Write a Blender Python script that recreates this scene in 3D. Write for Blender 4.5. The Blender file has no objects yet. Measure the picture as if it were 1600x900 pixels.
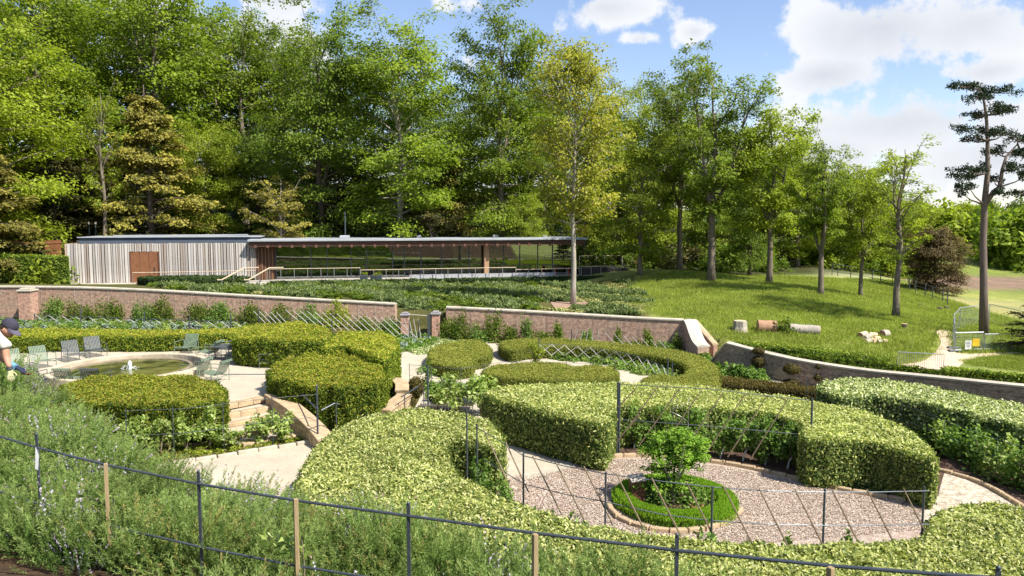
import bpy, bmesh, math, random
import numpy as np
from mathutils import Vector, Matrix
random.seed(7); RNG = np.random.default_rng(11)
R = math.radians
S = bpy.context.scene
COL = S.collection
# ------------------------------------------------------------------ camera
EYE = Vector((0, 0, 6.0)); FPX = 1187.0; PITCH = R(5.06)
cam = bpy.data.cameras.new('camera'); cam.sensor_width = 36; cam.lens = FPX * 36 / 1600
cam.clip_start = 0.1; cam.clip_end = 5000
camo = bpy.data.objects.new('camera', cam); COL.objects.link(camo)
camo.location = EYE; camo.rotation_euler = (R(90) - PITCH, 0, 0); S.camera = camo
S.view_settings.view_transform = 'Standard'; S.view_settings.look = 'None'
S.view_settings.exposure = 1.0; S.view_settings.gamma = 1
# ------------------------------------------------------------------ sun + sky
SUN_EL, SUN_AZ = 50, 124          # azimuth clockwise from +Y (view direction): from the right, slightly from behind the camera
sl = bpy.data.lights.new('sun', 'SUN'); sl.energy = 4.6; sl.angle = R(0.5); sl.color = (1, .95, .86)
so = bpy.data.objects.new('sun', sl); COL.objects.link(so)
sd = Vector((math.sin(R(SUN_AZ)) * math.cos(R(SUN_EL)), math.cos(R(SUN_AZ)) * math.cos(R(SUN_EL)), math.sin(R(SUN_EL))))
so.rotation_euler = sd.to_track_quat('Z', 'Y').to_euler()
W = bpy.data.worlds.new('World'); S.world = W; W.use_nodes = True
def world():
    nt = W.node_tree; nt.nodes.clear(); N = nt.nodes.new; L = nt.links.new
    out = N('ShaderNodeOutputWorld'); bg = N('ShaderNodeBackground'); L(bg.outputs[0], out.inputs[0])
    sky = N('ShaderNodeTexSky'); sky.sky_type = 'NISHITA'; sky.sun_disc = False
    sky.sun_elevation = R(SUN_EL); sky.sun_rotation = R(SUN_AZ); sky.air_density = 1.0; sky.dust_density = .3; sky.ozone_density = 1.6
    tc = N('ShaderNodeTexCoord'); sep = N('ShaderNodeSeparateXYZ'); L(tc.outputs['Generated'], sep.inputs[0])
    def M(op, a, b=None, c=None, clamp=False):
        n = N('ShaderNodeMath'); n.operation = op; n.use_clamp = clamp
        for i, v in enumerate((a, b, c)):
            if v is None: continue
            if isinstance(v, (int, float)): n.inputs[i].default_value = v
            else: L(v, n.inputs[i])
        return n.outputs[0]
    az = M('ARCTAN2', sep.outputs[0], sep.outputs[1]); el = M('ARCSINE', sep.outputs[2])
    # perspective-flattened coordinates for the cloud texture
    zz = M('ADD', sep.outputs[2], .12)
    cx = M('DIVIDE', sep.outputs[0], zz); cy = M('DIVIDE', sep.outputs[1], zz)
    comb = N('ShaderNodeCombineXYZ'); L(cx, comb.inputs[0]); L(cy, comb.inputs[1])
    def noise(scale, detail, rough, vec=None):
        n = N('ShaderNodeTexNoise'); n.inputs['Scale'].default_value = scale; n.inputs['Detail'].default_value = detail
        n.inputs['Roughness'].default_value = rough; L(vec or comb.outputs[0], n.inputs['Vector']); return n.outputs['Fac']
    n2 = noise(13.0, 9, .62, tc.outputs['Generated']); n3 = noise(3.2, 8, .6, tc.outputs['Generated'])
    dn = M('MULTIPLY', M('SUBTRACT', M('ADD', M('MULTIPLY', n2, .6), M('MULTIPLY', n3, .4)), .52), 6.0)
    blobs = [(1390, 42, 165, 58, .05), (1540, 30, 190, 70, .05), (1290, 118, 100, 34, 0), (1545, 112, 90, 30, 0), (1440, 190, 260, 62, -.05),
             (1560, 250, 160, 90, 0), (940, 12, 130, 34, 0), (1085, 50, 40, 20, 0), (690, 10, 110, 34, 0), (735, 100, 60, 28, 0),
             (1250, 250, 200, 70, -.05), (1000, 60, 40, 14, -.1), (430, -10, 120, 40, 0), (1197, 85, 26, 10, -.15), (300, 60, 260, 80, 0), (1900, 140, 200, 120, 0), (100, -120, 300, 60, 0), (1300, -160, 300, 60, 0)]
    acc = None
    for (u, v, ru, rv, w) in blobs:
        x = (u - 800) / FPX; z = (450 - v) / FPX
        y_ = math.cos(PITCH) + z * math.sin(PITCH); z_ = z * math.cos(PITCH) - math.sin(PITCH)
        a0 = math.atan2(x, y_); e0 = math.atan2(z_, math.hypot(x, y_))
        da = M('DIVIDE', M('SUBTRACT', az, a0), ru / FPX * .93); de = M('DIVIDE', M('SUBTRACT', el, e0), rv / FPX)
        d = M('SQRT', M('ADD', M('MULTIPLY', da, da), M('MULTIPLY', de, de)))
        m = M('ADD', M('SUBTRACT', 1.02, d), w)
        acc = m if acc is None else M('MAXIMUM', acc, m)
    gen = M('MULTIPLY', M('SUBTRACT', noise(1.1, 6, .55), .50), 3.0)        # clouds over the rest of the sky
    # rest of the sky only outside the view's azimuths
    side = M('MULTIPLY', M('SUBTRACT', M('ABSOLUTE', az), .75), 4, clamp=True)
    up = M('MULTIPLY', M('SUBTRACT', el, .52), 6, clamp=True)
    oth = M('MAXIMUM', side, up)
    gen2 = M('SUBTRACT', gen, M('MULTIPLY', M('SUBTRACT', 1, oth), 4))
    acc = M('MAXIMUM', acc, gen2)
    dens = M('ADD', acc, dn)
    ss = N('ShaderNodeMapRange'); ss.interpolation_type = 'SMOOTHSTEP'; L(dens, ss.inputs[0]); ss.inputs[1].default_value = .05; ss.inputs[2].default_value = .55
    mask = M('MULTIPLY', ss.outputs[0], .96)
    # thin veil low on the horizon
    veil = M('MULTIPLY', M('SUBTRACT', .16, M('ABSOLUTE', el)), 4.5, clamp=True)
    mask = M('MAXIMUM', mask, M('MULTIPLY', veil, .5))
    thick = N('ShaderNodeMapRange'); L(M('ADD', acc, M('MULTIPLY', M('SUBTRACT', n3, .5), 2.4)), thick.inputs[0]); thick.inputs[1].default_value = .45; thick.inputs[2].default_value = 1.5
    cr = N('ShaderNodeMix'); cr.data_type = 'RGBA'; L(thick.outputs[0], cr.inputs[0])
    cr.inputs[6].default_value = (.485, .495, .515, 1); cr.inputs[7].default_value = (.33, .35, .385, 1)
    sm = N('ShaderNodeMix'); sm.data_type = 'RGBA'; sm.blend_type = 'MULTIPLY'; sm.inputs[0].default_value = 1; L(sky.outputs[0], sm.inputs[6]); sm.inputs[7].default_value = (.098, .093, .098, 1)
    fin = N('ShaderNodeMix'); fin.data_type = 'RGBA'; L(mask, fin.inputs[0]); L(sm.outputs[2], fin.inputs[6]); L(cr.outputs[2], fin.inputs[7])
    L(fin.outputs[2], bg.inputs[0]); bg.inputs[1].default_value = 1.0
world()
S.cycles.max_bounces = 7; S.cycles.transparent_max_bounces = 6; S.cycles.diffuse_bounces = 3; S.cycles.transmission_bounces = 5
# ------------------------------------------------------------------ pixel -> place helpers
def ray(u, v):
    x = (u - 800) / FPX; z = (450 - v) / FPX
    y_ = math.cos(PITCH) + z * math.sin(PITCH); z_ = z * math.cos(PITCH) - math.sin(PITCH)
    return Vector((x / y_, 1, z_ / y_))
def PY(u, v, y): return EYE + ray(u, v) * y
def PZ(u, v, z):
    r = ray(u, v); return EYE + r * ((z - EYE.z) / r.z)
def sstep(t): t = np.clip(t, 0, 1); return t * t * (3 - 2 * t)
def seg_dist(px, py, poly, closed=False):
    d = np.full(np.shape(px), 1e9); n = len(poly)
    for i in range(n if closed else n - 1):
        ax, ay = poly[i][:2]; bx, by = poly[(i + 1) % n][:2]
        vx, vy = bx - ax, by - ay; t = np.clip(((px - ax) * vx + (py - ay) * vy) / (vx * vx + vy * vy + 1e-12), 0, 1)
        d = np.minimum(d, np.hypot(px - ax - t * vx, py - ay - t * vy))
    return d
def inside(px, py, poly):
    c = np.zeros(np.shape(px), bool); n = len(poly)
    for i in range(n):
        x1, y1 = poly[i][:2]; x2, y2 = poly[(i + 1) % n][:2]
        if y1 == y2: continue
        cond = ((y1 > py) != (y2 > py)) & (px < (x2 - x1) * (py - y1) / (y2 - y1) + x1)
        c ^= cond
    return c
# back wall line and right wall line (plan, with top heights)
BW = [PY(-500, 447, 48), PY(0, 447, 45.5), PY(200, 451, 44.5), PY(400, 462, 43.5), PY(617, 474, 42.6)]
BW2 = [PY(697, 479, 42.3), PY(850, 487, 41.3), PY(1000, 496, 40.1), PY(1068, 499, 39.6)]
RW = [PY(1136, 535, 35.6), PY(1190, 549, 34.6), PY(1250, 562, 33.3), PY(1350, 577, 31.8), PY(1450, 587, 30.4), PY(1600, 602, 28.3), PY(1900, 630, 25.5)]
GARDEN = [(-70, -30), (-70, 49)] + [(p.x, p.y + .3) for p in BW + BW2] + [(9.7, 39.95), (10.45, 38.2), (10.4, 36.2)] + [(p.x + .18, p.y + .26) for p in RW] + [(40, 20), (40, -30)]
TERR = [(-40, 24.0), (-11.5, 24.0), (-9.7, 24.2), (-8.2, 25.8), (-6.6, 26.6), (-5.6, 29), (-5.3, 33), (-6.2, 37), (-9, 43), (-9, 60), (-80, 60), (-80, 24.0)]
CP = [(1060, 422, 68), (1000, 425, 67), (1110, 440, 62), (1203, 443, 62), (1285, 462, 55), (1348, 465, 57), (1405, 497, 46), (1155, 516, 40), (1265, 524, 39), (1350, 530, 38.5),
      (1537, 525, 42), (1470, 570, 34.5), (1600, 560, 35), (1200, 545, 36.5), (1450, 592, 31.3), (1800, 610, 29.5), (1900, 570, 36), (1440, 482, 55), (1465, 458, 70), (1550, 430, 110), (1400, 416, 105), (1300, 420, 85),
      (1600, 470, 75), (1900, 470, 75), (1000, 470, 52), (1040, 484, 45), (1110, 531, 38), (905, 478, 48), (905, 455, 60), (800, 470, 48.5), (800, 452, 60), (700, 452, 61), (450, 453, 58), (600, 463, 50), (600, 450, 58), (400, 456, 52), (200, 448, 50), (100, 444, 57), (-200, 446, 50),
      (985, 440, 64), (1110, 548, 37), (1105, 430, 70), (1200, 425, 75)]
CPW = [tuple(PY(*c)) for c in CP] + [(-36, 61.5, .8), (-15, 66, .8), (7, 71, .8), (-38, 80, 2.4), (0, 86, 2.2), (30, 95, 2.0), (-70, 60, 2.5), (-70, 100, 7), (-20, 115, 7), (30, 125, 5), (70, 130, 1),
       (-120, 80, 6), (-120, 160, 14), (0, 180, 12), (80, 190, -2), (160, 200, -4), (160, 90, -4), (160, 20, -5), (-120, 20, 4), (100, 300, 3), (200, 300, 6), (0, 320, 14), (-150, 320, 22), (50, -60, 0), (-100, -60, 6), (160, -60, -5), (250, 320, 8), (250, 100, -4)]
_c = np.array(CPW); _n = len(_c)
def _phi(r2): return np.where(r2 > 0, .5 * r2 * np.log(r2 + 1e-12), 0)
_K = _phi(((_c[:, None, :2] - _c[None, :, :2]) ** 2).sum(-1)) + np.eye(_n) * 4.0
_P = np.hstack([np.ones((_n, 1)), _c[:, :2]])
_A = np.vstack([np.hstack([_K, _P]), np.hstack([_P.T, np.zeros((3, 3))])])
_w = np.linalg.solve(_A, np.concatenate([_c[:, 2], np.zeros(3)]))
def TPS(x, y):
    x = np.clip(x, -200, 290); y = np.clip(y, -90, 330)
    out = _w[_n] + _w[_n + 1] * x + _w[_n + 2] * y
    for i in range(_n): out = out + _w[i] * _phi((x - _c[i, 0]) ** 2 + (y - _c[i, 1]) ** 2)
    return out
def FL(x, y):                                   # garden floor: upper terrace at 0, lower garden a gently tilted plane
    pl = -.95 - .033 * x + .012 * (y - 25)
    d = seg_dist(x, y, TERR, True); d = np.where(inside(x, y, TERR), -d, d)
    w = sstep((d + .12) / .38)
    return pl * w + 0 * (1 - w)
def bank_ds(x, y): return .423 * x + .906 * y - 3.59, .906 * x - .423 * y
def DCR(s): return .7 - .09 * np.clip(s, -16, 4) + .55 * np.clip(-s - 8.9, 0, 3)
def BANK(x, y):
    d, s = bank_ds(x, y); dc = DCR(s)
    zt = 3.5 - .08 * np.clip(d, 0, 99) + .25 * np.clip(-d, 0, 30) + .045 * np.clip(-s - 5, 0, 12)
    return zt - .85 * np.clip(d - dc, 0, 99)
def G(x, y):
    x = np.asarray(x, float); y = np.asarray(y, float)
    d = seg_dist(x, y, GARDEN, True); d = np.where(inside(x, y, GARDEN), -d, d)
    w = sstep((d + .05) / .35)
    f = np.maximum(FL(x, y), BANK(x, y))
    return f * (1 - w) + TPS(x, y) * w
def g(x, y): return float(G(x, y))
def hit(u, v, fn, h=0.0, y0=2.5, y1=330):
    r = ray(u, v); ys = np.concatenate([np.arange(y0, 80, .5), np.arange(80, y1, 4)])
    f = (EYE.z + r.z * ys) - (fn(r.x * ys, ys) + h)
    i = np.argmax(f < 0)
    if f[i] >= 0: return PY(u, v, y1)
    a, b = ys[max(i - 1, 0)], ys[i]
    yy = np.linspace(a, b, 26); f = (EYE.z + r.z * yy) - (fn(r.x * yy, yy) + h); j = np.argmax(f < 0)
    return EYE + r * float(yy[j])
def PF(u, v, h=0.0): return hit(u, v, FL, h)
def PG(u, v, h=0.0): return hit(u, v, G, h)
# ------------------------------------------------------------------ materials
MATS = {}
def newmat(name):
    m = bpy.data.materials.new(name); m.use_nodes = True; nt = m.node_tree; nt.nodes.clear()
    o = nt.nodes.new('ShaderNodeOutputMaterial'); return m, nt, o
def c4(c): return (c[0], c[1], c[2], 1)
def surf(name, c1, c2=None, rough=.8, scale=6, metal=0, bump=.15, bscale=None, detail=6, spec=.3, stretch=None, c3=None):
    if name in MATS: return MATS[name]
    m, nt, o = newmat(name); N = nt.nodes.new; L = nt.links.new
    p = N('ShaderNodeBsdfPrincipled'); L(p.outputs[0], o.inputs[0]); p.inputs['Roughness'].default_value = rough; p.inputs['Metallic'].default_value = metal
    p.inputs['Specular IOR Level'].default_value = spec
    tc = N('ShaderNodeTexCoord'); vec = tc.outputs['Object']
    if stretch:
        mp = N('ShaderNodeMapping'); mp.inputs['Scale'].default_value = stretch; L(vec, mp.inputs[0]); vec = mp.outputs[0]
    n = N('ShaderNodeTexNoise'); n.inputs['Scale'].default_value = scale; n.inputs['Detail'].default_value = detail; n.inputs['Roughness'].default_value = .65; L(vec, n.inputs['Vector'])
    r = N('ShaderNodeValToRGB'); c2 = c2 or [k * .6 for k in c1]
    r.color_ramp.elements[0].position = .32; r.color_ramp.elements[1].position = .68
    r.color_ramp.elements[0].color = c4(c2); r.color_ramp.elements[1].color = c4(c1)
    if c3: e = r.color_ramp.elements.new(.5); e.color = c4(c3)
    L(n.outputs['Fac'], r.inputs[0]); L(r.outputs[0], p.inputs['Base Color'])
    if bump:
        b = N('ShaderNodeBump'); b.inputs['Strength'].default_value = bump; b.inputs['Distance'].default_value = .05
        n2 = N('ShaderNodeTexNoise'); n2.inputs['Scale'].default_value = bscale or scale * 4; n2.inputs['Detail'].default_value = 5; L(vec, n2.inputs['Vector'])
        L(n2.outputs['Fac'], b.inputs['Height']); L(b.outputs[0], p.inputs['Normal'])
    MATS[name] = m; return m
def leafm(name, stops, trans=.35, tint=.25, nscale=.35, rough=.5, glow=None):
    """stops: colours over the per-leaf random attribute"""
    if name in MATS: return MATS[name]
    m, nt, o = newmat(name); N = nt.nodes.new; L = nt.links.new
    at = N('ShaderNodeAttribute'); at.attribute_name = 'rnd'
    r = N('ShaderNodeValToRGB'); els = r.color_ramp.elements
    els[0].position = 0; els[0].color = c4(stops[0]); els[1].position = 1; els[1].color = c4(stops[-1])
    for i, c in enumerate(stops[1:-1]): e = els.new((i + 1) / (len(stops) - 1)); e.color = c4(c)
    L(at.outputs['Fac'], r.inputs[0])
    geo = N('ShaderNodeNewGeometry'); ns = N('ShaderNodeTexNoise'); ns.inputs['Scale'].default_value = nscale; ns.inputs['Detail'].default_value = 3; L(geo.outputs['Position'], ns.inputs['Vector'])
    oi = N('ShaderNodeObjectInfo')
    ad = N('ShaderNodeMath'); ad.operation = 'ADD'; L(ns.outputs['Fac'], ad.inputs[0]); 
    ml = N('ShaderNodeMath'); ml.operation = 'MULTIPLY'; ml.inputs[1].default_value = .5; L(oi.outputs['Random'], ml.inputs[0]); L(ml.outputs[0], ad.inputs[1])
    mr = N('ShaderNodeMapRange'); mr.inputs[1].default_value = .35; mr.inputs[2].default_value = 1.1; mr.inputs[3].default_value = 1 - tint; mr.inputs[4].default_value = 1 + tint; L(ad.outputs[0], mr.inputs[0])
    mx = N('ShaderNodeVectorMath'); mx.operation = 'SCALE'; L(r.outputs[0], mx.inputs[0]); L(mr.outputs[0], mx.inputs['Scale'])
    p = N('ShaderNodeBsdfPrincipled'); p.inputs['Roughness'].default_value = max(rough, .62); p.inputs['Specular IOR Level'].default_value = .04 if rough > .7 else .2; L(mx.outputs[0], p.inputs['Base Color'])
    t = N('ShaderNodeBsdfTranslucent'); 
    tm = N('ShaderNodeVectorMath'); tm.operation = 'MULTIPLY'; tm.inputs[1].default_value = (1.25, 1.35, .6); L(mx.outputs[0], tm.inputs[0]); L(tm.outputs[0], t.inputs[0])
    mix = N('ShaderNodeMixShader'); mix.inputs[0].default_value = trans; L(p.outputs[0], mix.inputs[1]); L(t.outputs[0], mix.inputs[2]); L(mix.outputs[0], o.inputs[0])
    MATS[name] = m; return m
def brickm(name, c1, c2, mortar, bw=.215, bh=.075, dirt=(.12, .11, .09), uv=True, bump=.5, msize=.01, dirt_amt=.5):
    if name in MATS: return MATS[name]
    m, nt, o = newmat(name); N = nt.nodes.new; L = nt.links.new
    p = N('ShaderNodeBsdfPrincipled'); L(p.outputs[0], o.inputs[0]); p.inputs['Roughness'].default_value = .9
    tc = N('ShaderNodeTexCoord'); vec = tc.outputs['UV' if uv else 'Object']
    wn = N('ShaderNodeTexNoise'); wn.inputs['Scale'].default_value = 3; L(vec, wn.inputs['Vector'])
    wm = N('ShaderNodeVectorMath'); wm.operation = 'MULTIPLY_ADD'; wm.inputs[1].default_value = (.03, .03, 0); L(wn.outputs['Color'], wm.inputs[0]); L(vec, wm.inputs[2])
    b = N('ShaderNodeTexBrick'); b.inputs['Scale'].default_value = 1; b.inputs['Brick Width'].default_value = bw; b.inputs['Row Height'].default_value = bh; b.inputs['Mortar Size'].default_value = msize
    b.inputs['Bias'].default_value = 0; b.inputs['Color1'].default_value = c4(c1); b.inputs['Color2'].default_value = c4(c2); b.inputs['Mortar'].default_value = c4(mortar); L(wm.outputs[0], b.inputs['Vector'])
    n = N('ShaderNodeTexNoise'); n.inputs['Scale'].default_value = 1.3; n.inputs['Detail'].default_value = 8; n.inputs['Roughness'].default_value = .7; L(vec, n.inputs['Vector'])
    mr = N('ShaderNodeMapRange'); mr.inputs[1].default_value = .42; mr.inputs[2].default_value = .7; mr.inputs[4].default_value = dirt_amt; L(n.outputs['Fac'], mr.inputs[0])
    mx = N('ShaderNodeMix'); mx.data_type = 'RGBA'; L(mr.outputs[0], mx.inputs[0]); L(b.outputs['Color'], mx.inputs[6]); mx.inputs[7].default_value = c4(dirt)
    n4 = N('ShaderNodeTexNoise'); n4.inputs['Scale'].default_value = 14; n4.inputs['Detail'].default_value = 3; L(vec, n4.inputs['Vector'])
    n4.inputs['Scale'].default_value = 5.5; n4.inputs['Detail'].default_value = 8; n4.inputs['Roughness'].default_value = .8
    m4 = N('ShaderNodeMapRange'); m4.inputs[1].default_value = .36; m4.inputs[2].default_value = .64; m4.inputs[3].default_value = .45; m4.inputs[4].default_value = 1.6; L(n4.outputs['Fac'], m4.inputs[0])
    sc = N('ShaderNodeVectorMath'); sc.operation = 'SCALE'; L(mx.outputs[2], sc.inputs[0]); L(m4.outputs[0], sc.inputs['Scale'])
    L(sc.outputs[0], p.inputs['Base Color'])
    bp = N('ShaderNodeBump'); bp.inputs['Strength'].default_value = bump; bp.inputs['Distance'].default_value = .02; bp.invert = True; L(b.outputs['Fac'], bp.inputs['Height']); L(bp.outputs[0], p.inputs['Normal'])
    MATS[name] = m; return m
def gravelm(name, c1, c2, scale=40, bump=.5, patch=None):
    if name in MATS: return MATS[name]
    m, nt, o = newmat(name); N = nt.nodes.new; L = nt.links.new
    p = N('ShaderNodeBsdfPrincipled'); L(p.outputs[0], o.inputs[0]); p.inputs['Roughness'].default_value = .95; p.inputs['Specular IOR Level'].default_value = .15
    tc = N('ShaderNodeTexCoord'); v = N('ShaderNodeTexVoronoi'); v.inputs['Scale'].default_value = scale; L(tc.outputs['Object'], v.inputs['Vector'])
    r = N('ShaderNodeMix'); r.data_type = 'RGBA'; sp = N('ShaderNodeSeparateColor'); L(v.outputs['Color'], sp.inputs[0]); L(sp.outputs[0], r.inputs[0]); r.inputs[6].default_value = c4(c1); r.inputs[7].default_value = c4(c2)
    n = N('ShaderNodeTexNoise'); n.inputs['Scale'].default_value = .8; n.inputs['Detail'].default_value = 9; n.inputs['Roughness'].default_value = .7; L(tc.outputs['Object'], n.inputs['Vector'])
    mr = N('ShaderNodeMapRange'); mr.inputs[1].default_value = .35; mr.inputs[2].default_value = .65; mr.inputs[3].default_value = .86; mr.inputs[4].default_value = 1.08; L(n.outputs['Fac'], mr.inputs[0])
    sc = N('ShaderNodeVectorMath'); sc.operation = 'SCALE'; L(r.outputs[2], sc.inputs[0]); L(mr.outputs[0], sc.inputs['Scale'])
    L(sc.outputs[0], p.inputs['Base Color'])
    b = N('ShaderNodeBump'); b.inputs['Strength'].default_value = bump; b.inputs['Distance'].default_value = .02; L(v.outputs['Distance'], b.inputs['Height']); L(b.outputs[0], p.inputs['Normal'])
    MATS[name] = m; return m
M_GRAVEL = gravelm('pale_gravel', (.50, .44, .34), (.38, .33, .25), 45, .35)
M_RED = gravelm('red_gravel', (.46, .38, .31), (.27, .20, .155), 18, .9)
M_SOIL = surf('soil', (.115, .068, .045), (.045, .026, .018), .95, 5, bump=.9, bscale=14)
M_STONE = surf('honey_stone', (.48, .36, .22), (.32, .23, .14), .85, 3, bump=.4, bscale=20)
M_PALE = surf('pale_stone', (.50, .45, .36), (.33, .30, .23), .8, 3, bump=.2)
M_POOL = surf('pool_stone', (.55, .48, .35), (.38, .32, .22), .75, 2, bump=.2)
M_BRICK = brickm('garden_brick', (.42, .24, .16), (.29, .165, .115), (.44, .34, .25), dirt=(.40, .32, .24), dirt_amt=.45)
M_BRICK2 = brickm('rubble_wall', (.33, .24, .165), (.20, .145, .105), (.33, .26, .18), bw=.42, bh=.13, msize=.016, dirt=(.11, .09, .075), dirt_amt=.6)
M_COB = brickm('cobbles', (.55, .47, .36), (.42, .35, .26), (.25, .20, .15), bw=.24, bh=.13, uv=False, dirt=(.4, .33, .24), msize=.012)
M_PIER = brickm('pier_brick', (.48, .24, .15), (.36, .18, .12), (.42, .34, .28), uv=True, dirt_amt=.25)
M_IRON = surf('dark_iron', (.085, .10, .115), (.05, .06, .07), .45, 30, metal=.3, bump=.05, spec=.5)
M_CANE = surf('hazel_cane', (.27, .20, .13), (.16, .12, .075), .8, 12, bump=.2)
M_GCANE = surf('weathered_cane', (.50, .48, .44), (.33, .31, .28), .8, 12, bump=.2)
M_STAKE = surf('timber_stake', (.36, .27, .15), (.25, .18, .09), .75, 5, stretch=(8, 8, .6), bump=.3)
M_BARK = surf('bark', (.23, .19, .14), (.10, .08, .06), .95, 3, stretch=(3, 3, .5), bump=.8, bscale=10)
M_BARKP = surf('pale_bark', (.42, .37, .30), (.24, .21, .17), .9, 2, stretch=(2, 2, .6), bump=.5, bscale=8)
M_BARKD = surf('dark_bark', (.14, .11, .085), (.06, .047, .037), .95, 3, stretch=(3, 3, .5), bump=.8, bscale=10)
M_STEM = surf('stem', (.22, .18, .12), (.12, .10, .06), .9, 8)
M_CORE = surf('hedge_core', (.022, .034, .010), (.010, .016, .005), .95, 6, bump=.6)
M_GREENMETAL = surf('olive_steel', (.17, .225, .155), (.14, .19, .13), .45, 10, bump=0, spec=.4)
M_GREYMETAL = surf('anthracite_steel', (.085, .095, .10), (.06, .07, .075), .45, 10, bump=0, spec=.4)
L_FIG = leafm('mulberry_leaf', [(.08, .16, .02), (.15, .28, .03), (.25, .41, .05), (.34, .48, .08)], .45)
# leaves
L_BEECH = leafm('beech_leaf', [(.075, .115, .014), (.13, .19, .018), (.21, .28, .024), (.30, .36, .04)], .42)
L_DARK = leafm('dark_leaf', [(.055, .09, .014), (.10, .155, .02), (.155, .22, .026), (.22, .28, .04)], .45)
L_OLIVE = leafm('maple_leaf', [(.15, .17, .022), (.26, .28, .03), (.38, .37, .045), (.46, .42, .08)], .4)
L_LIGHT = leafm('fresh_leaf', [(.12, .16, .018), (.21, .26, .024), (.30, .36, .035), (.38, .42, .06)], .45)
L_GOLD = leafm('bronze_leaf', [(.06, .065, .018), (.15, .14, .03), (.27, .235, .042), (.38, .325, .06)], .25)
L_YEW = leafm('yew_leaf', [(.022, .03, .010), (.05, .055, .016), (.10, .09, .025), (.16, .125, .032)], .2)
L_PINE = leafm('pine_needle', [(.012, .024, .011), (.022, .04, .016), (.04, .06, .022)], .1)
L_COPPER = leafm('copper_leaf', [(.04, .03, .016), (.09, .062, .028), (.15, .105, .042), (.13, .135, .035)], .25)
L_VARI = leafm('variegated_leaf', [(.04, .08, .022), (.13, .19, .04), (.34, .38, .10), (.56, .575, .19), (.70, .69, .36)], .35, tint=.25, nscale=.8)
L_VARIW = leafm('silver_leaf', [(.035, .065, .02), (.11, .17, .04), (.32, .38, .12), (.56, .60, .26), (.74, .74, .50)], .25, tint=.2, nscale=.8)
L_YELLOW = leafm('golden_hedge_leaf', [(.035, .07, .010), (.11, .17, .02), (.24, .29, .03), (.42, .44, .05), (.44, .31, .08)], .45, nscale=.7)
L_BOX = leafm('box_leaf', [(.08, .10, .02), (.17, .20, .035), (.27, .29, .05), (.34, .31, .07)], .35, nscale=.8)
L_TOPI = leafm('yew_clip_leaf', [(.03, .028, .008), (.08, .065, .014), (.15, .11, .02)], .2)
L_HEDGE = leafm('hornbeam_leaf', [(.05, .085, .012), (.11, .17, .018), (.22, .29, .03), (.34, .38, .06)], .35, nscale=.8)
L_DHEDGE = leafm('dark_hedge_leaf', [(.014, .03, .009), (.028, .055, .014), (.05, .085, .02), (.10, .14, .035)], .2)
L_SHRUB = leafm('apple_leaf', [(.06, .12, .018), (.11, .20, .03), (.18, .29, .05), (.30, .40, .12)], .4, nscale=1)
L_SHRUBP = leafm('pear_leaf', [(.11, .17, .03), (.20, .28, .05), (.32, .40, .10), (.46, .52, .22)], .4, nscale=1)
L_ROSE = leafm('rosemary_leaf', [(.022, .048, .014), (.06, .115, .028), (.115, .185, .042), (.19, .27, .07), (.30, .36, .13)], .3, nscale=1.5, rough=.8, tint=.35)
L_ROSEY = leafm('rosemary_tip_leaf', [(.10, .15, .03), (.15, .20, .04), (.21, .24, .05), (.28, .20, .09)], .25, nscale=1.5)
L_FLOWER = leafm('lilac_flower', [(.24, .19, .22), (.36, .32, .42), (.48, .45, .54), (.30, .20, .18)], .2, rough=.9)
L_GRASS = leafm('grass_blade', [(.13, .17, .03), (.22, .28, .045), (.33, .38, .07), (.48, .48, .19)], .35, nscale=.25, tint=.3, rough=.9)
L_LIME = leafm('lime_ring_leaf', [(.09, .18, .012), (.18, .32, .02), (.30, .46, .04)], .45)
L_BANK = leafm('lavender_leaf', [(.05, .085, .03), (.10, .15, .045), (.17, .22, .07), (.27, .31, .12)], .3, nscale=.6)
L_BANKY = leafm('thyme_leaf', [(.18, .20, .06), (.30, .31, .10), (.42, .40, .18)], .2)
L_SILV = leafm('sage_leaf', [(.12, .17, .13), (.22, .29, .22), (.35, .41, .33)], .2)
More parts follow.
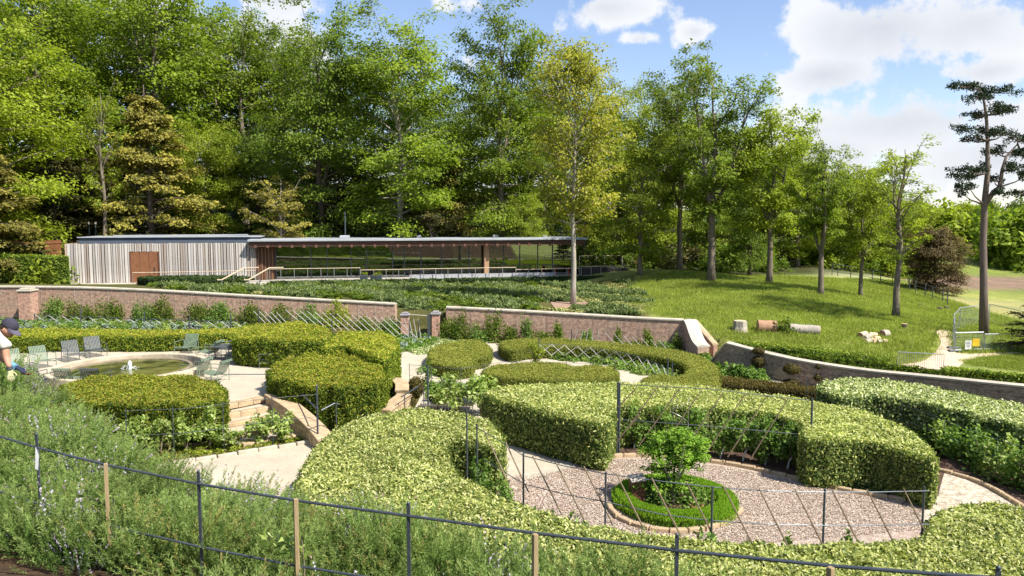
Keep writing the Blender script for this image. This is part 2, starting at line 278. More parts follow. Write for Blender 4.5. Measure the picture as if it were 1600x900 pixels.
# ------------------------------------------------------------------ object helpers
def tag(o, label=None, cat=None, group=None, kind=None):
    if label: o['label'] = label
    if cat: o['category'] = cat
    if group: o['group'] = group
    if kind: o['kind'] = kind
    return o
def link(o, parent=None):
    COL.objects.link(o)
    if parent is not None: o.parent = parent
    return o
def empty(name, loc=(0, 0, 0), rz=0, sc=1):
    o = bpy.data.objects.new(name, None); o.empty_display_size = .2; link(o); o.location = loc; o.rotation_euler = (0, 0, rz); o.scale = (sc, sc, sc); return o
class MB:
    def __init__(s): s.v = []; s.f = []; s.uv = []; s.smooth = False
    def add(s, vs, fs, uvs=None):
        n = len(s.v); s.v += [tuple(p) for p in vs]; s.f += [tuple(i + n for i in f) for f in fs]
        if uvs is not None: s.uv += list(uvs)
        return s
    def box(s, c, d, rz=0, bev=0):
        cx, cy, cz = c; x, y, z = d[0] / 2, d[1] / 2, d[2] / 2; co, si = math.cos(rz), math.sin(rz); b = bev
        if not b:
            vs = [(px, py, pz) for pz in (-z, z) for px, py in ((-x, -y), (x, -y), (x, y), (-x, y))]
            fs = [(0, 3, 2, 1), (4, 5, 6, 7), (0, 1, 5, 4), (1, 2, 6, 5), (2, 3, 7, 6), (3, 0, 4, 7)]
        else:
            vs = []
            for pz, ins in ((-z, b), (-z + b, 0), (z - b, 0), (z, b)):
                vs += [(px, py, pz) for px, py in ((-x + ins, -y + ins), (x - ins, -y + ins), (x - ins, y - ins), (-x + ins, y - ins))]
            fs = [(0, 3, 2, 1), (12, 13, 14, 15)] + [(k * 4 + i, k * 4 + (i + 1) % 4, k * 4 + 4 + (i + 1) % 4, k * 4 + 4 + i) for k in range(3) for i in range(4)]
        return s.add([(cx + px * co - py * si, cy + px * si + py * co, cz + pz) for px, py, pz in vs], fs)
    def tube(s, pts, rad, n=6, cap=True):
        pts = [Vector(p) for p in pts]; m = len(pts)
        if isinstance(rad, (int, float)): rad = [rad] * m
        vs = []; up = Vector((0, 0, 1))
        t0 = (pts[1] - pts[0]).normalized(); a = t0.cross(up if abs(t0.z) < .9 else Vector((1, 0, 0))).normalized()
        for i, p in enumerate(pts):
            t = (pts[min(i + 1, m - 1)] - pts[max(i - 1, 0)]).normalized()
            a = (a - t * a.dot(t)).normalized(); b = t.cross(a)
            vs += [p + (a * math.cos(k * 2 * math.pi / n) + b * math.sin(k * 2 * math.pi / n)) * rad[i] for k in range(n)]
        fs = [(i * n + k, i * n + (k + 1) % n, (i + 1) * n + (k + 1) % n, (i + 1) * n + k) for i in range(m - 1) for k in range(n)]
        if cap: fs += [tuple(range(n - 1, -1, -1)), tuple((m - 1) * n + k for k in range(n))]
        return s.add(vs, fs)
    def lathe(s, prof, c=(0, 0, 0), n=24):
        vs = [(c[0] + r * math.cos(2 * math.pi * k / n), c[1] + r * math.sin(2 * math.pi * k / n), c[2] + z) for r, z in prof for k in range(n)]
        m = len(prof)
        return s.add(vs, [(i * n + k, i * n + (k + 1) % n, (i + 1) * n + (k + 1) % n, (i + 1) * n + k) for i in range(m - 1) for k in range(n)])
    def prism(s, poly, z0, z1):
        n = len(poly); vs = [(p[0], p[1], z0) for p in poly] + [(p[0], p[1], z1) for p in poly]
        return s.add(vs, [tuple(range(n - 1, -1, -1)), tuple(range(n, 2 * n))] + [(i, (i + 1) % n, n + (i + 1) % n, n + i) for i in range(n)])
    def mesh(s, name, mat):
        me = bpy.data.meshes.new(name); me.from_pydata(s.v, [], s.f)
        if s.uv:
            l = me.uv_layers.new(name='UVMap'); l.data.foreach_set('uv', [c for q in s.uv for c in q])
        if s.smooth: me.polygons.foreach_set('use_smooth', [True] * len(me.polygons))
        if mat: me.materials.append(mat)
        me.update(); return me
    def build(s, name, mat, parent=None):
        return link(bpy.data.objects.new(name, s.mesh(name, mat)), parent)
def leafmesh(name, P, D, Nn, Ln, Wd, mat, rnd=None, fold=.15):
    n = len(P); Sd = np.cross(D, Nn); Sd /= (np.linalg.norm(Sd, axis=1, keepdims=True) + 1e-9)
    Nn = np.cross(Sd, D)
    Ln = np.broadcast_to(Ln, (n,))[:, None]; Wd = np.broadcast_to(Wd, (n,))[:, None]
    V = np.empty((n, 4, 3)); V[:, 0] = P - D * Ln / 2; V[:, 2] = P + D * Ln / 2; mid = P + Nn * Wd * fold
    V[:, 1] = mid + Sd * Wd / 2; V[:, 3] = mid - Sd * Wd / 2
    me = bpy.data.meshes.new(name); me.vertices.add(4 * n); me.vertices.foreach_set('co', V.reshape(-1).astype(np.float32))
    me.loops.add(4 * n); me.loops.foreach_set('vertex_index', np.arange(4 * n, dtype=np.int32))
    me.polygons.add(n); me.polygons.foreach_set('loop_start', np.arange(0, 4 * n, 4, dtype=np.int32))
    me.update(calc_edges=True)
    a = me.attributes.new('rnd', 'FLOAT', 'FACE'); a.data.foreach_set('value', (RNG.random(n) if rnd is None else np.clip(rnd, 0, 1)).astype(np.float32))
    me.materials.append(mat); return me
def unit(v): return v / (np.linalg.norm(v, axis=1, keepdims=True) + 1e-9)
def rdir(n): return unit(RNG.normal(size=(n, 3)))
def catmull(pts, k=6, closed=True):
    out = []; n = len(pts); rng = n if closed else n - 1
    for i in range(rng):
        gi = (lambda j: pts[j % n]) if closed else (lambda j: pts[min(max(j, 0), n - 1)])
        p0, p1, p2, p3 = (Vector(gi(j)) for j in (i - 1, i, i + 1, i + 2))
        for t in (q / k for q in range(k)):
            out.append(.5 * ((2 * p1) + (-p0 + p2) * t + (2 * p0 - 5 * p1 + 4 * p2 - p3) * t * t + (-p0 + 3 * p1 - 3 * p2 + p3) * t ** 3))
    if not closed: out.append(Vector(pts[-1]))
    return out
def lump(x, y, z=0, s=1.0):
    return (np.sin(x * 1.9 * s + 1.3 * np.sin(y * 1.3 * s)) + np.sin(y * 2.3 * s + 1.7 + np.sin(x * 1.1 * s)) + .6 * np.sin(x * 4.7 * s + y * 3.9 * s + z * 3) + .5 * np.sin(z * 5.1 * s + x * 3.3 * s)) / 3
# sheets that follow the ground
def sheet(name, pts, mat, off, label=None, fn=FL, cell=.8, smooth=3, kind='structure'):
    P = catmull([(p[0], p[1], 0) for p in pts], smooth) if smooth > 1 else [Vector((p[0], p[1], 0)) for p in pts]
    bm = bmesh.new(); vs = [bm.verts.new((p.x, p.y, 0)) for p in P]
    try: f = bm.faces.new(vs)
    except Exception: bm.free(); return None
    xs = [p.x for p in P]; ys = [p.y for p in P]
    for lo, hi, no in ((min(xs), max(xs), (1, 0, 0)), (min(ys), max(ys), (0, 1, 0))):
        q = lo + cell
        while q < hi:
            bmesh.ops.bisect_plane(bm, geom=bm.verts[:] + bm.edges[:] + bm.faces[:], plane_co=(q if no[0] else 0, q if no[1] else 0, 0), plane_no=no); q += cell
    bmesh.ops.triangulate(bm, faces=[f for f in bm.faces if len(f.verts) > 4])
    X = np.array([v.co.x for v in bm.verts]); Y = np.array([v.co.y for v in bm.verts]); Z = fn(X, Y) + off
    for v, z in zip(bm.verts, Z): v.co.z = z
    bmesh.ops.recalc_face_normals(bm, faces=bm.faces); bm.normal_update()
    if sum(f.normal.z for f in bm.faces) < 0: bmesh.ops.reverse_faces(bm, faces=bm.faces)
    me = bpy.data.meshes.new(name); bm.to_mesh(me); bm.free(); me.materials.append(mat)
    o = link(bpy.data.objects.new(name, me)); tag(o, label, None, None, kind); return o
def hedge(name, pts, h, mat, label, cat='hedge', leaf=(.09, .042), fn=FL, cover=2.2, rough=.05, inset=.10, group=None, k=4, base=0.0, up=.5, jit=.8, edge=.12):
    """clipped hedge over a plan outline; a dark woody core and real leaves on its top and sides"""
    P = catmull([(p[0], p[1], 0) for p in pts], k)
    xs = np.array([p.x for p in P]); ys = np.array([p.y for p in P])
    area2 = np.sum(xs * np.roll(ys, -1) - np.roll(xs, -1) * ys)
    if area2 < 0: P = P[::-1]; xs = xs[::-1].copy(); ys = ys[::-1].copy()
    n = len(P); nx = np.roll(ys, -1) - np.roll(ys, 1); ny = -(np.roll(xs, -1) - np.roll(xs, 1)); l = np.hypot(nx, ny) + 1e-9; nx /= l; ny /= l
    ix, iy = xs - nx * inset, ys - ny * inset
    zb = fn(ix, iy) + base; zt = fn(ix, iy) + h - inset
    bm = bmesh.new(); hi = [bm.verts.new((ix[i], iy[i], zt[i])) for i in range(n)]
    cs_ = .2; gx_, gy_ = np.meshgrid(np.arange(xs.min(), xs.max(), cs_), np.arange(ys.min(), ys.max(), cs_)); gx_ = gx_.ravel(); gy_ = gy_.ravel(); pl_ = list(zip(xs, ys))
    ok = inside(gx_, gy_, pl_) & (seg_dist(gx_, gy_, pl_, True) > inset + .02); gv = {}
    def gvert(a_, b_):
        k_ = (round(a_ / cs_ * 2), round(b_ / cs_ * 2))
        if k_ not in gv: gv[k_] = bm.verts.new((a_, b_, 0))
        return gv[k_]
    for a_, b_ in zip(gx_[ok], gy_[ok]):
        try: bm.faces.new([gvert(a_ + p * cs_ / 2, b_ + q * cs_ / 2) for p, q in ((-1, -1), (1, -1), (1, 1), (-1, 1))])
        except ValueError: pass
    if gv:
        vv_ = list(gv.values()); zz_ = fn(np.array([v.co.x for v in vv_]), np.array([v.co.y for v in vv_])) + h - inset
        for v, z_ in zip(vv_, zz_): v.co.z = z_
    lo = [bm.verts.new((ix[i], iy[i], zb[i] - .05)) for i in range(n)]
    for i in range(n): bm.faces.new((lo[i], lo[(i + 1) % n], hi[(i + 1) % n], hi[i]))
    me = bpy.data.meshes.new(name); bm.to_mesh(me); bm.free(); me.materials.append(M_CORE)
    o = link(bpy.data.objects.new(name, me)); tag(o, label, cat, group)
    Ll, Wl = leaf; la = .5 * Ll * Wl
    # top leaves
    A = abs(area2) / 2; nt = int(A * cover / la); bx = RNG.uniform(xs.min(), xs.max(), nt * 3); by = RNG.uniform(ys.min(), ys.max(), nt * 3)
    bb = (xs.max() - xs.min()) * (ys.max() - ys.min()); want = min(len(bx), int(nt * bb / A)); 
    if want > len(bx) * .99: bx = RNG.uniform(xs.min(), xs.max(), int(nt * bb / A)); by = RNG.uniform(ys.min(), ys.max(), int(nt * bb / A)); want = len(bx)
    bx, by = bx[:want], by[:want]
    poly = list(zip(xs, ys)); m = inside(bx, by, poly); bx, by = bx[m], by[m]
    ed = seg_dist(bx, by, poly, True); lm = lump(bx, by, 0, 2.2)
    tz = fn(bx, by) + h + lm * rough + RNG.normal(0, .032, len(bx)) + (RNG.random(len(bx)) < .05) * RNG.random(len(bx)) * .09 - np.clip(edge - ed, 0, 1) ** 2 / edge * .8
    T = np.stack([bx, by, tz], 1); TN = np.tile([0, 0, 1.0], (len(bx), 1))
    # side leaves
    seg = np.hypot(np.roll(xs, -1) - xs, np.roll(ys, -1) - ys); per = seg.sum(); ns = int(per * (h - base) * cover * 1.15 / la)
    cs = np.concatenate([[0], np.cumsum(seg)]); q = RNG.uniform(0, per, ns); i = np.clip(np.searchsorted(cs, q) - 1, 0, n - 1); t = ((q - cs[i]) / (seg[i] + 1e-9))[:, None]
    j = (i + 1) % n; sx = xs[i] * (1 - t[:, 0]) + xs[j] * t[:, 0]; sy = ys[i] * (1 - t[:, 0]) + ys[j] * t[:, 0]
    snx = nx[i] * (1 - t[:, 0]) + nx[j] * t[:, 0]; sny = ny[i] * (1 - t[:, 0]) + ny[j] * t[:, 0]
    hh = RNG.uniform(0, 1, ns) ** .9; fz = fn(sx, sy); lm2 = lump(sx + snx, sy + sny, hh * h, 2.4)
    off = RNG.normal(-.01, .045, ns) + lm2 * rough - (hh < .1) * .06
    Sp = np.stack([sx + snx * off, sy + sny * off, fz + base + .03 + hh * (h - base - .03) + lump(sx, sy, 0, 2.2) * rough * hh], 1); SN = np.stack([snx, sny, np.full(ns, .1)], 1)
    Pn = np.concatenate([T, Sp]); Nn = unit(np.concatenate([TN, SN]) + rdir(len(Pn)) * jit)
    D = unit(rdir(len(Pn)) + np.array([0, 0, up])); D = unit(D - Nn * (D * Nn).sum(1, keepdims=True) * .7)
    k2 = len(T); rnd = np.concatenate([RNG.beta(1.7, 1.15, k2), RNG.beta(1.2, 2.5, len(Pn) - k2)])  # side leaves drawn darker than top ones, their shade put into the colour
    sz = RNG.uniform(.7, 1.3, len(Pn))
    f = link(bpy.data.objects.new('foliage', leafmesh('foliage', Pn, D, Nn, Ll * sz, Wl * sz, mat, rnd)), o); tag(f, kind='stuff')
    return o
def hpx(lst, h, fn=FL): return [tuple(hit(u, v, fn, h)[:2]) for u, v in lst]
# plants ---------------------------------------------------------------
def bush_mesh(name, mat, rx=.4, rz=.5, n=900, leaf=(.08, .04), up=.4, z0=.0, shell=.5, flat=0.0, clumps=14):
    """loose leafy mass made of clumps"""
    cs = rdir(clumps) * RNG.uniform(.45, .95, (clumps, 1)); cs[:, 2] = np.abs(cs[:, 2]) if z0 == 0 else cs[:, 2]
    ci = RNG.integers(0, clumps, n); P = cs[ci] + rdir(n) * (RNG.uniform(0, 1, (n, 1)) ** .5) * .42
    P *= np.array([rx, rx, rz]); P[:, 2] += z0
    out = unit(P - np.array([0, 0, z0])); Nn = unit(np.array([0, 0, .7]) + out * .5 + rdir(n) * .6); D = unit(out + rdir(n) * .7 + np.array([0, 0, up]))
    D = unit(D - Nn * (D * Nn).sum(1, keepdims=True) * .8); s = RNG.uniform(.7, 1.3, n)
    return leafmesh(name, P, D, Nn, leaf[0] * s, leaf[1] * s, mat)
def sprig_mesh(name, mat, R0=.3, H=.4, sprigs=60, per=34, leaf=(.032, .005), spread=.8):
    t = RNG.uniform(.15, 1, (sprigs, per)); a = RNG.uniform(0, 2 * math.pi, sprigs); rr = R0 * np.sqrt(RNG.random(sprigs)); le = RNG.uniform(.6, 1.1, sprigs) * H
    base = np.stack([rr * np.cos(a), rr * np.sin(a), np.zeros(sprigs)], 1)
    dr = unit(np.stack([np.cos(a) * rr / R0 * spread, np.sin(a) * rr / R0 * spread, np.ones(sprigs)], 1) + RNG.normal(0, .25, (sprigs, 3)))
    cur = RNG.normal(0, .12, (sprigs, 3)) ; cur[:, 2] = 0
    P = base[:, None] + dr[:, None] * (t * le[:, None])[..., None] + cur[:, None] * (t ** 2)[..., None] * H
    D = unit((dr[:, None] * .9 + RNG.normal(0, .55, (sprigs, per, 3))).reshape(-1, 3)); P = P.reshape(-1, 3) + D * leaf[0] * .45
    rnd = (t * .75 + RNG.random((sprigs, per)) * .35 - .05).reshape(-1)
    return leafmesh(name, P, D, rdir(len(P)), leaf[0] * RNG.uniform(.7, 1.2, len(P)), leaf[1], mat, rnd)
def scatter(name, pts, protos, label, rot=None, sc=None, which=None, kind='stuff', cat=None):
    """one object that grows instances of the given plant meshes (geometry nodes)"""
    n = len(pts); me = bpy.data.meshes.new(name); me.vertices.add(n); me.vertices.foreach_set('co', np.asarray(pts, np.float32).reshape(-1)); me.update()
    rot = np.stack([RNG.normal(0, .12, n), RNG.normal(0, .12, n), RNG.uniform(0, 6.28, n)], 1) if rot is None else rot
    sc = RNG.uniform(.75, 1.25, n) if sc is None else sc; which = RNG.integers(0, len(protos), n) if which is None else which
    a = me.attributes.new('rot', 'FLOAT_VECTOR', 'POINT'); a.data.foreach_set('vector', rot.astype(np.float32).reshape(-1))
    a = me.attributes.new('sc', 'FLOAT', 'POINT'); a.data.foreach_set('value', sc.astype(np.float32))
    a = me.attributes.new('ix', 'INT', 'POINT'); a.data.foreach_set('value', which.astype(np.int32))
    o = link(bpy.data.objects.new(name, me)); tag(o, label, cat, None, kind)
    ng = bpy.data.node_groups.new(name + '_scatter', 'GeometryNodeTree'); ng.interface.new_socket('Geometry', in_out='INPUT', socket_type='NodeSocketGeometry'); ng.interface.new_socket('Geometry', in_out='OUTPUT', socket_type='NodeSocketGeometry')
    N = ng.nodes.new; L = ng.links.new; gi = N('NodeGroupInput'); go = N('NodeGroupOutput'); jn = N('GeometryNodeJoinGeometry'); L(jn.outputs[0], go.inputs[0])
    def na(nm, ty): x = N('GeometryNodeInputNamedAttribute'); x.data_type = ty; x.inputs['Name'].default_value = nm; return x.outputs[0]
    r = na('rot', 'FLOAT_VECTOR'); s_ = na('sc', 'FLOAT'); ix = na('ix', 'INT'); e = N('FunctionNodeEulerToRotation'); L(r, e.inputs[0])
    for k, pm in enumerate(protos):
        po = bpy.data.objects.new(name + '_piece', pm)
        oi = N('GeometryNodeObjectInfo'); oi.inputs['Object'].default_value = po; oi.inputs['As Instance'].default_value = True
        cmp_ = N('FunctionNodeCompare'); cmp_.data_type = 'INT'; cmp_.operation = 'EQUAL'; L(ix, cmp_.inputs[2]); cmp_.inputs[3].default_value = k
        ip = N('GeometryNodeInstanceOnPoints'); L(gi.outputs[0], ip.inputs['Points']); L(cmp_.outputs[0], ip.inputs['Selection']); L(oi.outputs['Geometry'], ip.inputs['Instance']); L(e.outputs[0], ip.inputs['Rotation']); L(s_, ip.inputs['Scale']); L(ip.outputs[0], jn.inputs[0])
    md = o.modifiers.new('scatter', 'NODES'); md.node_group = ng
    return o
# trees ----------------------------------------------------------------
def tree_meshes(H, R0, cb, prof, leaf=.26, limbs=36, perclump=34, clump=1.0, flat=.35, mat=L_BEECH, bark=M_BARK, tr=.35, elev=(0, 60), droop=.25, lean=0, twigs=5, seed=1, fork=False, gap=0.0):
    rs = np.random.default_rng(seed); rr = random.Random(seed)
    tb = MB(); tb.smooth = True
    n = 12; tp = [Vector((lean * (i / n) ** 1.5 * H + math.sin(i * 1.1 + seed) * .012 * H * (i / n), math.cos(i * .9 + seed * 2) * .012 * H * (i / n), H * .96 * i / n)) for i in range(n + 1)]
    trd = [tr * (1.35 if i == 0 else 1.0) * (1 - .9 * (i / n) ** 1.1) for i in range(n + 1)]
    tb.tube(tp, trd, 9)
    leaders = [None]
    if fork:
        for q in range(fork):
            a_ = q * 2.3 + seed; s0 = int(n * rr.uniform(.34, .48)); lp = [tp[s0]]; ll = H * (1 - s0 / n) * rr.uniform(.78, .95)
            for j in range(1, 8): lp.append(lp[-1] + Vector((math.cos(a_) * (.42 - .045 * j) + rr.uniform(-.12, .12), math.sin(a_) * (.42 - .045 * j) + rr.uniform(-.12, .12), .95)) * ll / 7)
            tb.tube(lp, [tr * .55 * (1 - .85 * j / 7) for j in range(8)], 7); leaders.append((s0 / n * .96, lp))
    def at(t, ld=None):
        if ld is not None and t > ld[0] + .05:
            f = min((t - ld[0]) / (.96 - ld[0]), .99) * 7; i = int(f); return ld[1][i].lerp(ld[1][i + 1], f - i)
        f = min(t * n / .96, n - .001); i = int(f); return tp[i].lerp(tp[i + 1], f - i)
    C = []; CR = []
    for i in range(limbs):
        q = (i + .5) / limbs; t = cb + (.98 - cb) * q
        if rr.random() < gap: continue
        R1 = R0 * prof(q) * rr.uniform(.7, 1.12); az = i * 2.399 + rr.uniform(-.4, .4); el = R(elev[0] + (elev[1] - elev[0]) * q + rr.uniform(-20, 20))
        b = at(t * .96 * .93, leaders[i % len(leaders)]); d = Vector((math.cos(az) * math.cos(el), math.sin(az) * math.cos(el), math.sin(el)))
        pts = [b]; m = 5; Ls = R1 / max(math.cos(el), .5)
        for j in range(1, m + 1):
            d2 = (d + Vector((0, 0, -droop * (j / m) ** 1.5 + .12)) + Vector((rr.uniform(-.15, .15), rr.uniform(-.15, .15), rr.uniform(-.08, .08)))).normalized()
            pts.append(pts[-1] + d2 * Ls / m)
        r0 = tr * .26 * (1 - .65 * q); tb.tube(pts, [r0 * (1 - .85 * j / m) + .012 for j in range(m + 1)], 5, cap=False)
        for j in range(twigs):
            s = .3 + .7 * (j + rr.random()) / twigs; f = s * m; k = min(int(f), m - 1); p = pts[k].lerp(pts[k + 1], f - k)
            side = (-1) ** j; dd = Vector((math.cos(az + side * rr.uniform(.5, 1.3)), math.sin(az + side * rr.uniform(.5, 1.3)), rr.uniform(-.2, .35))).normalized()
            tl = Ls * .28 * rr.uniform(.6, 1.2) * (1.25 - .5 * s); e = p + dd * tl
            tb.tube([p, e], [r0 * .35 * (1 - .6 * s) + .012, .01], 4, cap=False)
            C.append(e); CR.append(clump * rr.uniform(.7, 1.2)); C.append(p.lerp(e, .4)); CR.append(clump * rr.uniform(.5, .9))
        C.append(pts[-1]); CR.append(clump * .8)
    C = np.array([tuple(c) for c in C]); CR = np.array(CR); nc = len(C); nl = nc * perclump; ci = np.repeat(np.arange(nc), perclump)
    o = rs.normal(size=(nl, 3)); o /= np.linalg.norm(o, axis=1, keepdims=True); o *= rs.random((nl, 1)) ** .45
    rad = np.hypot(o[:, 0], o[:, 1]); P = C[ci] + o * CR[ci][:, None] * np.array([1, 1, flat]); P[:, 2] -= rad ** 2 * CR[ci] * droop * .9
    ax = np.array([lean * .3 * H, 0, 0]); outd = P - np.array([0, 0, 1.0]) * P[:, 2:3] - ax; outd /= (np.linalg.norm(outd, axis=1, keepdims=True) + 1e-9)
    rv = rs.normal(size=(nl, 3)); rv /= np.linalg.norm(rv, axis=1, keepdims=True)
    Nn = unit(np.array([0, 0, .8]) + outd * .45 + rv * .75); D = unit(outd + rv[:, ::-1] * .9 + np.array([0, 0, -.25])); D = unit(D - Nn * (D * Nn).sum(1, keepdims=True) * .85)
    s = rs.uniform(.65, 1.35, nl); cl = rs.random(nc)
    rnd = .55 * cl[ci] + .45 * rs.random(nl)
    crown = leafmesh('crown', P, D, Nn, leaf * s, leaf * .55 * s, mat, rnd)
    return tb.mesh('trunk', bark), crown
def ovoid(q): return (math.sin(math.pi * min(1, q * .82 + .12)) ** .7)
def beechp(q): return .32 + .76 * math.sqrt(max(0, 1 - ((q - .42) / .62) ** 2))
def cone(q): return max(.08, 1 - q) ** .85
def column(q): return .45 + .6 * math.sin(math.pi * (q * .8 + .1))
def vase(q): return .5 + .55 * q if q < .7 else .9 - (q - .7) * 1.9
PRO = {}
PRO['beech'] = tree_meshes(21, 4.6, .22, beechp, .27, 66, 52, 1.3, 0.6, L_BEECH, M_BARKP, .34, (-5, 62), .45, seed=1)
PRO['beech2'] = tree_meshes(22, 4.9, .16, beechp, .28, 66, 52, 1.38, 0.6, L_BEECH, M_BARK, .38, (-8, 60), .5, fork=1, seed=2)
PRO['beech3'] = tree_meshes(21, 5.3, .12, column, .28, 64, 50, 1.42, 0.6, L_LIGHT, M_BARK, .36, (-5, 60), .4, fork=1, seed=3)
PRO['dark'] = tree_meshes(21, 5.0, .15, beechp, .28, 64, 50, 1.42, 0.6, L_DARK, M_BARKD, .38, (-8, 58), .5, fork=1, seed=4)
PRO['yew'] = tree_meshes(10, 4.2, .05, ovoid, .22, 50, 34, .8, .35, L_YEW, M_BARKD, .26, (-10, 50), .7, seed=5)
PRO['gold'] = tree_meshes(11, 4.3, .05, cone, .20, 72, 34, .62, .2, L_GOLD, M_BARKD, .22, (-2, 45), .75, twigs=6, seed=6)
PRO['maple'] = tree_meshes(18, 3.5, .34, lambda q: .75 + .35 * math.sin(math.pi * q) - .45 * q * q, .22, 66, 26, .9, .6, L_OLIVE, M_BARKP, .2, (10, 68), .2, seed=7)
PRO['airy'] = tree_meshes(18.5, 3.3, .38, column, .25, 44, 30, .95, .6, L_BEECH, M_BARK, .33, (5, 70), .3, fork=2, seed=8)
PRO['airy2'] = tree_meshes(15, 3.5, .38, ovoid, .26, 44, 36, 1.05, .65, L_LIGHT, M_BARK, .28, (5, 65), .35, fork=2, seed=9)
PRO['round'] = tree_meshes(11, 4.2, .18, ovoid, .25, 42, 34, 1.05, .4, L_LIGHT, M_BARK, .25, (0, 60), .4, seed=10)
PRO['rounddark'] = tree_meshes(11, 4.4, .12, ovoid, .25, 42, 34, 1.1, .4, L_DARK, M_BARKD, .26, (0, 60), .4, seed=11)
PRO['sparse'] = tree_meshes(14, 2.6, .35, vase, .19, 30, 14, .6, .5, L_LIGHT, M_BARK, .22, (25, 68), .1, fork=1, seed=12)
PRO['copper'] = tree_meshes(7.5, 3.1, .06, lambda q: .8 + .3 * math.sin(3.1 * q) - .45 * q ** 3, .2, 60, 60, .95, .6, L_COPPER, M_BARKD, .26, (-10, 60), .5, seed=13)
PRO['broken'] = tree_meshes(14, 3.3, .52, lambda q: .6 + .4 * q, .26, 36, 34, .95, .5, L_BEECH, M_BARK, .36, (15, 60), .3, fork=2, seed=14)
PRO['smallbronze'] = tree_meshes(6, 2.4, .35, ovoid, .16, 30, 26, .5, .4, L_GOLD, M_BARKP, .12, (10, 60), .4, seed=15)
CROWN_TOP = {}
def put_tree(kind, name, loc, h, label, group=None, rz=None, wid=1.0):
    tm, cm = PRO[kind]; H0 = CROWN_TOP.setdefault(kind, max(v.co.z for v in cm.vertices) - .3)
    s = h / H0; o = empty(name, loc, random.uniform(0, 6.28) if rz is None else rz); o.scale = (s * wid, s * wid, s)
    link(bpy.data.objects.new('trunk', tm), o); link(bpy.data.objects.new('crown', cm), o)
    tag(o, label, 'tree', group); return o
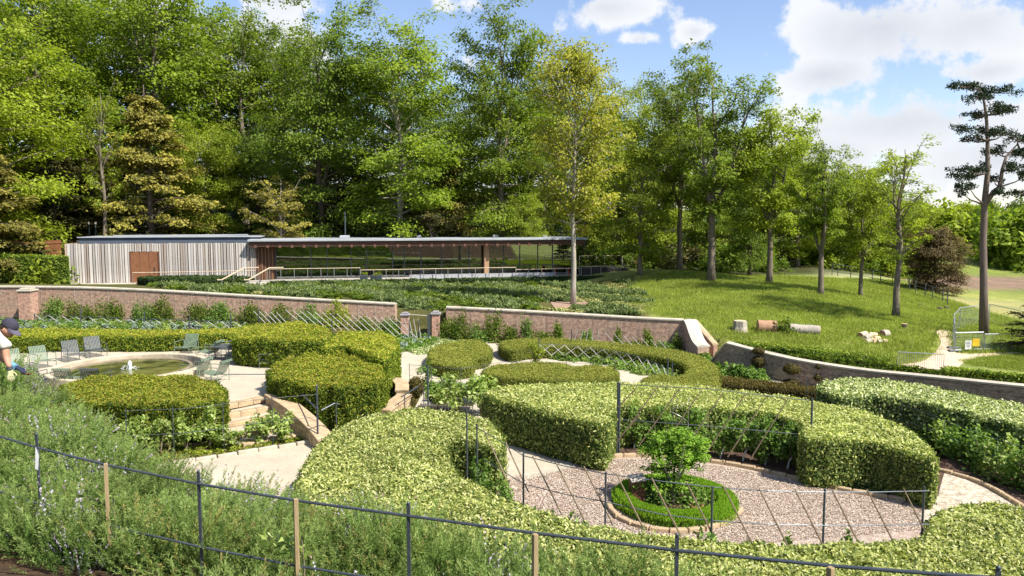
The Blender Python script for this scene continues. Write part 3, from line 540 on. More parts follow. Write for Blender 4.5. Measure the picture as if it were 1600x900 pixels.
# =================================================================== GROUND
def ground():
    def axis(parts):
        out = []
        for a, b, st in parts: out += list(np.arange(a, b, st))
        return np.array(out + [parts[-1][1]])
    X = axis([(-1500, -300, 150), (-300, -120, 20), (-120, -50, 4), (-50, -40, .8), (-40, 34, .3), (34, 60, 1.0), (60, 120, 4), (120, 300, 20), (300, 1500, 150)])
    Y = axis([(-1500, -300, 150), (-300, -60, 20), (-60, 0, 4), (0, 50, .3), (50, 82, .8), (82, 130, 3), (130, 340, 12), (340, 1600, 140)])
    gx, gy = np.meshgrid(X, Y); Z = G(gx.ravel(), gy.ravel()); nx, ny = len(X), len(Y)
    Z = Z + lump(gx.ravel(), gy.ravel(), 0, .5) * .04 * (gy.ravel() > 50)
    V = np.stack([gx.ravel(), gy.ravel(), Z], 1); i = np.arange(nx - 1)[None] + nx * np.arange(ny - 1)[:, None]; i = i.ravel()
    F = np.stack([i, i + 1, i + nx + 1, i + nx], 1).astype(np.int32)
    me = bpy.data.meshes.new('ground'); me.vertices.add(len(V)); me.vertices.foreach_set('co', V.astype(np.float32).ravel()); me.loops.add(F.size); me.loops.foreach_set('vertex_index', F.ravel())
    me.polygons.add(len(F)); me.polygons.foreach_set('loop_start', np.arange(0, F.size, 4, dtype=np.int32)); me.polygons.foreach_set('use_smooth', np.ones(len(F), bool)); me.update(calc_edges=True)
    x, y = V[:, 0], V[:, 1]; C = np.tile(np.array([.25, .28, .08]), (len(V), 1))
    def blend(mask, col): C[:] = C * (1 - mask[:, None]) + np.array(col) * mask[:, None]
    def soft(poly, w): d = seg_dist(x, y, poly, True); d = np.where(inside(x, y, poly), -d, d); return 1 - sstep((d + w / 2) / w)
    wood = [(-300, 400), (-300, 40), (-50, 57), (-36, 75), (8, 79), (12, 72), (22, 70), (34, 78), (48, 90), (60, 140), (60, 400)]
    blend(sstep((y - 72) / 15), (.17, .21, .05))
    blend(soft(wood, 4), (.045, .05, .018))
    hp = lambda L: [tuple(PG(u, v)[:2]) for u, v in L]
    blend(soft(hp([(1345, 414), (1400, 420), (1450, 428), (1540, 432), (1700, 430), (1700, 452), (1500, 452), (1450, 442), (1390, 434), (1345, 424)]), 4), (.21, .15, .115))
    blend(soft(hp([(1430, 458), (1500, 465), (1700, 465), (1700, 492), (1480, 492)]), 6) * .9, (.30, .29, .13))
    blend(soft(hp([(1290, 424), (1380, 432), (1430, 455), (1490, 486), (1450, 488), (1380, 460), (1280, 440)]), 4) * .45, (.42, .44, .28))
    blend(soft(hp([(1375, 517), (1400, 512), (1435, 505), (1470, 512), (1440, 530), (1405, 550), (1380, 558)]), 1.2) * .55, (.28, .20, .11))
    blend(soft(hp([(1150, 520), (1200, 516), (1300, 520), (1400, 526), (1400, 540), (1320, 545), (1230, 536)]), 2) * .35, (.38, .33, .17))
    blend(soft(hp([(1010, 445), (1060, 440), (1110, 470), (1090, 495), (1030, 485)]), 4) * .3, (.34, .22, .12))
    blend(soft([(PY(u, v, d).x, PY(u, v, d).y) for u, v, d in [(-200, 450, 43), (0, 450, 43), (400, 456, 42), (700, 470, 40), (1000, 490, 39.5), (1025, 480, 47), (990, 440, 66), (400, 445, 62), (108, 444, 61), (-200, 444, 60)]], .8), (.085, .085, .03))
    blend(soft(GARDEN, .3), (.09, .085, .03))
    blend(((BANK(x, y) > FL(x, y)) & inside(x, y, GARDEN)).astype(float), (.085, .055, .036))
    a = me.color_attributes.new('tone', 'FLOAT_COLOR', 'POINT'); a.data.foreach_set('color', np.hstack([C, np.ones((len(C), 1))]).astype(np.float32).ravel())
    m, nt, o = newmat('ground_cover'); N = nt.nodes.new; L = nt.links.new
    p = N('ShaderNodeBsdfPrincipled'); L(p.outputs[0], o.inputs[0]); p.inputs['Roughness'].default_value = .95; p.inputs['Specular IOR Level'].default_value = .1
    at = N('ShaderNodeAttribute'); at.attribute_name = 'tone'; geo = N('ShaderNodeNewGeometry')
    n1 = N('ShaderNodeTexNoise'); n1.inputs['Scale'].default_value = .35; n1.inputs['Detail'].default_value = 8; n1.inputs['Roughness'].default_value = .7; L(geo.outputs['Position'], n1.inputs['Vector'])
    n2 = N('ShaderNodeTexNoise'); n2.inputs['Scale'].default_value = 7; n2.inputs['Detail'].default_value = 7; n2.inputs['Roughness'].default_value = .75; L(geo.outputs['Position'], n2.inputs['Vector'])
    r1 = N('ShaderNodeValToRGB'); r1.color_ramp.elements[0].color = (.72, .80, .75, 1); r1.color_ramp.elements[1].color = (1.35, 1.18, 1.05, 1); r1.color_ramp.elements[0].position = .35; r1.color_ramp.elements[1].position = .68; L(n1.outputs['Fac'], r1.inputs[0])
    r2 = N('ShaderNodeMapRange'); r2.inputs[1].default_value = .3; r2.inputs[2].default_value = .7; r2.inputs[3].default_value = .6; r2.inputs[4].default_value = 1.35; L(n2.outputs['Fac'], r2.inputs[0])
    mu = N('ShaderNodeVectorMath'); mu.operation = 'MULTIPLY'; L(at.outputs['Color'], mu.inputs[0]); L(r1.outputs[0], mu.inputs[1])
    s2 = N('ShaderNodeVectorMath'); s2.operation = 'SCALE'; L(mu.outputs[0], s2.inputs[0]); L(r2.outputs[0], s2.inputs['Scale']); L(s2.outputs[0], p.inputs['Base Color'])
    b = N('ShaderNodeBump'); b.inputs['Strength'].default_value = .6; b.inputs['Distance'].default_value = .12; L(n2.outputs['Fac'], b.inputs['Height']); L(b.outputs[0], p.inputs['Normal'])
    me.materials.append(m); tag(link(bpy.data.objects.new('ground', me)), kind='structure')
ground()
# paths and beds inside the garden ------------------------------------
def fpoly(lst, h=0.0, fn=FL): return [tuple(hit(u, v, fn, h)[:2]) for u, v in lst]
TC = PZ(205, 571, .45); 
terr_poly = [(-16, 25.6), (-10.8, 25.0), (-9.5, 24.55), (-8.25, 25.9), (-6.8, 27.0), (-6.4, 30), (-6.3, 32), (-7.5, 33.8), (-9, 35.2), (-12, 35.9), (-18, 35.3), (-24, 33), (-26, 29)]
sheet('gravel_terrace', terr_poly, M_GRAVEL, .012)
sheet('gravel_path', fpoly([(235, 735), (300, 722), (400, 706), (500, 690), (545, 665), (600, 668), (700, 660), (640, 760), (500, 800), (330, 790)]), M_GRAVEL, .012)
sheet('gravel_path', fpoly([(596, 600), (618, 560), (640, 545), (690, 532), (672, 520), (720, 520), (790, 532), (850, 528), (1000, 535), (1090, 552), (1130, 600), (1120, 640), (960, 660), (850, 690), (912, 722), (838, 745), (800, 765), (742, 742), (700, 700), (640, 655), (655, 625), (640, 602)]), M_GRAVEL, .012)
sheet('gravel_path', fpoly([(1085, 548), (1130, 552), (1180, 580), (1290, 612), (1290, 622), (1180, 598), (1110, 580)]), M_GRAVEL, .016)
sheet('red_gravel_circle', fpoly([(742, 772), (780, 752), (838, 737), (915, 724), (970, 716), (1050, 718), (1150, 730), (1240, 750), (1330, 768), (1440, 788), (1490, 815), (1490, 850), (1400, 870), (1200, 880), (950, 865), (800, 830)]), M_RED, .020)
def chips():
    poly = fpoly([(742, 772), (780, 752), (838, 742), (915, 726), (970, 719), (1050, 721), (1150, 733), (1240, 753), (1330, 771), (1440, 790), (1440, 830), (1200, 850), (950, 835), (800, 790)]); xs = [p[0] for p in poly]; ys = [p[1] for p in poly]; n = 80000
    X = RNG.uniform(min(xs), max(xs), n); Y = RNG.uniform(min(ys), max(ys), n); m = inside(X, Y, poly); X, Y = X[m], Y[m]; n = len(X)
    D = unit(RNG.normal(size=(n, 3)) * np.array([1, 1, .25])); Nn = unit(RNG.normal(size=(n, 3)) * .35 + np.array([0, 0, 1]))
    me = leafmesh('stone_chips', np.stack([X, Y, FL(X, Y) + .034], 1), D, Nn, 0.048 * RNG.uniform(.5, 1.4, n), .028, leafm('chip_stone', [(.20, .135, .10), (.34, .255, .195), (.46, .375, .30), (.59, .52, .44)], 0, rough=.9))
    tag(link(bpy.data.objects.new('stone_chips', me)), 'loose reddish and pale stone chips covering the circle', 'gravel', None, 'stuff')
chips()
sheet('cobbled_path', fpoly([(1440, 792), (1462, 742), (1480, 736), (1530, 756), (1610, 800), (1800, 900), (1700, 960), (1500, 870), (1446, 830)]), M_COB, .028)
th = MB(); a, b = PF(838, 741), PF(912, 724); 
pts = fpoly([(820, 752), (915, 727), (905, 718), (818, 742)])
sheet('threshold_slab', pts, M_PALE, .035, smooth=1)
# soil beds under and in front of the hedges
def bed(name, lst, off=.032): return sheet(name, fpoly(lst), M_SOIL, off)
bed('soil_bed', [(782, 682), (850, 705), (912, 722), (970, 713), (1000, 690), (960, 645), (850, 640), (770, 650)])
bed('soil_bed', [(915, 722), (970, 713), (1050, 716), (1150, 728), (1250, 750), (1330, 770), (1440, 787), (1470, 760), (1460, 690), (1300, 640), (960, 640), (920, 690)], .036)
bed('soil_bed', [(1465, 733), (1530, 752), (1600, 794), (1700, 850), (1700, 760), (1560, 700), (1440, 690)], .036)
bed('soil_bed', [(200, 730), (290, 722), (400, 704), (492, 690), (470, 674), (350, 690), (180, 712)])
bed('soil_bed', [(798, 541), (900, 548), (1030, 570), (1075, 590), (1090, 560), (950, 535), (800, 530)], .024)
# kerbs of single stones ----------------------------------------------
def kerb(pts, label, mat=M_STONE, ln=.42, w=.13, h=.12, fn=FL):
    P = catmull([tuple(p) for p in pts], 10, closed=False); L = [0]
    for i in range(1, len(P)): L.append(L[-1] + (P[i].xy - P[i - 1].xy).length)
    def at(q):
        for i in range(1, len(P)):
            if L[i] >= q: return P[i - 1].lerp(P[i], (q - L[i - 1]) / max(L[i] - L[i - 1], 1e-6))
        return P[-1]
    o = empty('stone_kerb', (P[0].x, P[0].y, float(fn(P[0].x, P[0].y)))); tag(o, label, 'kerb')
    n = max(2, int(L[-1] / ln)); base = o.location.copy()
    mesh_v = [MB().box((0, 0, 0), (ln * .97 * q, w, h + .06), bev=.018).mesh('stone', mat) for q in (.92, 1, .97)]
    for k in range(n):
        a, b = at(L[-1] * k / n), at(L[-1] * (k + 1) / n); c = (a + b) / 2; s = link(bpy.data.objects.new('stone', mesh_v[k % 3]), o)
        s.location = (c.x - base.x, c.y - base.y, float(fn(c.x, c.y)) + h / 2 - .02 + random.uniform(-.012, .012) - base.z); s.rotation_euler = (random.uniform(-.03, .03), random.uniform(-.02, .02), math.atan2(b.y - a.y, b.x - a.x) + random.uniform(-.03, .03)); s.scale.x = (b - a).length / ln
    return o
def kpx(l): return [(p.x, p.y, 0) for p in (PF(u, v) for u, v in l)]
kerb(kpx([(781, 681), (850, 702), (912, 723)]), 'honey stone kerb along the bed of the block hedge in the middle')
kerb(kpx([(916, 723), (970, 715), (1050, 717), (1150, 730), (1250, 752), (1330, 771), (1445, 790)]), 'curved honey stone kerb on the far side of the red gravel circle')
kerb(kpx([(1465, 737), (1530, 757), (1600, 797), (1680, 850)]), 'stone kerb beside the cobbled path on the right')
kerb(kpx([(236, 734), (290, 724), (400, 707), (492, 692)]), 'low pale kerb between the gravel path and the apple bed', M_PALE, .55, .12, .10)
kerb(kpx([(950, 790), (965, 812), (1010, 829), (1060, 834), (1120, 826), (1158, 800)]), 'short stone kerb around the near side of the lime green ring', M_STONE)
kerb(kpx([(800, 541), (900, 549), (1030, 572), (1072, 588)]), 'thin dark kerb inside the crescent shaped bed', M_PALE, .6, .08, .07)
kerb(kpx([(776, 538), (795, 556), (822, 577)]), 'thin kerb at the left end of the crescent hedge', M_PALE, .6, .08, .07)
# =================================================================== WALLS
def wall(name, pts, thick, mat, label, zb_fn=FL, cope=.09, copemat=M_PALE, cat='wall', sub=6, back=True, taper=None):
    """pts: (x,y,ztop); brick wall with coping, UVs in metres"""
    P = catmull([tuple(p) for p in pts], sub, closed=False) if sub > 1 else [Vector(p) for p in pts]; n = len(P); nr = []
    for i in range(n):
        t = (P[min(i + 1, n - 1)] - P[max(i - 1, 0)]); t.z = 0; t.normalize(); nr.append(Vector((-t.y, t.x, 0)))   # away side (left of travel)
    L = [0]
    for i in range(1, n): L.append(L[-1] + (P[i].xy - P[i - 1].xy).length)
    zb = [float(zb_fn(p.x, p.y)) - .4 for p in P]; mb = MB(); vs = []; uv = []
    for i, p in enumerate(P):
        q = p + nr[i] * thick
        vs += [(p.x, p.y, zb[i]), (p.x, p.y, p.z - cope), (q.x, q.y, p.z - cope), (q.x, q.y, zb[i])]
    fs = []
    for i in range(n - 1):
        for a in (0, 2):
            fs.append((i * 4 + a, (i + 1) * 4 + a, (i + 1) * 4 + a + 1, i * 4 + a + 1)); 
            za = [zb[i], zb[i + 1], P[i + 1].z, P[i].z] if a == 0 else [P[i].z, P[i + 1].z, zb[i + 1], zb[i]]
            uv += [(L[i], za[0]), (L[i + 1], za[1]), (L[i + 1], za[2]), (L[i], za[3])]
    for e in (0, n - 1):
        f = (e * 4, e * 4 + 1, e * 4 + 2, e * 4 + 3) if e == 0 else (e * 4 + 3, e * 4 + 2, e * 4 + 1, e * 4); fs.append(f)
        uv += [(0, zb[e]), (0, P[e].z), (thick, P[e].z), (thick, zb[e])] if e == 0 else [(thick, zb[e]), (thick, P[e].z), (0, P[e].z), (0, zb[e])]
    mb.add(vs, fs, uv); o = mb.build(name, mat); tag(o, label, cat)
    cb = MB(); vs = []
    for i, p in enumerate(P):
        a = p - nr[i] * .05; q = p + nr[i] * (thick + .05); vs += [(a.x, a.y, p.z - cope + .002), (a.x, a.y, p.z - .02), (a.x + nr[i].x * thick * .5, a.y + nr[i].y * thick * .5, p.z + .03), (q.x, q.y, p.z - .02), (q.x, q.y, p.z - cope + .002)]
    fs = [tuple(reversed((i * 5 + k, i * 5 + (k + 1) % 5, (i + 1) * 5 + (k + 1) % 5, (i + 1) * 5 + k))) for i in range(n - 1) for k in range(5)] + [tuple(range(5)), tuple(reversed([(n - 1) * 5 + k for k in range(5)]))]
    cb.add(vs, fs).build('coping', copemat, o); return o
wall('garden_wall', BW, .45, M_BRICK, 'long pinkish brick garden wall left of the gateway')
wall('garden_wall', BW2, .45, M_BRICK, 'brick garden wall right of the gateway with climbers on it')
# the sweeping end of the back wall with its broad pale coping
E0 = Vector(BW2[-1]); 
sw = MB(); sw.smooth = False
prof = [(0, 0), (.25, -.03), (.55, -.2), (.9, -.5), (1.35, -.82), (1.8, -.98), (2.15, -1.04)]
dirw = (PY(1090, 541, 37.5).xy - E0.xy).normalized(); pw = [Vector((E0.x + dirw.x * s, E0.y + dirw.y * s, E0.z + dz)) for s, dz in prof]
wall('curved_wall_end', pw, .60, M_BRICK, 'end of the back wall sweeping down under a broad white coping', sub=4, copemat=surf('white_coping', (.48, .45, .38), (.38, .35, .29), .8, 3, bump=.1))
wg = [PG(1070, 502, 0) , ]
A_ = Vector((E0.x + .5, E0.y + .15, E0.z - .02)); B_ = PY(1115, 537, 38.0)
wall('wing_wall', [A_, (A_ + B_) / 2, B_], .24, M_PIER, 'sloping brick wing wall beyond the white curved coping', zb_fn=G, sub=2, copemat=M_STONE)
wall('rubble_wall', RW, .42, M_BRICK2, 'brown curved retaining wall on the right below the lawn hedges')
rs0 = Vector(RW[0]); d0 = (PF(1112, 575).xy - rs0.xy).normalized()
wall('rubble_wall_end', [Vector((rs0.x + d0.x * s, rs0.y + d0.y * s, rs0.z + dz)) for s, dz in ((1.15, -1.1), (.8, -.78), (.45, -.4), (.2, -.12), (0, 0))], .42, M_BRICK2, 'curved falling end of the brown retaining wall', sub=3)
def pier(u, y, vt, w, label, capm):
    p = PY(u, vt, y); z0 = g(p.x, p.y) - .2; h = p.z - z0
    mb = MB(); x, yy = w / 2, w / 2; vs = []; uv = []; fs = []
    for k, (sx, sy) in enumerate(((-1, -1), (1, -1), (1, 1), (-1, 1))): vs += [(sx * x, sy * yy, 0), (sx * x, sy * yy, h - .12)]
    for k in range(4):
        j = (k + 1) % 4; fs.append((k * 2, j * 2, j * 2 + 1, k * 2 + 1)); uv += [(k * w, 0), (k * w + w, 0), (k * w + w, h), (k * w, h)]
    fs.append((1, 3, 5, 7)); uv += [(0, 0)] * 4
    o = mb.add(vs, fs, uv).build('gate_pier', M_PIER); o.location = (p.x, p.y, z0); tag(o, label, 'pier')
    MB().box((0, 0, h - .06), (w + .12, w + .12, .12), bev=.03).box((0, 0, h + .04), (w * .8, w * .8, .1), bev=.03).build('cap', capm, o); return o
M_CAP = surf('pier_cap', (.30, .28, .29), (.20, .19, .2), .8, 6)
p1 = pier(633, 42.3, 490, .42, 'brick gate pier with grey cap, left of the gateway', M_CAP); p2 = pier(681, 42.0, 488, .42, 'orange brick gate pier with grey cap, right of the gateway', M_CAP)
p0 = pier(43, 44.4, 452, .72, 'broad speckled brick pier standing at the far left of the back wall', M_PALE)
gt = empty('iron_gate', (p2.location.x - .25, p2.location.y, p2.location.z + .2)); tag(gt, 'open dark iron gate hung from the right gate pier', 'gate')
MB().box((0, -.0, .75), (.05, .05, 1.5)).box((-.12, -.75, .75), (.05, .05, 1.5)).build('stile', M_IRON, gt)['kind'] = 'stuff'
for k in range(6): MB().box((-.02 - .1 * (k + 1) / 7, -.75 * (k + 1) / 7, .75), (.02, .02, 1.4)).build('bar', M_IRON, gt)
MB().tube([(0, 0, 1.45), (-.12, -.75, 1.45)], .02).build('rail', M_IRON, gt); MB().tube([(0, 0, .12), (-.12, -.75, .12)], .02).build('rail', M_IRON, gt)
gb = MB().tube([(p1.location.x + .25, p1.location.y, p1.location.z + 1.5), (p2.location.x - .25, p2.location.y, p2.location.z + 1.52)], .03).build('gate_beam', M_PALE); tag(gb, 'pale bar spanning between the two gate piers', 'bar')
# =================================================================== PAVILION
PL = PY(108, 444, 62); PR_ = PY(918, 434, 72); FZ = .88
ax = (PR_.xy - PL.xy); LEN = ax.length; ang = math.atan2(ax.y, ax.x)
def bs(u, yl=0.0):                      # local s along the front for image column u on the plane local y = yl
    ca, sa = math.cos(ang), math.sin(ang); ox, oy = PL.x - sa * yl, PL.y + ca * yl
    k = ray(u, 440).x; # x = k*y
    # ox + ca*s = k*(oy + sa*s)
    return (k * oy - ox) / (ca - k * sa)
def bz(v, u, yl=0.0):
    s = bs(u, yl); yy = PL.y + math.sin(ang) * s + math.cos(ang) * yl; return PY(u, v, yy).z - FZ
pav = empty('pavilion', (PL.x, PL.y, FZ), ang); tag(pav, 'long low pavilion with silvery board cladding and a glazed front under a thin flat roof', 'building')
M_BOARD = [surf('silver_board%d' % i, c, [k * .72 for k in c], .8, 2, stretch=(6, 6, .4), bump=.2) for i, c in enumerate([(.46, .425, .39), (.38, .345, .31), (.56, .52, .48), (.36, .30, .25), (.50, .455, .40)])]
M_LARCH = surf('warm_larch', (.30, .17, .09), (.20, .11, .055), .6, 2, stretch=(5, 5, .5), bump=.1)
M_RUST = surf('rust_door', (.23, .10, .045), (.16, .065, .03), .6, 3, bump=.1)
M_DGREY = surf('dark_cladding', (.09, .11, .14), (.07, .085, .11), .6, 1, bump=0)
M_ZINC = surf('zinc_roof', (.42, .44, .46), (.33, .35, .37), .5, 1, bump=0, metal=.2)
M_FASC = surf('fascia_timber', (.16, .075, .05), (.09, .045, .03), .7, 3, stretch=(.6, 4, 4), bump=.2)
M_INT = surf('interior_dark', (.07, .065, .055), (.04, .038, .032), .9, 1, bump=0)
M_DECK = surf('deck_boards', (.45, .41, .35), (.33, .30, .26), .8, 4, stretch=(.5, 6, 6), bump=.2)
def glassm():
    m, nt, o = newmat('window_glass'); N = nt.nodes.new; L = nt.links.new
    gl = N('ShaderNodeBsdfGlossy'); gl.inputs['Roughness'].default_value = .01; gl.inputs['Color'].default_value = (.9, .95, .92, 1)
    tr = N('ShaderNodeBsdfTransparent'); tr.inputs[0].default_value = (.55, .60, .56, 1); fr = N('ShaderNodeFresnel'); fr.inputs[0].default_value = 1.6
    mr = N('ShaderNodeMapRange'); mr.inputs[3].default_value = .22; mr.inputs[4].default_value = 1; L(fr.outputs[0], mr.inputs[0])
    mx = N('ShaderNodeMixShader'); L(mr.outputs[0], mx.inputs[0]); L(tr.outputs[0], mx.inputs[1]); L(gl.outputs[0], mx.inputs[2]); L(mx.outputs[0], o.inputs[0]); return m
M_GLASS = glassm()
sC = bs(402); HC = bz(381, 120); s_d0, s_d1 = bs(206), bs(249); hd = bz(393, 228)
# cladding: boards as single parts
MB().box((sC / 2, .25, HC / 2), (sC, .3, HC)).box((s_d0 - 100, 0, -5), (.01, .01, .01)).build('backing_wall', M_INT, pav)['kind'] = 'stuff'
s = 0.0; bmesh_c = {}
while s < sC:
    w = random.choice((.10, .13, .17, .21)); gapb = random.choice((.035, .05, .07)); w = min(w, sC - s)
    c = s + w / 2
    z0 = 0 if not (s_d0 - .02 < c < s_d1 + .02) else hd
    key = (round(w, 2), z0 > 0); 
    if key not in bmesh_c: bmesh_c[key] = MB().box((0, 0, (HC - z0) / 2 + z0), (w, .07, HC - z0)).mesh('board', None)
    me = bmesh_c[key]
    o = bpy.data.objects.new('board', me); link(o, pav); 
    if not me.materials: me.materials.append(M_BOARD[0])
    o.material_slots[0].link = 'OBJECT'; o.material_slots[0].material = random.choice(M_BOARD); o.location = (c, -random.choice((.0, .03, .06)), random.uniform(-.02, .02)); s += w + gapb
MB().box(((s_d0 + s_d1) / 2, .02, hd / 2), (s_d1 - s_d0, .12, hd)).build('door', M_RUST, pav)
MB().box((s_d0 - .05, -.05, hd / 2), (.08, .14, hd)).build('door_frame', M_FASC, pav); MB().box((s_d1 + .05, -.05, hd / 2), (.08, .14, hd)).build('door_frame', M_FASC, pav); MB().box((s_d1 - .3, -.1, 1.05), (.04, .08, .5)).build('handle', M_IRON, pav)
for q in (.33, .66): MB().box((s_d0 + (s_d1 - s_d0) * q, -.045, hd / 2), (.03, .02, hd - .05)).build('door_batten', M_FASC, pav)
MB().box((-.1, 2.2, HC / 2), (.12, 4.6, HC)).build('end_wall', surf('tan_board', (.50, .37, .25), (.38, .28, .19), .8, 2, stretch=(6, 6, .4), bump=.2), pav)
MB().box((sC / 2 + .3, 5.2, bz(371, 250, 1.6) / 2), (sC - .3, 7.2, bz(371, 250, 1.6))).build('plant_room', M_DGREY, pav)
MB().box((sC / 2 + .3, 5.2, bz(371, 250, 1.6) + .03), (sC, 7.5, .06)).build('roof_edge', M_ZINC, pav)
# canopy roof
s_end = bs(918, -.9); zt = bz(373, 650, -.9); zu = bz(384, 650, -.9)
MB().box(((sC - .6 + s_end) / 2, 4.0, zt - .09), (s_end - sC + .6, 9.8, .18), bev=.02).build('roof', M_ZINC, pav)
MB().box(((sC - .6 + s_end) / 2 - .1, 4.0, (zt + zu) / 2 - .1), (s_end - sC + .2, 9.3, zt - zu - .22)).build('soffit', M_FASC, pav)
nb = 0
s = sC
while s < s_end - .6:                     # timber joist ends under the canopy edge
    MB().box((s, -.72, zu + .02), (.22, .12, .24)).build('joist_end', M_FASC, pav); s += 1.0; nb += 1
# larch lobby on the left of the glass, splayed back
s_l0, s_g0 = sC, bs(432, 1.0)
for k in range(12):
    q = k / 11; MB().box((s_l0 + (s_g0 - s_l0) * q, .1 + .9 * q, zu / 2), (.08, .1, zu)).build('larch_batten', M_LARCH if k % 2 else M_FASC, pav)
MB().box(((s_l0 + s_g0) / 2, 1.3, zu / 2), (s_g0 - s_l0, .1, zu)).build('lobby_wall', M_FASC, pav)
# glazing
s_gx = bs(893, 1.0); cuts = [432, 487, 512, 549, 573, 614, 632, 658, 690, 733, 756, 787, 812, 840, 863, 893]
ss = [bs(u, 1.0) for u in cuts]
for i in range(len(ss) - 1):
    a, b = ss[i] + .04, ss[i + 1] - .04; MB().box(((a + b) / 2, 1.0, zu / 2), (b - a, .03, zu - .04)).build('window_pane', M_GLASS, pav)
for i, a in enumerate(ss): MB().box((a, .98, zu / 2), (.08, .12, zu)).build('mullion', M_IRON, pav)
MB().box(((ss[0] + ss[-1]) / 2, 1.0, .06), (ss[-1] - ss[0], .12, .12)).build('sill', M_IRON, pav)
# return pane at the right end
MB().box((ss[-1], 3.2, zu / 2), (.03, 4.2, zu - .04)).build('window_pane', M_GLASS, pav)
MB().box((bs(760, .3), .3, zu / 2), (.42, .42, zu)).lathe([(0, 0), (.01, 0)], n=3).build('timber_column', surf('column_timber', (.42, .27, .15), (.33, .2, .11), .7, 2, stretch=(5, 5, .4)), pav)['kind'] = 'stuff'
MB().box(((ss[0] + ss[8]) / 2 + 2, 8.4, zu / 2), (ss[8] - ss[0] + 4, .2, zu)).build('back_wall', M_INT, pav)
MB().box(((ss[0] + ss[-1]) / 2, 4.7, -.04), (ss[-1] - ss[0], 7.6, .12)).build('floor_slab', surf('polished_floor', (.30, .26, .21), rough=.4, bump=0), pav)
for (u0, u1, z0, z1, yl, col, nm) in ((434, 486, 0, 2.7, 1.3, (.36, .38, .12), 'screen_panel'), (510, 540, .0, 1.25, 2.0, (.04, .22, .17), 'counter_panel'), (448, 468, 0, 1.1, 1.25, (.5, .33, .08), 'screen_panel'),
                                   (546, 640, .1, .95, 2.4, (.20, .06, .035), 'counter_panel'), (645, 700, .1, .8, 3.0, (.25, .10, .05), 'counter_panel'), (780, 860, .35, .75, 2.0, (.30, .12, .06), 'counter_panel')):
    a, b = bs(u0, yl), bs(u1, yl); MB().box(((a + b) / 2, yl, (z0 + z1) / 2), (b - a, .08, z1 - z0), bev=.01).build(nm, surf('panel_%d' % u0, col, rough=.5, bump=0), pav)
for u in (525, 570, 606, 650, 690, 725, 800, 830): MB().lathe([(.03, 0), (.16, .02), (.13, .16), (.02, .2), (.012, .9)], (bs(u, 3.4), 3.4, zu - 1.15), 10).build('pendant_lamp', M_IRON, pav)
# white rooflights / vents on the roof
for u, w in ((540, .9), (774, .5), (655, .4), (134, .35), (166, .4), (272, .35), (850, .3)):
    yl = 3.0; MB().box((bs(u, yl), yl if u > 402 else 2.0, (zt if u > 402 else HC) + .12), (w, .5, .26), bev=.05).build('roof_vent', M_ZINC if u not in (134, 166) else M_PALE, pav)
MB().tube([(bs(541, 3), 3, zt), (bs(541, 3), 3, zt + 2.4)], .06).build('flue', M_IRON, pav)
MB().tube([(bs(180, 3), 3, bz(370, 250, 1.6) + .1), (bs(390, 3), 3, bz(370, 250, 1.6) + .14)], .035).build('roof_rail', M_ZINC, pav)
# deck
s_dk0, s_dk1 = bs(398, -2.4), bs(985, -2.4)
dk = MB().box(((s_dk0 + s_dk1) / 2, -.75, -.10), (s_dk1 - s_dk0, 3.4, .16)).box(((s_dk0 + s_dk1) / 2, -2.2, -.45), (s_dk1 - s_dk0 - .4, .2, .5)).build('deck', M_DECK, pav); dk['kind'] = 'stuff'
MB().box((sC / 2, -.8, -.06), (sC + 1, 1.5, .1)).build('paving', M_PALE, pav)
def railing(parent, pts, h, step, railm, postm, name='railing', r=.035, sq=.05, mid=()):
    for i in range(len(pts) - 1):
        a, b = Vector(pts[i]), Vector(pts[i + 1]); n = max(1, round((b - a).length / step))
        for k in range(n + (i == len(pts) - 2)):
            p = a.lerp(b, k / n); MB().box((p.x, p.y, p.z + h / 2), (sq, sq, h)).build('post', postm, parent)
    MB().tube([Vector(p) + Vector((0, 0, h)) for p in pts], r).build('handrail', railm, parent)
    for m_ in mid: MB().tube([Vector(p) + Vector((0, 0, m_)) for p in pts], .01, 4).build('wire', postm, parent)
M_RAILW = surf('pale_rail_timber', (.60, .48, .34), (.48, .37, .25), .7, 4, bump=.1); M_ALU = surf('steel_post', (.33, .32, .30), rough=.4, metal=.4, bump=0)
rl = empty('deck_railing', (PL.x, PL.y, FZ), ang); tag(rl, 'thin steel railing with timber handrail along the pavilion deck', 'railing')
L1 = lambda u, z, yl=-2.35: (bs(u, yl), yl, z)
railing(rl, [L1(418, 0), L1(563, 0)], 1.1, 1.15, M_RAILW, M_ALU)
railing(rl, [L1(564, -.05, -2.25), L1(700, -.02, -2.25), L1(806, 0, -2.25)], .95, 1.15, M_RAILW, M_ALU)
railing(rl, [L1(806, -.1), L1(905, -.05)], .85, 1.15, M_RAILW, M_ALU)
r2 = empty('ramp_railing', (PL.x, PL.y, FZ), ang); tag(r2, 'slender pale handrail along the silvery board wall', 'railing')
railing(r2, [L1(208, -.1, -1.4), L1(300, -.1, -1.4), L1(400, -.05, -1.4)], 1.0, 2.6, M_RAILW, M_ALU, sq=.04)
r3 = empty('terrace_railing', (PL.x, PL.y, FZ), ang); tag(r3, 'railing round the open terrace at the right end of the pavilion', 'railing')
railing(r3, [(bs(908, -2.3), -2.3, -.05), (bs(984, -2.3), -2.3, -.05)], 1.0, .9, M_RAILW, M_ALU)
railing(r3, [(bs(905, 3), 3, .65), (bs(970, 3), 3, .65), (bs(972, .6), .6, .65)], 1.0, .9, M_RAILW, M_ALU)
MB().box(((bs(905, 1) + bs(976, 1)) / 2, 1.7, .2), (bs(976, 1) - bs(905, 1), 3.6, .8)).build('upper_terrace', surf('plinth_dark', (.05, .045, .04)), r3)
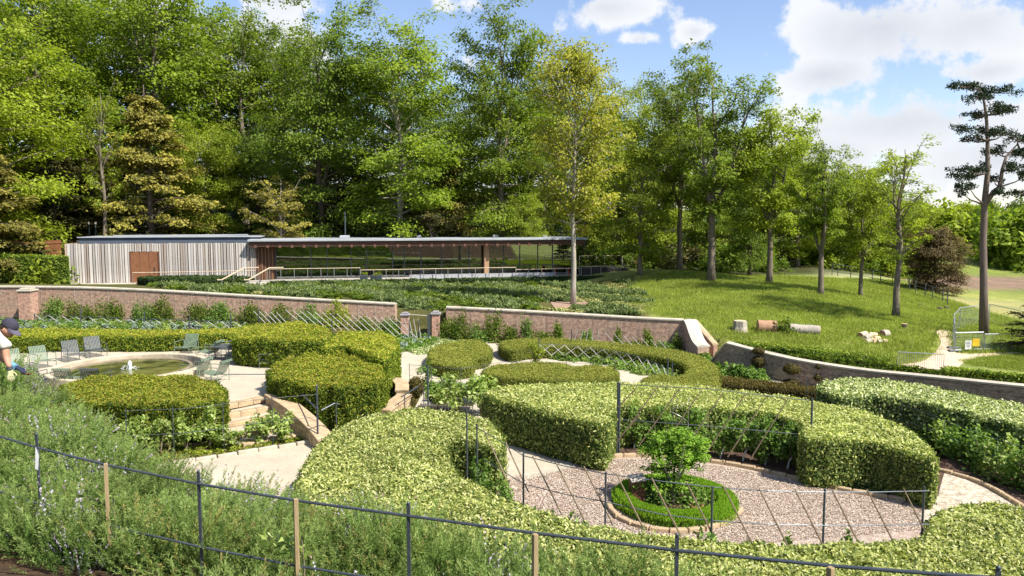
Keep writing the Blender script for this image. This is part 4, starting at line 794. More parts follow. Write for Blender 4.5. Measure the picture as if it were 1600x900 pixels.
pb = MB().box(((bs(640, -2) + bs(868, -2)) / 2, -1.9, .15), (bs(868, -2) - bs(640, -2), .15, .55)).build('ramp_upstand', surf('upstand', (.42, .43, .44), bump=0), pav)
# red table on deck, planters
rt = empty('red_table', tuple(PL + Vector((0, 0, 0)))); rt.location = Matrix.Translation(pav.location) @ (Matrix.Rotation(ang, 4, 'Z') @ Vector((bs(878, -1.2), -1.2, 0))); tag(rt, 'small bright red cafe table on the deck near the pale tree trunk', 'table')
M_REDP = surf('red_paint', (.62, .06, .05), rough=.4, bump=0)
MB().box((0, 0, .74), (1.5, .8, .05), bev=.01).build('table_top', M_REDP, rt)
for sx in (-.6, .6): MB().box((sx, 0, .37), (.06, .5, .7)).build('leg', M_REDP, rt)
for i, u in enumerate((569, 588)):
    pl = empty('planter', Matrix.Translation(pav.location) @ (Matrix.Rotation(ang, 4, 'Z') @ Vector((bs(u, -2.6), -2.6, -.1)))); tag(pl, ['narrow dark planter box on the deck edge, left of its wider twin', 'wide dark planter box with yellow green plants on the deck edge'][i], 'planter')
    w = (.55, .95)[i]; MB().box((0, 0, .3), (w, .5, .6), bev=.02).build('box', M_IRON, pl)
    pf = link(bpy.data.objects.new('plant', bush_mesh('planting', L_LIGHT, w * .5, .3, 260, (.1, .05), z0=.65)), pl)
# stair down from the deck
st = empty('garden_stair', (0, 0, 0)); tag(st, 'flight of pale steps with timber handrails at the left end of the deck', 'stairs')
a, b = PY(402, 438, 60.5), PY(368, 457, 56.5)
for k in range(7):
    p = a.lerp(b, k / 6); MB().box((p.x, p.y, p.z - .1), (1.9, .5, .18), rz=.2, bev=.02).build('step', M_PALE if k % 2 else M_DECK, st)
for du in (-1.0, 1.0):
    q0 = a + Vector((du, 0, 1.0)); q1 = b + Vector((du, 0, .95)); MB().tube([q0 + Vector((1, .4, .0)), q0, q1, q1 + Vector((-.3, -.1, 0))], .05).build('handrail', M_RAILW, st)
    for q in (0, .5, 1): p = q0.lerp(q1, q); MB().box((p.x, p.y, p.z - .5), (.05, .05, 1.0)).build('post', M_ALU, st)
# rust shed at left
sh = empty('rust_shelter', PY(60, 446, 66)); sh.location.z = .9; tag(sh, 'small rust coloured open shelter behind the clipped hedge on the left', 'shelter')
MB().box((0, 0, bz(389, 108) + .35), (3.1, 2.4, .14), bev=.02).build('roof', M_RUST, sh)
for sx in (-1.45, 1.45): MB().box((sx, 0, 1.7), (.12, 2.2, 3.4)).build('side_panel', M_RUST, sh)
MB().box((0, 1.1, 1.7), (2.8, .1, 3.3)).build('back_panel', M_FASC, sh)
# lamps behind plant room
for i, u in enumerate((140, 150)):
    p = PY(u, 372, 72); o = empty('bollard_lamp', (p.x, p.y, g(p.x, p.y))); tag(o, ['slim black lamp post with white head behind the flat roof, left one of the pair', 'slim black lamp post with white head behind the flat roof, right one of the pair'][i], 'lamp')
    h = PY(u, 347, 72).z - o.location.z; MB().tube([(0, 0, 0), (0, 0, h - .2)], .06).build('post', M_IRON, o); MB().lathe([(.05, 0), (.1, .02), (.1, .22), (.01, .26)], (0, 0, h - .22), 10).build('lamp_head', M_PALE, o)
# =================================================================== TREES
def T(kind, name, u, d, vt, label, group=None, wid=1.0, vb=None, rz=None):
    x = ray(u, 400).x * d; z = g(x, d); h = PY(u, vt, d).z - z
    return put_tree(kind, name, (x, d, z - .15), h, label, group, rz, wid)
T('beech3', 'broadleaf_tree', -15, 66, -60, 'bright green tree hanging in from the left edge, in front of the wood', wid=1.1)
T('gold', 'bronze_conifer', -14, 62, 215, 'golden yellow yew cut by the left edge of the picture', wid=1.0)
T('beech2', 'broadleaf_tree', 70, 78, -60, 'tall leafy tree rising at the left behind the bronze conifer', wid=1.1)
T('yew', 'yew_tree', 88, 74, 205, 'dark yew at the left between the golden bush and the bronze conifer', wid=1.15)
T('yew', 'yew_tree', 150, 78, 215, 'dark yew in the shade left of the big bronze conifer')
T('sparse', 'slender_tree', 166, 70, 120, 'thin bare-stemmed tree just left of the big bronze conifer', wid=.8)
T('gold', 'bronze_conifer', 238, 74, 150, 'large bronze golden conifer behind the board clad end of the pavilion', wid=1.0)
T('beech2', 'beech_tree', 255, 86, -70, 'huge dark green beech towering behind the large bronze conifer', wid=1.15)
T('beech3', 'broadleaf_tree', 325, 80, 185, 'bright green rounded tree right of the large bronze conifer', wid=1.15)
T('airy', 'broadleaf_tree', 385, 92, -12, 'light crowned tree with visible forked limbs under a gap of sky', wid=1.1)
T('dark', 'broadleaf_tree', 405, 84, 170, 'dark leafy tree beneath the light forked crown')
T('dark', 'beech_tree', 503, 77, -25, 'tall dark beech whose top is cut by the upper edge', wid=1.0)
T('smallbronze', 'small_bronze_tree', 440, 72, 268, 'small bronze leaved tree with a bent pale stem behind the roof')
T('beech', 'beech_tree', 627, 75, 8, 'broad beech with a pale straight trunk behind the middle of the roof', wid=1.1)
T('yew', 'yew_tree', 560, 80, 215, 'dark yew left of the pale straight beech trunk', wid=1.0)
T('yew', 'yew_tree', 470, 82, 250, 'dark yew behind the small bronze tree')
T('gold', 'bronze_conifer', 703, 77, 238, 'dull bronze conifer right of the pale straight beech trunk', wid=.95)
T('yew', 'yew_tree', 672, 74, 295, 'low bronze green yew in front of the dull bronze conifer', wid=1.2)
T('beech2', 'beech_tree', 782, 77, 0, 'tall rounded beech standing clear against the sky in the middle', wid=.92)
T('dark', 'beech_tree', 735, 92, 90, 'dark beech filling the gap between the two middle beeches')
T('maple', 'maple_tree', 896, 48.5, 55, 'yellow green maple with a pale trunk in front of the right end of the pavilion', wid=.98, rz=1.0)
T('airy', 'broadleaf_tree', 914, 80, 110, 'grey trunked tree right behind the yellow green maple', wid=.85)
T('beech3', 'broadleaf_tree', 960, 78, 118, 'green tree at the right shoulder of the yellow green maple', wid=.8)
T('round', 'broadleaf_tree', 1000, 66, 195, 'pale barked tree with an olive crown right of the pavilion', wid=.85)
T('airy', 'tall_open_tree', 1062, 68, 66, 'tall open crowned tree, leftmost on the lawn edge', wid=.85, rz=.5)
T('airy', 'tall_open_tree', 1112, 62, 60, 'tallest open crowned tree of the lawn group with two stems', wid=1.05, rz=2.1)
T('dark', 'broadleaf_tree', 1172, 70, 190, 'dark trunked tree set back in the lawn group', wid=.85)
T('airy2', 'broadleaf_tree', 1203, 62, 158, 'broad leafy tree right of the tallest open tree on the lawn', wid=1.0)
T('broken', 'broken_topped_tree', 1284, 55, 182, 'tree with snapped leaders and ivy at its foot on the lawn', wid=.9, rz=.8)
T('airy2', 'broadleaf_tree', 1347, 57, 262, 'smaller spreading tree between the broken tree and the thin one', wid=.95)
T('sparse', 'slender_tree', 1404, 46, 208, 'thin sparse leaved tree standing alone on the lawn', wid=1.25, rz=2.0)
T('copper', 'copper_beech', 1462, 70, 352, 'dark copper brown round tree with low branches on the right', wid=1.1)
T('round', 'broadleaf_tree', 1428, 88, 322, 'yellow green tree behind the copper tree', wid=1.0)
T('round', 'broadleaf_tree', 1245, 84, 225, 'light green tree in the background between lawn trunks', wid=1.2)
T('round', 'broadleaf_tree', 1320, 88, 250, 'light green tree behind the broken topped tree', wid=1.2)
T('rounddark', 'broadleaf_tree', 1375, 92, 268, 'darker tree behind the small spreading tree', wid=1.0)
T('beech3', 'broadleaf_tree', 1020, 80, 130, 'green tree filling in behind the olive crown', wid=.9)
T('beech2', 'broadleaf_tree', 1105, 84, 170, 'dense tree behind the tallest open tree', wid=.85)
T('dark', 'broadleaf_tree', 1150, 90, 180, 'dark dense tree far back in the lawn group', wid=.9)
T('rounddark', 'broadleaf_tree', 1200, 90, 235, 'dark round tree deep behind the lawn group')
T('beech', 'broadleaf_tree', 850, 90, 90, 'green tree between the rounded beech and the maple', wid=.9)
T('round', 'broadleaf_tree', 822, 74, 300, 'low bright green sapling glowing behind the roof', wid=.7)
k = 0
rr = random.Random(5)
for (u, d, vt, kind) in [(20, 95, -30, 'dark'), (120, 98, -60, 'beech2'), (190, 96, -40, 'dark'), (300, 104, -30, 'beech2'), (350, 100, 30, 'dark'), (440, 104, 50, 'beech3'), (470, 96, 40, 'beech2'), (560, 98, 70, 'dark'),
                         (680, 104, 130, 'dark'), (640, 110, 120, 'beech2'), (820, 100, 120, 'dark'), (900, 96, 140, 'dark'), (940, 104, 170, 'beech2'), (1000, 100, 190, 'dark'), (1060, 98, 200, 'beech2'), (1130, 104, 220, 'dark'),
                         (-80, 84, -60, 'beech2'), (-160, 78, -80, 'dark'), (-60, 70, 100, 'beech3'), (1190, 108, 250, 'rounddark'), (1260, 104, 268, 'rounddark'), (1300, 110, 275, 'rounddark'), (1350, 112, 290, 'round')]:
    T(kind, 'woodland_tree', u, d, vt, 'tree standing deep in the wood behind the front row of trees', 'trees deep in the wood', wid=rr.uniform(.95, 1.2))
# pine ----------------------------------------------------------------
def pine():
    d = 42.0; base = PG(1537, 526); d = base.y; o = empty('scots_pine', base); tag(o, 'tall dark pine with flat needle plates on the right, leaning slightly', 'tree')
    P = lambda u, v, dy=0: PY(u, v, d + dy) - base
    tb = MB(); tb.smooth = True
    main = [P(1537, 530), P(1537, 450), P(1536, 380), P(1538, 320), P(1543, 270), P(1543, 220), P(1541, 180), P(1536, 150), P(1530, 138)]
    tb.tube(main, [.27, .20, .18, .165, .13, .10, .08, .055, .03], 9)
    second = [P(1538, 322), P(1552, 300), P(1562, 292), P(1566, 265), P(1572, 245), P(1590, 225, .5)]; tb.tube(second, [.15, .13, .12, .09, .07, .03], 7)
    plates = [(1512, 135, 30, 0), (1548, 142, 34, .3), (1530, 152, 22, -.4), (1520, 178, 22, .6), (1560, 170, 26, -.5), (1575, 172, 18, .2), (1505, 200, 20, -.5), (1548, 205, 26, .6), (1570, 208, 22, -.6), (1515, 218, 18, .3),
              (1558, 236, 30, .4), (1590, 218, 26, .2), (1600, 240, 26, .8), (1515, 268, 26, -.4), (1500, 276, 24, .4), (1530, 262, 18, .7), (1582, 262, 26, -.5), (1606, 272, 26, 0), (1552, 280, 16, 1), (1512, 290, 20, -.9), (1570, 300, 16, -.4), (1596, 300, 22, .6), (1500, 300, 10, .1)]
    PP = []; 
    for (u, v, r, dy) in plates:
        c = P(u, v, dy * 1.6); rad = r / FPX * d
        a = min(main[3:] + second[1:], key=lambda q: (q - c).length + max(0, q.z - c.z) * 1.5); mid = a.lerp(c, .55) + Vector((0, 0, -.12)); tb.tube([a, mid, c], [.055, .035, .015], 5, cap=False)
        n = int(430 * rad * rad) + 150; nb_ = 9; cx_ = RNG.uniform(-.85, .85, nb_) * rad; cy_ = RNG.uniform(-.7, .7, nb_) * rad; cz_ = RNG.normal(0, .09, nb_); kk = RNG.integers(0, nb_, n)
        for bx_, by_, bz_ in zip(cx_, cy_, cz_): tb.tube([mid.lerp(c, .6), c + Vector((bx_, by_, bz_ - .08))], [.022, .008], 4, cap=False)
        q = RNG.uniform(0, 1, n) ** .6 * .30 * rad; th = RNG.uniform(0, 6.28, n)
        for _ in range(1):
            x = q * np.cos(th); y = q * np.sin(th); sub = np.round(th * 2.2) ; z = RNG.normal(0, .10, n) + .10 * np.sin(sub * 2.1) - .25 * (q / rad) ** 2 * rad * .4
            PP.append(np.stack([c.x + x + cx_[kk], c.y + y + cy_[kk], c.z + z * .7 + cz_[kk]], 1))
    tb.build('trunk', M_BARKP if False else surf('pine_bark', (.20, .15, .12), (.11, .085, .07), .95, 3, stretch=(3, 3, .5), bump=.7), o)
    PP = np.concatenate(PP); n = len(PP); D = unit(rdir(n) + np.array([0, 0, .5]))
    link(bpy.data.objects.new('crown', leafmesh('crown', PP, D, rdir(n), .17 * RNG.uniform(.7, 1.3, n), .06, L_PINE)), o)
pine()
# cedar at the right edge
ce = T('gold', 'cedar_tree', 1650, 36, 450, 'low feathery conifer reaching in from the right edge over the lawn', wid=1.7)
for c in ce.children:
    if c.name.startswith('crown'): c.data = c.data.copy(); c.data.materials[0] = L_YEW
# far wooded hill ------------------------------------------------------
def far_wood():
    blobs = []
    for sd_, m in ((21, L_LIGHT), (22, L_DARK), (23, L_BEECH)):
        blobs.append(bush_mesh('far_crown', m, 4.6, 5.2, 2600, (.8, .5), z0=4.5, clumps=26))
    pts = []; W_ = []
    def strip(n, ya, yb, ua, ub, topf):
        for _ in range(n):
            y = random.uniform(ya, yb); u = random.uniform(ua, ub); x = ray(u, 400).x * y; z = g(x, y)
            want = PY(u, topf(u), y).z; 
            pts.append((x, y, z + min(0, want - z - 9.5 + random.uniform(-1.0, 1.2)))); W_.append(random.choice((0, 0, 1, 2)))
    strip(150, 190, 300, 1380, 1900, lambda u: (296 + max(0, min(1, (u - 1400) / 130)) * 16) + (random.random() - .5) * 8)
    strip(60, 140, 185, 1410, 1800, lambda u: 340)
    strip(26, 118, 140, 1560, 1900, lambda u: 345)
    strip(40, 120, 170, -800, -200, lambda u: 100)
    P = np.array(pts); scatter('distant_woodland', P, blobs, 'mass of round tree crowns covering the far hillside on the right', sc=RNG.uniform(.75, 1.25, len(P)), which=np.array(W_))
far_wood()
hs = MB(); 
nU = 40
# far hill rising behind the wood so that the horizon is closed
vs = []; fs = []
for i in range(nU + 1):
    a = R(-75 + 150 * i / nU)
    for (r_, z_) in ((260, -6), (300, 2 + 1.5 * math.sin(i * .9)), (380, 9 + 2.5 * math.sin(i * .55 + 1)), (520, 12 + 3 * math.sin(i * .4)), (800, 4)): vs.append((r_ * math.sin(a), r_ * math.cos(a), z_))
for i in range(nU):
    for k in range(4): fs.append((i * 5 + k, (i + 1) * 5 + k, (i + 1) * 5 + k + 1, i * 5 + k + 1))
hs.smooth = True; ho = hs.add(vs, fs).build('hills', surf('hill_wood', (.10, .16, .035), (.035, .06, .015), .95, .08, bump=1, bscale=.15)); tag(ho, kind='structure')
# undergrowth in the wood
und = [bush_mesh('undergrowth', m, 1.1, 1.3, 520, (.24, .13), z0=.3, clumps=12) for m in (L_DARK, L_BEECH, L_YEW, L_LIGHT)]
pts = []; wh = []
def under(n, ua, ub, da, db, ws, sc=1):
    for _ in range(n):
        y = random.uniform(da, db); x = ray(random.uniform(ua, ub), 400).x * y; pts.append((x, y, g(x, y) - .1)); wh.append(random.choice(ws))
under(170, -150, 900, 76, 98, (0, 0, 2, 1)); under(60, -120, 130, 60, 75, (0, 1, 3)); under(150, 930, 1240, 74, 92, (0, 0, 2, 0)); under(90, 1230, 1420, 84, 105, (1, 3, 0)); under(26, 1500, 1650, 118, 135, (1, 3))
scatter('undergrowth', np.array(pts), und, 'dark shrubs and saplings under the trees of the wood', which=np.array(wh), sc=RNG.uniform(.8, 1.9, len(pts)), cat='undergrowth')
# lawn grass -----------------------------------------------------------
def tuft(name, n, h, w, mat, sp=.18):
    b = RNG.normal(0, sp, (n, 3)); b[:, 2] = 0; D = unit(np.stack([RNG.normal(0, .35, n), RNG.normal(0, .35, n), np.ones(n)], 1)); ln = h * RNG.uniform(.4, 1.2, n)
    return leafmesh(name, b + D * (ln * .45)[:, None], D, unit(rdir(n) * np.array([1, 1, .3])), ln, w, mat, np.clip(RNG.normal(.5, .25, n), 0, 1))
tufts = [tuft('grass_tuft', 60, .17, .016, L_GRASS, .26), tuft('grass_tuft', 60, .24, .018, L_GRASS, .24), tuft('grass_tuft', 60, .12, .016, L_GRASS, .3)]
gp = lambda L: [tuple(PG(u, v)[:2]) for u, v in L]
LPATH = gp([(1385, 584), (1400, 572), (1440, 566), (1462, 550), (1470, 535), (1463, 522), (1468, 516), (1484, 515), (1488, 528), (1492, 545), (1500, 553), (1560, 552), (1700, 552), (1700, 558), (1560, 559), (1520, 563), (1500, 572), (1490, 582), (1440, 590)])
def lawn():
    lp = [tuple(PG(u, v)[:2]) for u, v in [(990, 440), (1060, 424), (1200, 432), (1300, 436), (1400, 440), (1480, 470), (1600, 505), (1650, 545), (1600, 553), (1480, 553), (1478, 530), (1462, 516), (1440, 512), (1460, 530), (1450, 555), (1400, 572), (1300, 556), (1200, 540), (1140, 532), (1120, 545), (1075, 500), (1010, 490), (985, 465)]]
    xs = [p[0] for p in lp]; ys = [p[1] for p in lp]; n = 42000
    X = RNG.uniform(min(xs), max(xs), n); Y = RNG.uniform(min(ys), max(ys), n); m = inside(X, Y, lp); m &= ~inside(X, Y, LPATH); X, Y = X[m], Y[m]
    scatter('lawn_grass', np.stack([X, Y, G(X, Y) - .02], 1), tufts, 'long meadow grass on the sloping lawn', sc=RNG.uniform(.6, 1.3, len(X)), cat='grass')
    lp2 = [tuple(PG(u, v)[:2]) for u, v in [(1505, 565), (1600, 555), (1720, 560), (1720, 592), (1600, 580), (1520, 570)]]
    xs = [p[0] for p in lp2]; ys = [p[1] for p in lp2]; X = RNG.uniform(min(xs), max(xs), 5000); Y = RNG.uniform(min(ys), max(ys), 5000); m = inside(X, Y, lp2); X, Y = X[m], Y[m]
    scatter('lawn_grass', np.stack([X, Y, G(X, Y) - .02], 1), tufts, 'short patch of grass between the path and the double hedge at the right', sc=RNG.uniform(.5, .9, len(X)), cat='grass')
lawn()
M_LPATH = surf('lawn_path', (.60, .47, .34), (.46, .35, .25), .95, 1.5, bump=.3, bscale=20)
sheet('lawn_path', LPATH, M_LPATH, .03, fn=G, cell=.6)
# =================================================================== HEDGES
HV = 1.38
hA = hpx([(466, 775), (472, 735), (492, 700), (530, 668), (585, 648), (650, 640), (715, 646), (765, 660), (786, 684), (776, 702), (740, 692), (704, 690), (697, 712), (722, 745), (790, 778), (850, 802), (950, 826), (1060, 841), (1200, 853), (1320, 850), (1440, 842), (1453, 808), (1500, 790), (1560, 790), (1660, 815), (1760, 900), (1600, 960), (1300, 925), (1000, 905), (850, 885), (700, 865), (560, 840)], 1.2)
hedge('variegated_hedge', hA, 1.2, L_VARI, 'big cream and green variegated hedge sweeping through the foreground', leaf=(.092, .038), cover=2.7, rough=.07, k=3)
hB = hpx([(757, 612), (800, 603), (900, 599), (1000, 600), (1080, 603), (1160, 611), (1260, 625), (1350, 643), (1412, 668), (1452, 698), (1462, 716), (1440, 712), (1365, 692), (1294, 688), (1254, 682), (1252, 664), (1200, 645), (1100, 638), (985, 634), (962, 640), (955, 655), (940, 664), (880, 650), (810, 632), (768, 622)], HV)
hedge('variegated_hedge', hB, HV, L_VARI, 'long curved variegated hedge behind the red gravel circle, ending in two thick blocks', leaf=(.092, .040), cover=2.5, rough=.05, k=3)
hC = hpx([(1281, 606), (1290, 596), (1320, 591), (1390, 595), (1480, 610), (1600, 634), (1760, 668), (1760, 702), (1600, 668), (1537, 652), (1444, 630), (1365, 618), (1310, 620)], HV)
hedge('variegated_hedge', hC, HV, L_VARIW, 'silvery variegated hedge at the right in front of the brown curved wall', leaf=(.115, .052), cover=2.6, rough=.06, k=3)
FZERO = lambda x, y: np.zeros(np.shape(x))
FD = lambda x, y: np.zeros(np.shape(x)) - .60
hD = hpx([(96, 607), (110, 597), (160, 589), (260, 586), (318, 592), (345, 602), (352, 616), (340, 628), (260, 633), (180, 632), (120, 628)], 1.12, FD)
hedge('golden_hedge', hD, 1.12, L_YELLOW, 'golden green block hedge with reddish tips in front of the round pool', leaf=(.08, .04), cover=2.5, rough=.09, fn=FD)
def FE(x, y): return FL(x, y)
hE1 = hpx([(424, 590), (428, 574), (450, 562), (500, 548), (545, 546), (575, 556), (598, 574), (600, 592), (575, 602), (520, 604), (465, 600)], .70, FZERO)
hedge('golden_hedge', hE1, .70, L_YELLOW, 'large golden green hedge block beside the terrace steps', leaf=(.085, .042), cover=2.5, fn=FZERO, base=-.75, rough=.13)
hE2 = hpx([(505, 546), (512, 532), (530, 521), (570, 518), (606, 522), (621, 534), (618, 548), (600, 560), (570, 552), (540, 542)], 1.0, FZERO)
hedge('golden_hedge', hE2, 1.0, L_YELLOW, 'golden hedge with a dark end standing behind the large block, nearest the gateway', leaf=(.085, .042), cover=2.5, fn=FZERO, base=-.6, rough=.10)
hE3 = hpx([(368, 528), (375, 516), (400, 508), (440, 505), (480, 505), (506, 511), (520, 521), (512, 530), (480, 532), (420, 532)], 1.15)
hedge('golden_hedge', hE3, 1.15, L_YELLOW, 'golden hedge rising behind the grey and green garden chairs', leaf=(.09, .045), cover=2.6, rough=.08)
hE4 = hpx([(-60, 528), (-60, 515), (50, 514), (150, 515), (260, 517), (350, 514), (385, 512), (385, 519), (340, 523), (240, 526), (100, 526)], .72)
hedge('golden_hedge', hE4, .72, L_YELLOW, 'long low golden hedge curving behind the round pool', leaf=(.09, .045), cover=2.8, rough=.06)
BX = dict(leaf=(.068, .034), cover=2.6, rough=.03, inset=.07)
hedge('box_hedge', hpx([(672, 548), (690, 538), (715, 534), (745, 531), (766, 543), (762, 556), (740, 561), (738, 570), (715, 574), (680, 568), (671, 560)], .55), .55, L_BOX, 'kidney shaped clipped box hedge near the gateway', **BX)
hedge('box_hedge', hpx([(780, 537), (800, 531), (860, 529), (930, 533), (1010, 541), (1075, 551), (1115, 568), (1124, 588), (1115, 606), (1060, 606), (1010, 602), (1006, 592), (1030, 586), (1062, 588), (1074, 578), (1062, 566), (1020, 556), (960, 548), (890, 542), (830, 543), (800, 548)], .6), .6, L_BOX, 'crescent shaped clipped box hedge around the lattice', **BX)
hedge('box_hedge', hpx([(755, 580), (775, 571), (830, 567), (885, 568), (890, 573), (930, 571), (960, 576), (965, 586), (950, 592), (880, 594), (800, 590), (762, 587)], .6), .6, L_BOX, 'low bean shaped clipped box hedge in front of the crescent', **BX)
hedge('box_hedge', hpx([(1120, 592), (1126, 588), (1180, 594), (1275, 605), (1275, 611), (1200, 605), (1122, 598)], .5), .5, L_TOPI, 'narrow brown topped box hedge leading to the brown wall', **BX)
GH = dict(leaf=(.11, .06), cover=2.4, rough=.05, inset=.08, fn=G)
hedge('lawn_hedge', [tuple(PG(u, v, .85)[:2]) for u, v in [(1165, 548), (1250, 563), (1350, 573), (1470, 586), (1620, 604), (1720, 620), (1720, 612), (1620, 595), (1470, 577), (1350, 564), (1250, 553), (1170, 541)]], .85, L_HEDGE, 'front row of the bright hornbeam hedge along the top of the brown wall', **GH)
hedge('lawn_hedge', [tuple(PG(u, v, .48)[:2]) for u, v in [(1150, 537), (1220, 544), (1300, 553), (1378, 562), (1380, 557), (1300, 547), (1220, 539), (1152, 533)]], .5, L_HEDGE, 'short back row of hornbeam hedge beside the cut logs', **GH)
hedge('lawn_hedge', [tuple(PG(u, v, .48)[:2]) for u, v in [(1478, 580), (1540, 588), (1640, 600), (1720, 608), (1720, 600), (1640, 592), (1540, 580), (1482, 574)]], .5, L_HEDGE, 'back row of hornbeam hedge right of the path junction', **GH)
bh = [tuple(PY(u, 440, d)[:2]) for u, d in ((-120, 60), (108, 60.5), (108, 63), (-120, 62.5))]
hedge('beech_hedge', bh, 1.0 + 1.25, L_HEDGE, 'tall clipped hedge at the left end of the pavilion', leaf=(.17, .10), cover=2.4, rough=.06, fn=G, k=1)
dh1 = [tuple(PG(u, v)[:2]) for u, v in [(235, 447), (380, 449), (380, 442), (235, 443)]]
hedge('dark_hedge', dh1, .55, L_DHEDGE, 'low dark clipped hedge left of the garden stair', leaf=(.14, .08), cover=2.4, fn=G, rough=.06, k=2)
def PLW(s, yl, z=0): return Matrix.Translation(pav.location) @ (Matrix.Rotation(ang, 4, 'Z') @ Vector((s, yl, z)))
dh2 = [tuple(PLW(bs(u, yl), yl)[:2]) for u, yl in ((412, -3.1), (700, -3.1), (985, -3.0), (985, -4.2), (700, -4.4), (412, -4.4))]
dh2F = lambda x, y: np.zeros(np.shape(x)) + FZ - .75
hedge('dark_hedge', dh2, .84, L_DHEDGE, 'long dark clipped hedge along the foot of the pavilion deck', leaf=(.15, .085), cover=2.4, fn=dh2F, rough=.06, k=2)
# =================================================================== GROUND COVER
def region(n, poly, fn=G): 
    xs = [p[0] for p in poly]; ys = [p[1] for p in poly]; X = RNG.uniform(min(xs), max(xs), n); Y = RNG.uniform(min(ys), max(ys), n); m = inside(X, Y, poly); return X[m], Y[m]
def dens(poly, per): 
    xs = [p[0] for p in poly]; ys = [p[1] for p in poly]; return int((max(xs) - min(xs)) * (max(ys) - min(ys)) * per)
def cover_px(name, lst, protos, label, per, fn=FL, sc=(.75, 1.25), z=-.02, kind='stuff', cat='plants', which=None):
    poly = [tuple((PF if fn is FL else PG)(u, v)[:2]) for u, v in lst]; X, Y = region(dens(poly, per), poly)
    return scatter(name, np.stack([X, Y, fn(X, Y) + z], 1), protos, label, sc=RNG.uniform(*sc, len(X)), cat=cat, which=None if which is None else which(X, Y))
# rosemary on the near bank
ros = [sprig_mesh('rosemary', L_ROSE, .24, .38, 44, 130, (.028, .0042)) for _ in range(3)] + [sprig_mesh('rosemary', L_ROSEY, .2, .38, 30, 90, (.026, .0045))]
flw = sprig_mesh('rosemary_flowers', L_FLOWER, .20, .42, 30, 22, (.018, .013), .6); ros.append(flw)
def rosemary():
    n = 9000; s = RNG.uniform(-19, 6, n); d = RNG.uniform(-.9, 7.5, n)
    nd = d + 3.59; X = .906 * s + .423 * nd; Y = -.423 * s + .906 * nd
    dc = DCR(s); keep = (d < dc + 4.2) & (BANK(X, Y) > FL(X, Y) + .1) & (Y > 2.2)
    edge = .25 + .35 * np.sin(s * 1.3) + .3 * np.sin(s * 2.9 + 1); lowL = np.clip((-s - 4.6) * .10, 0, .4)
    keep &= d > edge * .5 - .25 + lowL - .8 * (s > -3.2)
    keep &= np.hypot(X, Y) > 2.9
    X, Y, s, d = X[keep], Y[keep], s[keep], d[keep]
    m = RNG.random(len(X)) < .62; X, Y, s, d = X[m], Y[m], s[m], d[m]
    Z = BANK(X, Y) - .03 + .10 * lump(X, Y, 0, 1.5); sc = RNG.uniform(.75, 1.25, len(X)) * (1 + .28 * lump(X, Y, 2, 1.1))
    wh = RNG.integers(0, 3, len(X)); p = RNG.random(len(X)); fl = lump(X * 1.3, Y * 1.3, 5, 1.6)
    wh = np.where((p < .10) , 3, wh); wh = np.where((fl > .42) & (p > .66), 4, wh)
    tx = RNG.normal(0, .25, len(X)) - .25; rot = np.stack([tx, RNG.normal(0, .25, len(X)), RNG.uniform(-.7, .7, len(X))], 1)
    o = scatter('rosemary', np.stack([X, Y, Z], 1), ros, 'dense rosemary with pale lilac flowers covering the near bank', rot=rot, sc=sc, which=wh, cat='rosemary')
rosemary()
# planted bank behind the wall
bk = [bush_mesh('bank_plant', L_BANK, .40, .36, 260, (.16, .05), up=1.5, clumps=9), bush_mesh('bank_plant', L_BANK, .45, .28, 260, (.16, .05), up=1.5, clumps=9), bush_mesh('bank_plant', L_BANKY, .5, .16, 240, (.13, .07), clumps=9), bush_mesh('bank_plant', L_DARK, .45, .30, 260, (.15, .08), clumps=9)]
def bankplants():
    a = [PG(u, v) for u, v in [(236, 452), (400, 461), (500, 467), (617, 474), (636, 500), (650, 503), (652, 485), (690, 485), (697, 479), (850, 486), (1000, 495), (1022, 482), (1000, 452), (985, 438), (700, 444), (410, 446), (240, 447)]]
    poly = [(p.x, p.y) for p in a]; X, Y = region(dens(poly, 7), poly)
    # diagonal rows, bare around the maple trunk
    row = np.sin((X * .8 + Y * .55) * 1.35 + .8 * np.sin(Y * .35)); mx, my = PG(900, 478)[:2]; tr = np.hypot((X - mx) / 2.4, (Y - my - .5) / 1.6)
    dense = X < PY(845, 460, 50).x; keep = (tr > 1) & (dense | (row > .05) | (RNG.random(len(X)) < .30)); keep &= ~(dense & (row < -.8))
    X, Y, row, dense = X[keep], Y[keep], row[keep], dense[keep]
    wh = np.where(row > .05, RNG.integers(0, 2, len(X)), np.where(dense, RNG.choice([0, 3, 2], len(X)), 2)); near = dense & (lump(X, Y, 0, .5) > .1) & (row < .3); wh = np.where(near, 3, wh)
    scatter('bank_planting', np.stack([X, Y, G(X, Y) - .03], 1), bk, 'rows of lavender, thyme and rosemary on the bank below the pavilion', which=wh, cat='plants', sc=RNG.uniform(.7, 1.3, len(X)))
bankplants()
tb_ = [tuple(PG(u, v)[:2]) for u, v in [(860, 462), (880, 458), (925, 462), (930, 480), (900, 486), (865, 480)]]
sheet('bare_soil', tb_, surf('pink_soil', (.36, .24, .17), (.24, .16, .11), .95, 4, bump=.5), .03, fn=G, cell=.6)
# left border strip between the path and the hedge end
gs_ = [tuft('grass_tuft', 26, .30, .03, L_GRASS, .2), bush_mesh('weed', L_BEECH, .5, .5, 200, (.2, .1))]
cover_px('rough_grass', [(-60, 405), (110, 398), (110, 360), (-60, 350)], [und[1], und[3]], 'rough green growth behind the clipped hedge at the left edge', .5, fn=G, cat='grass')
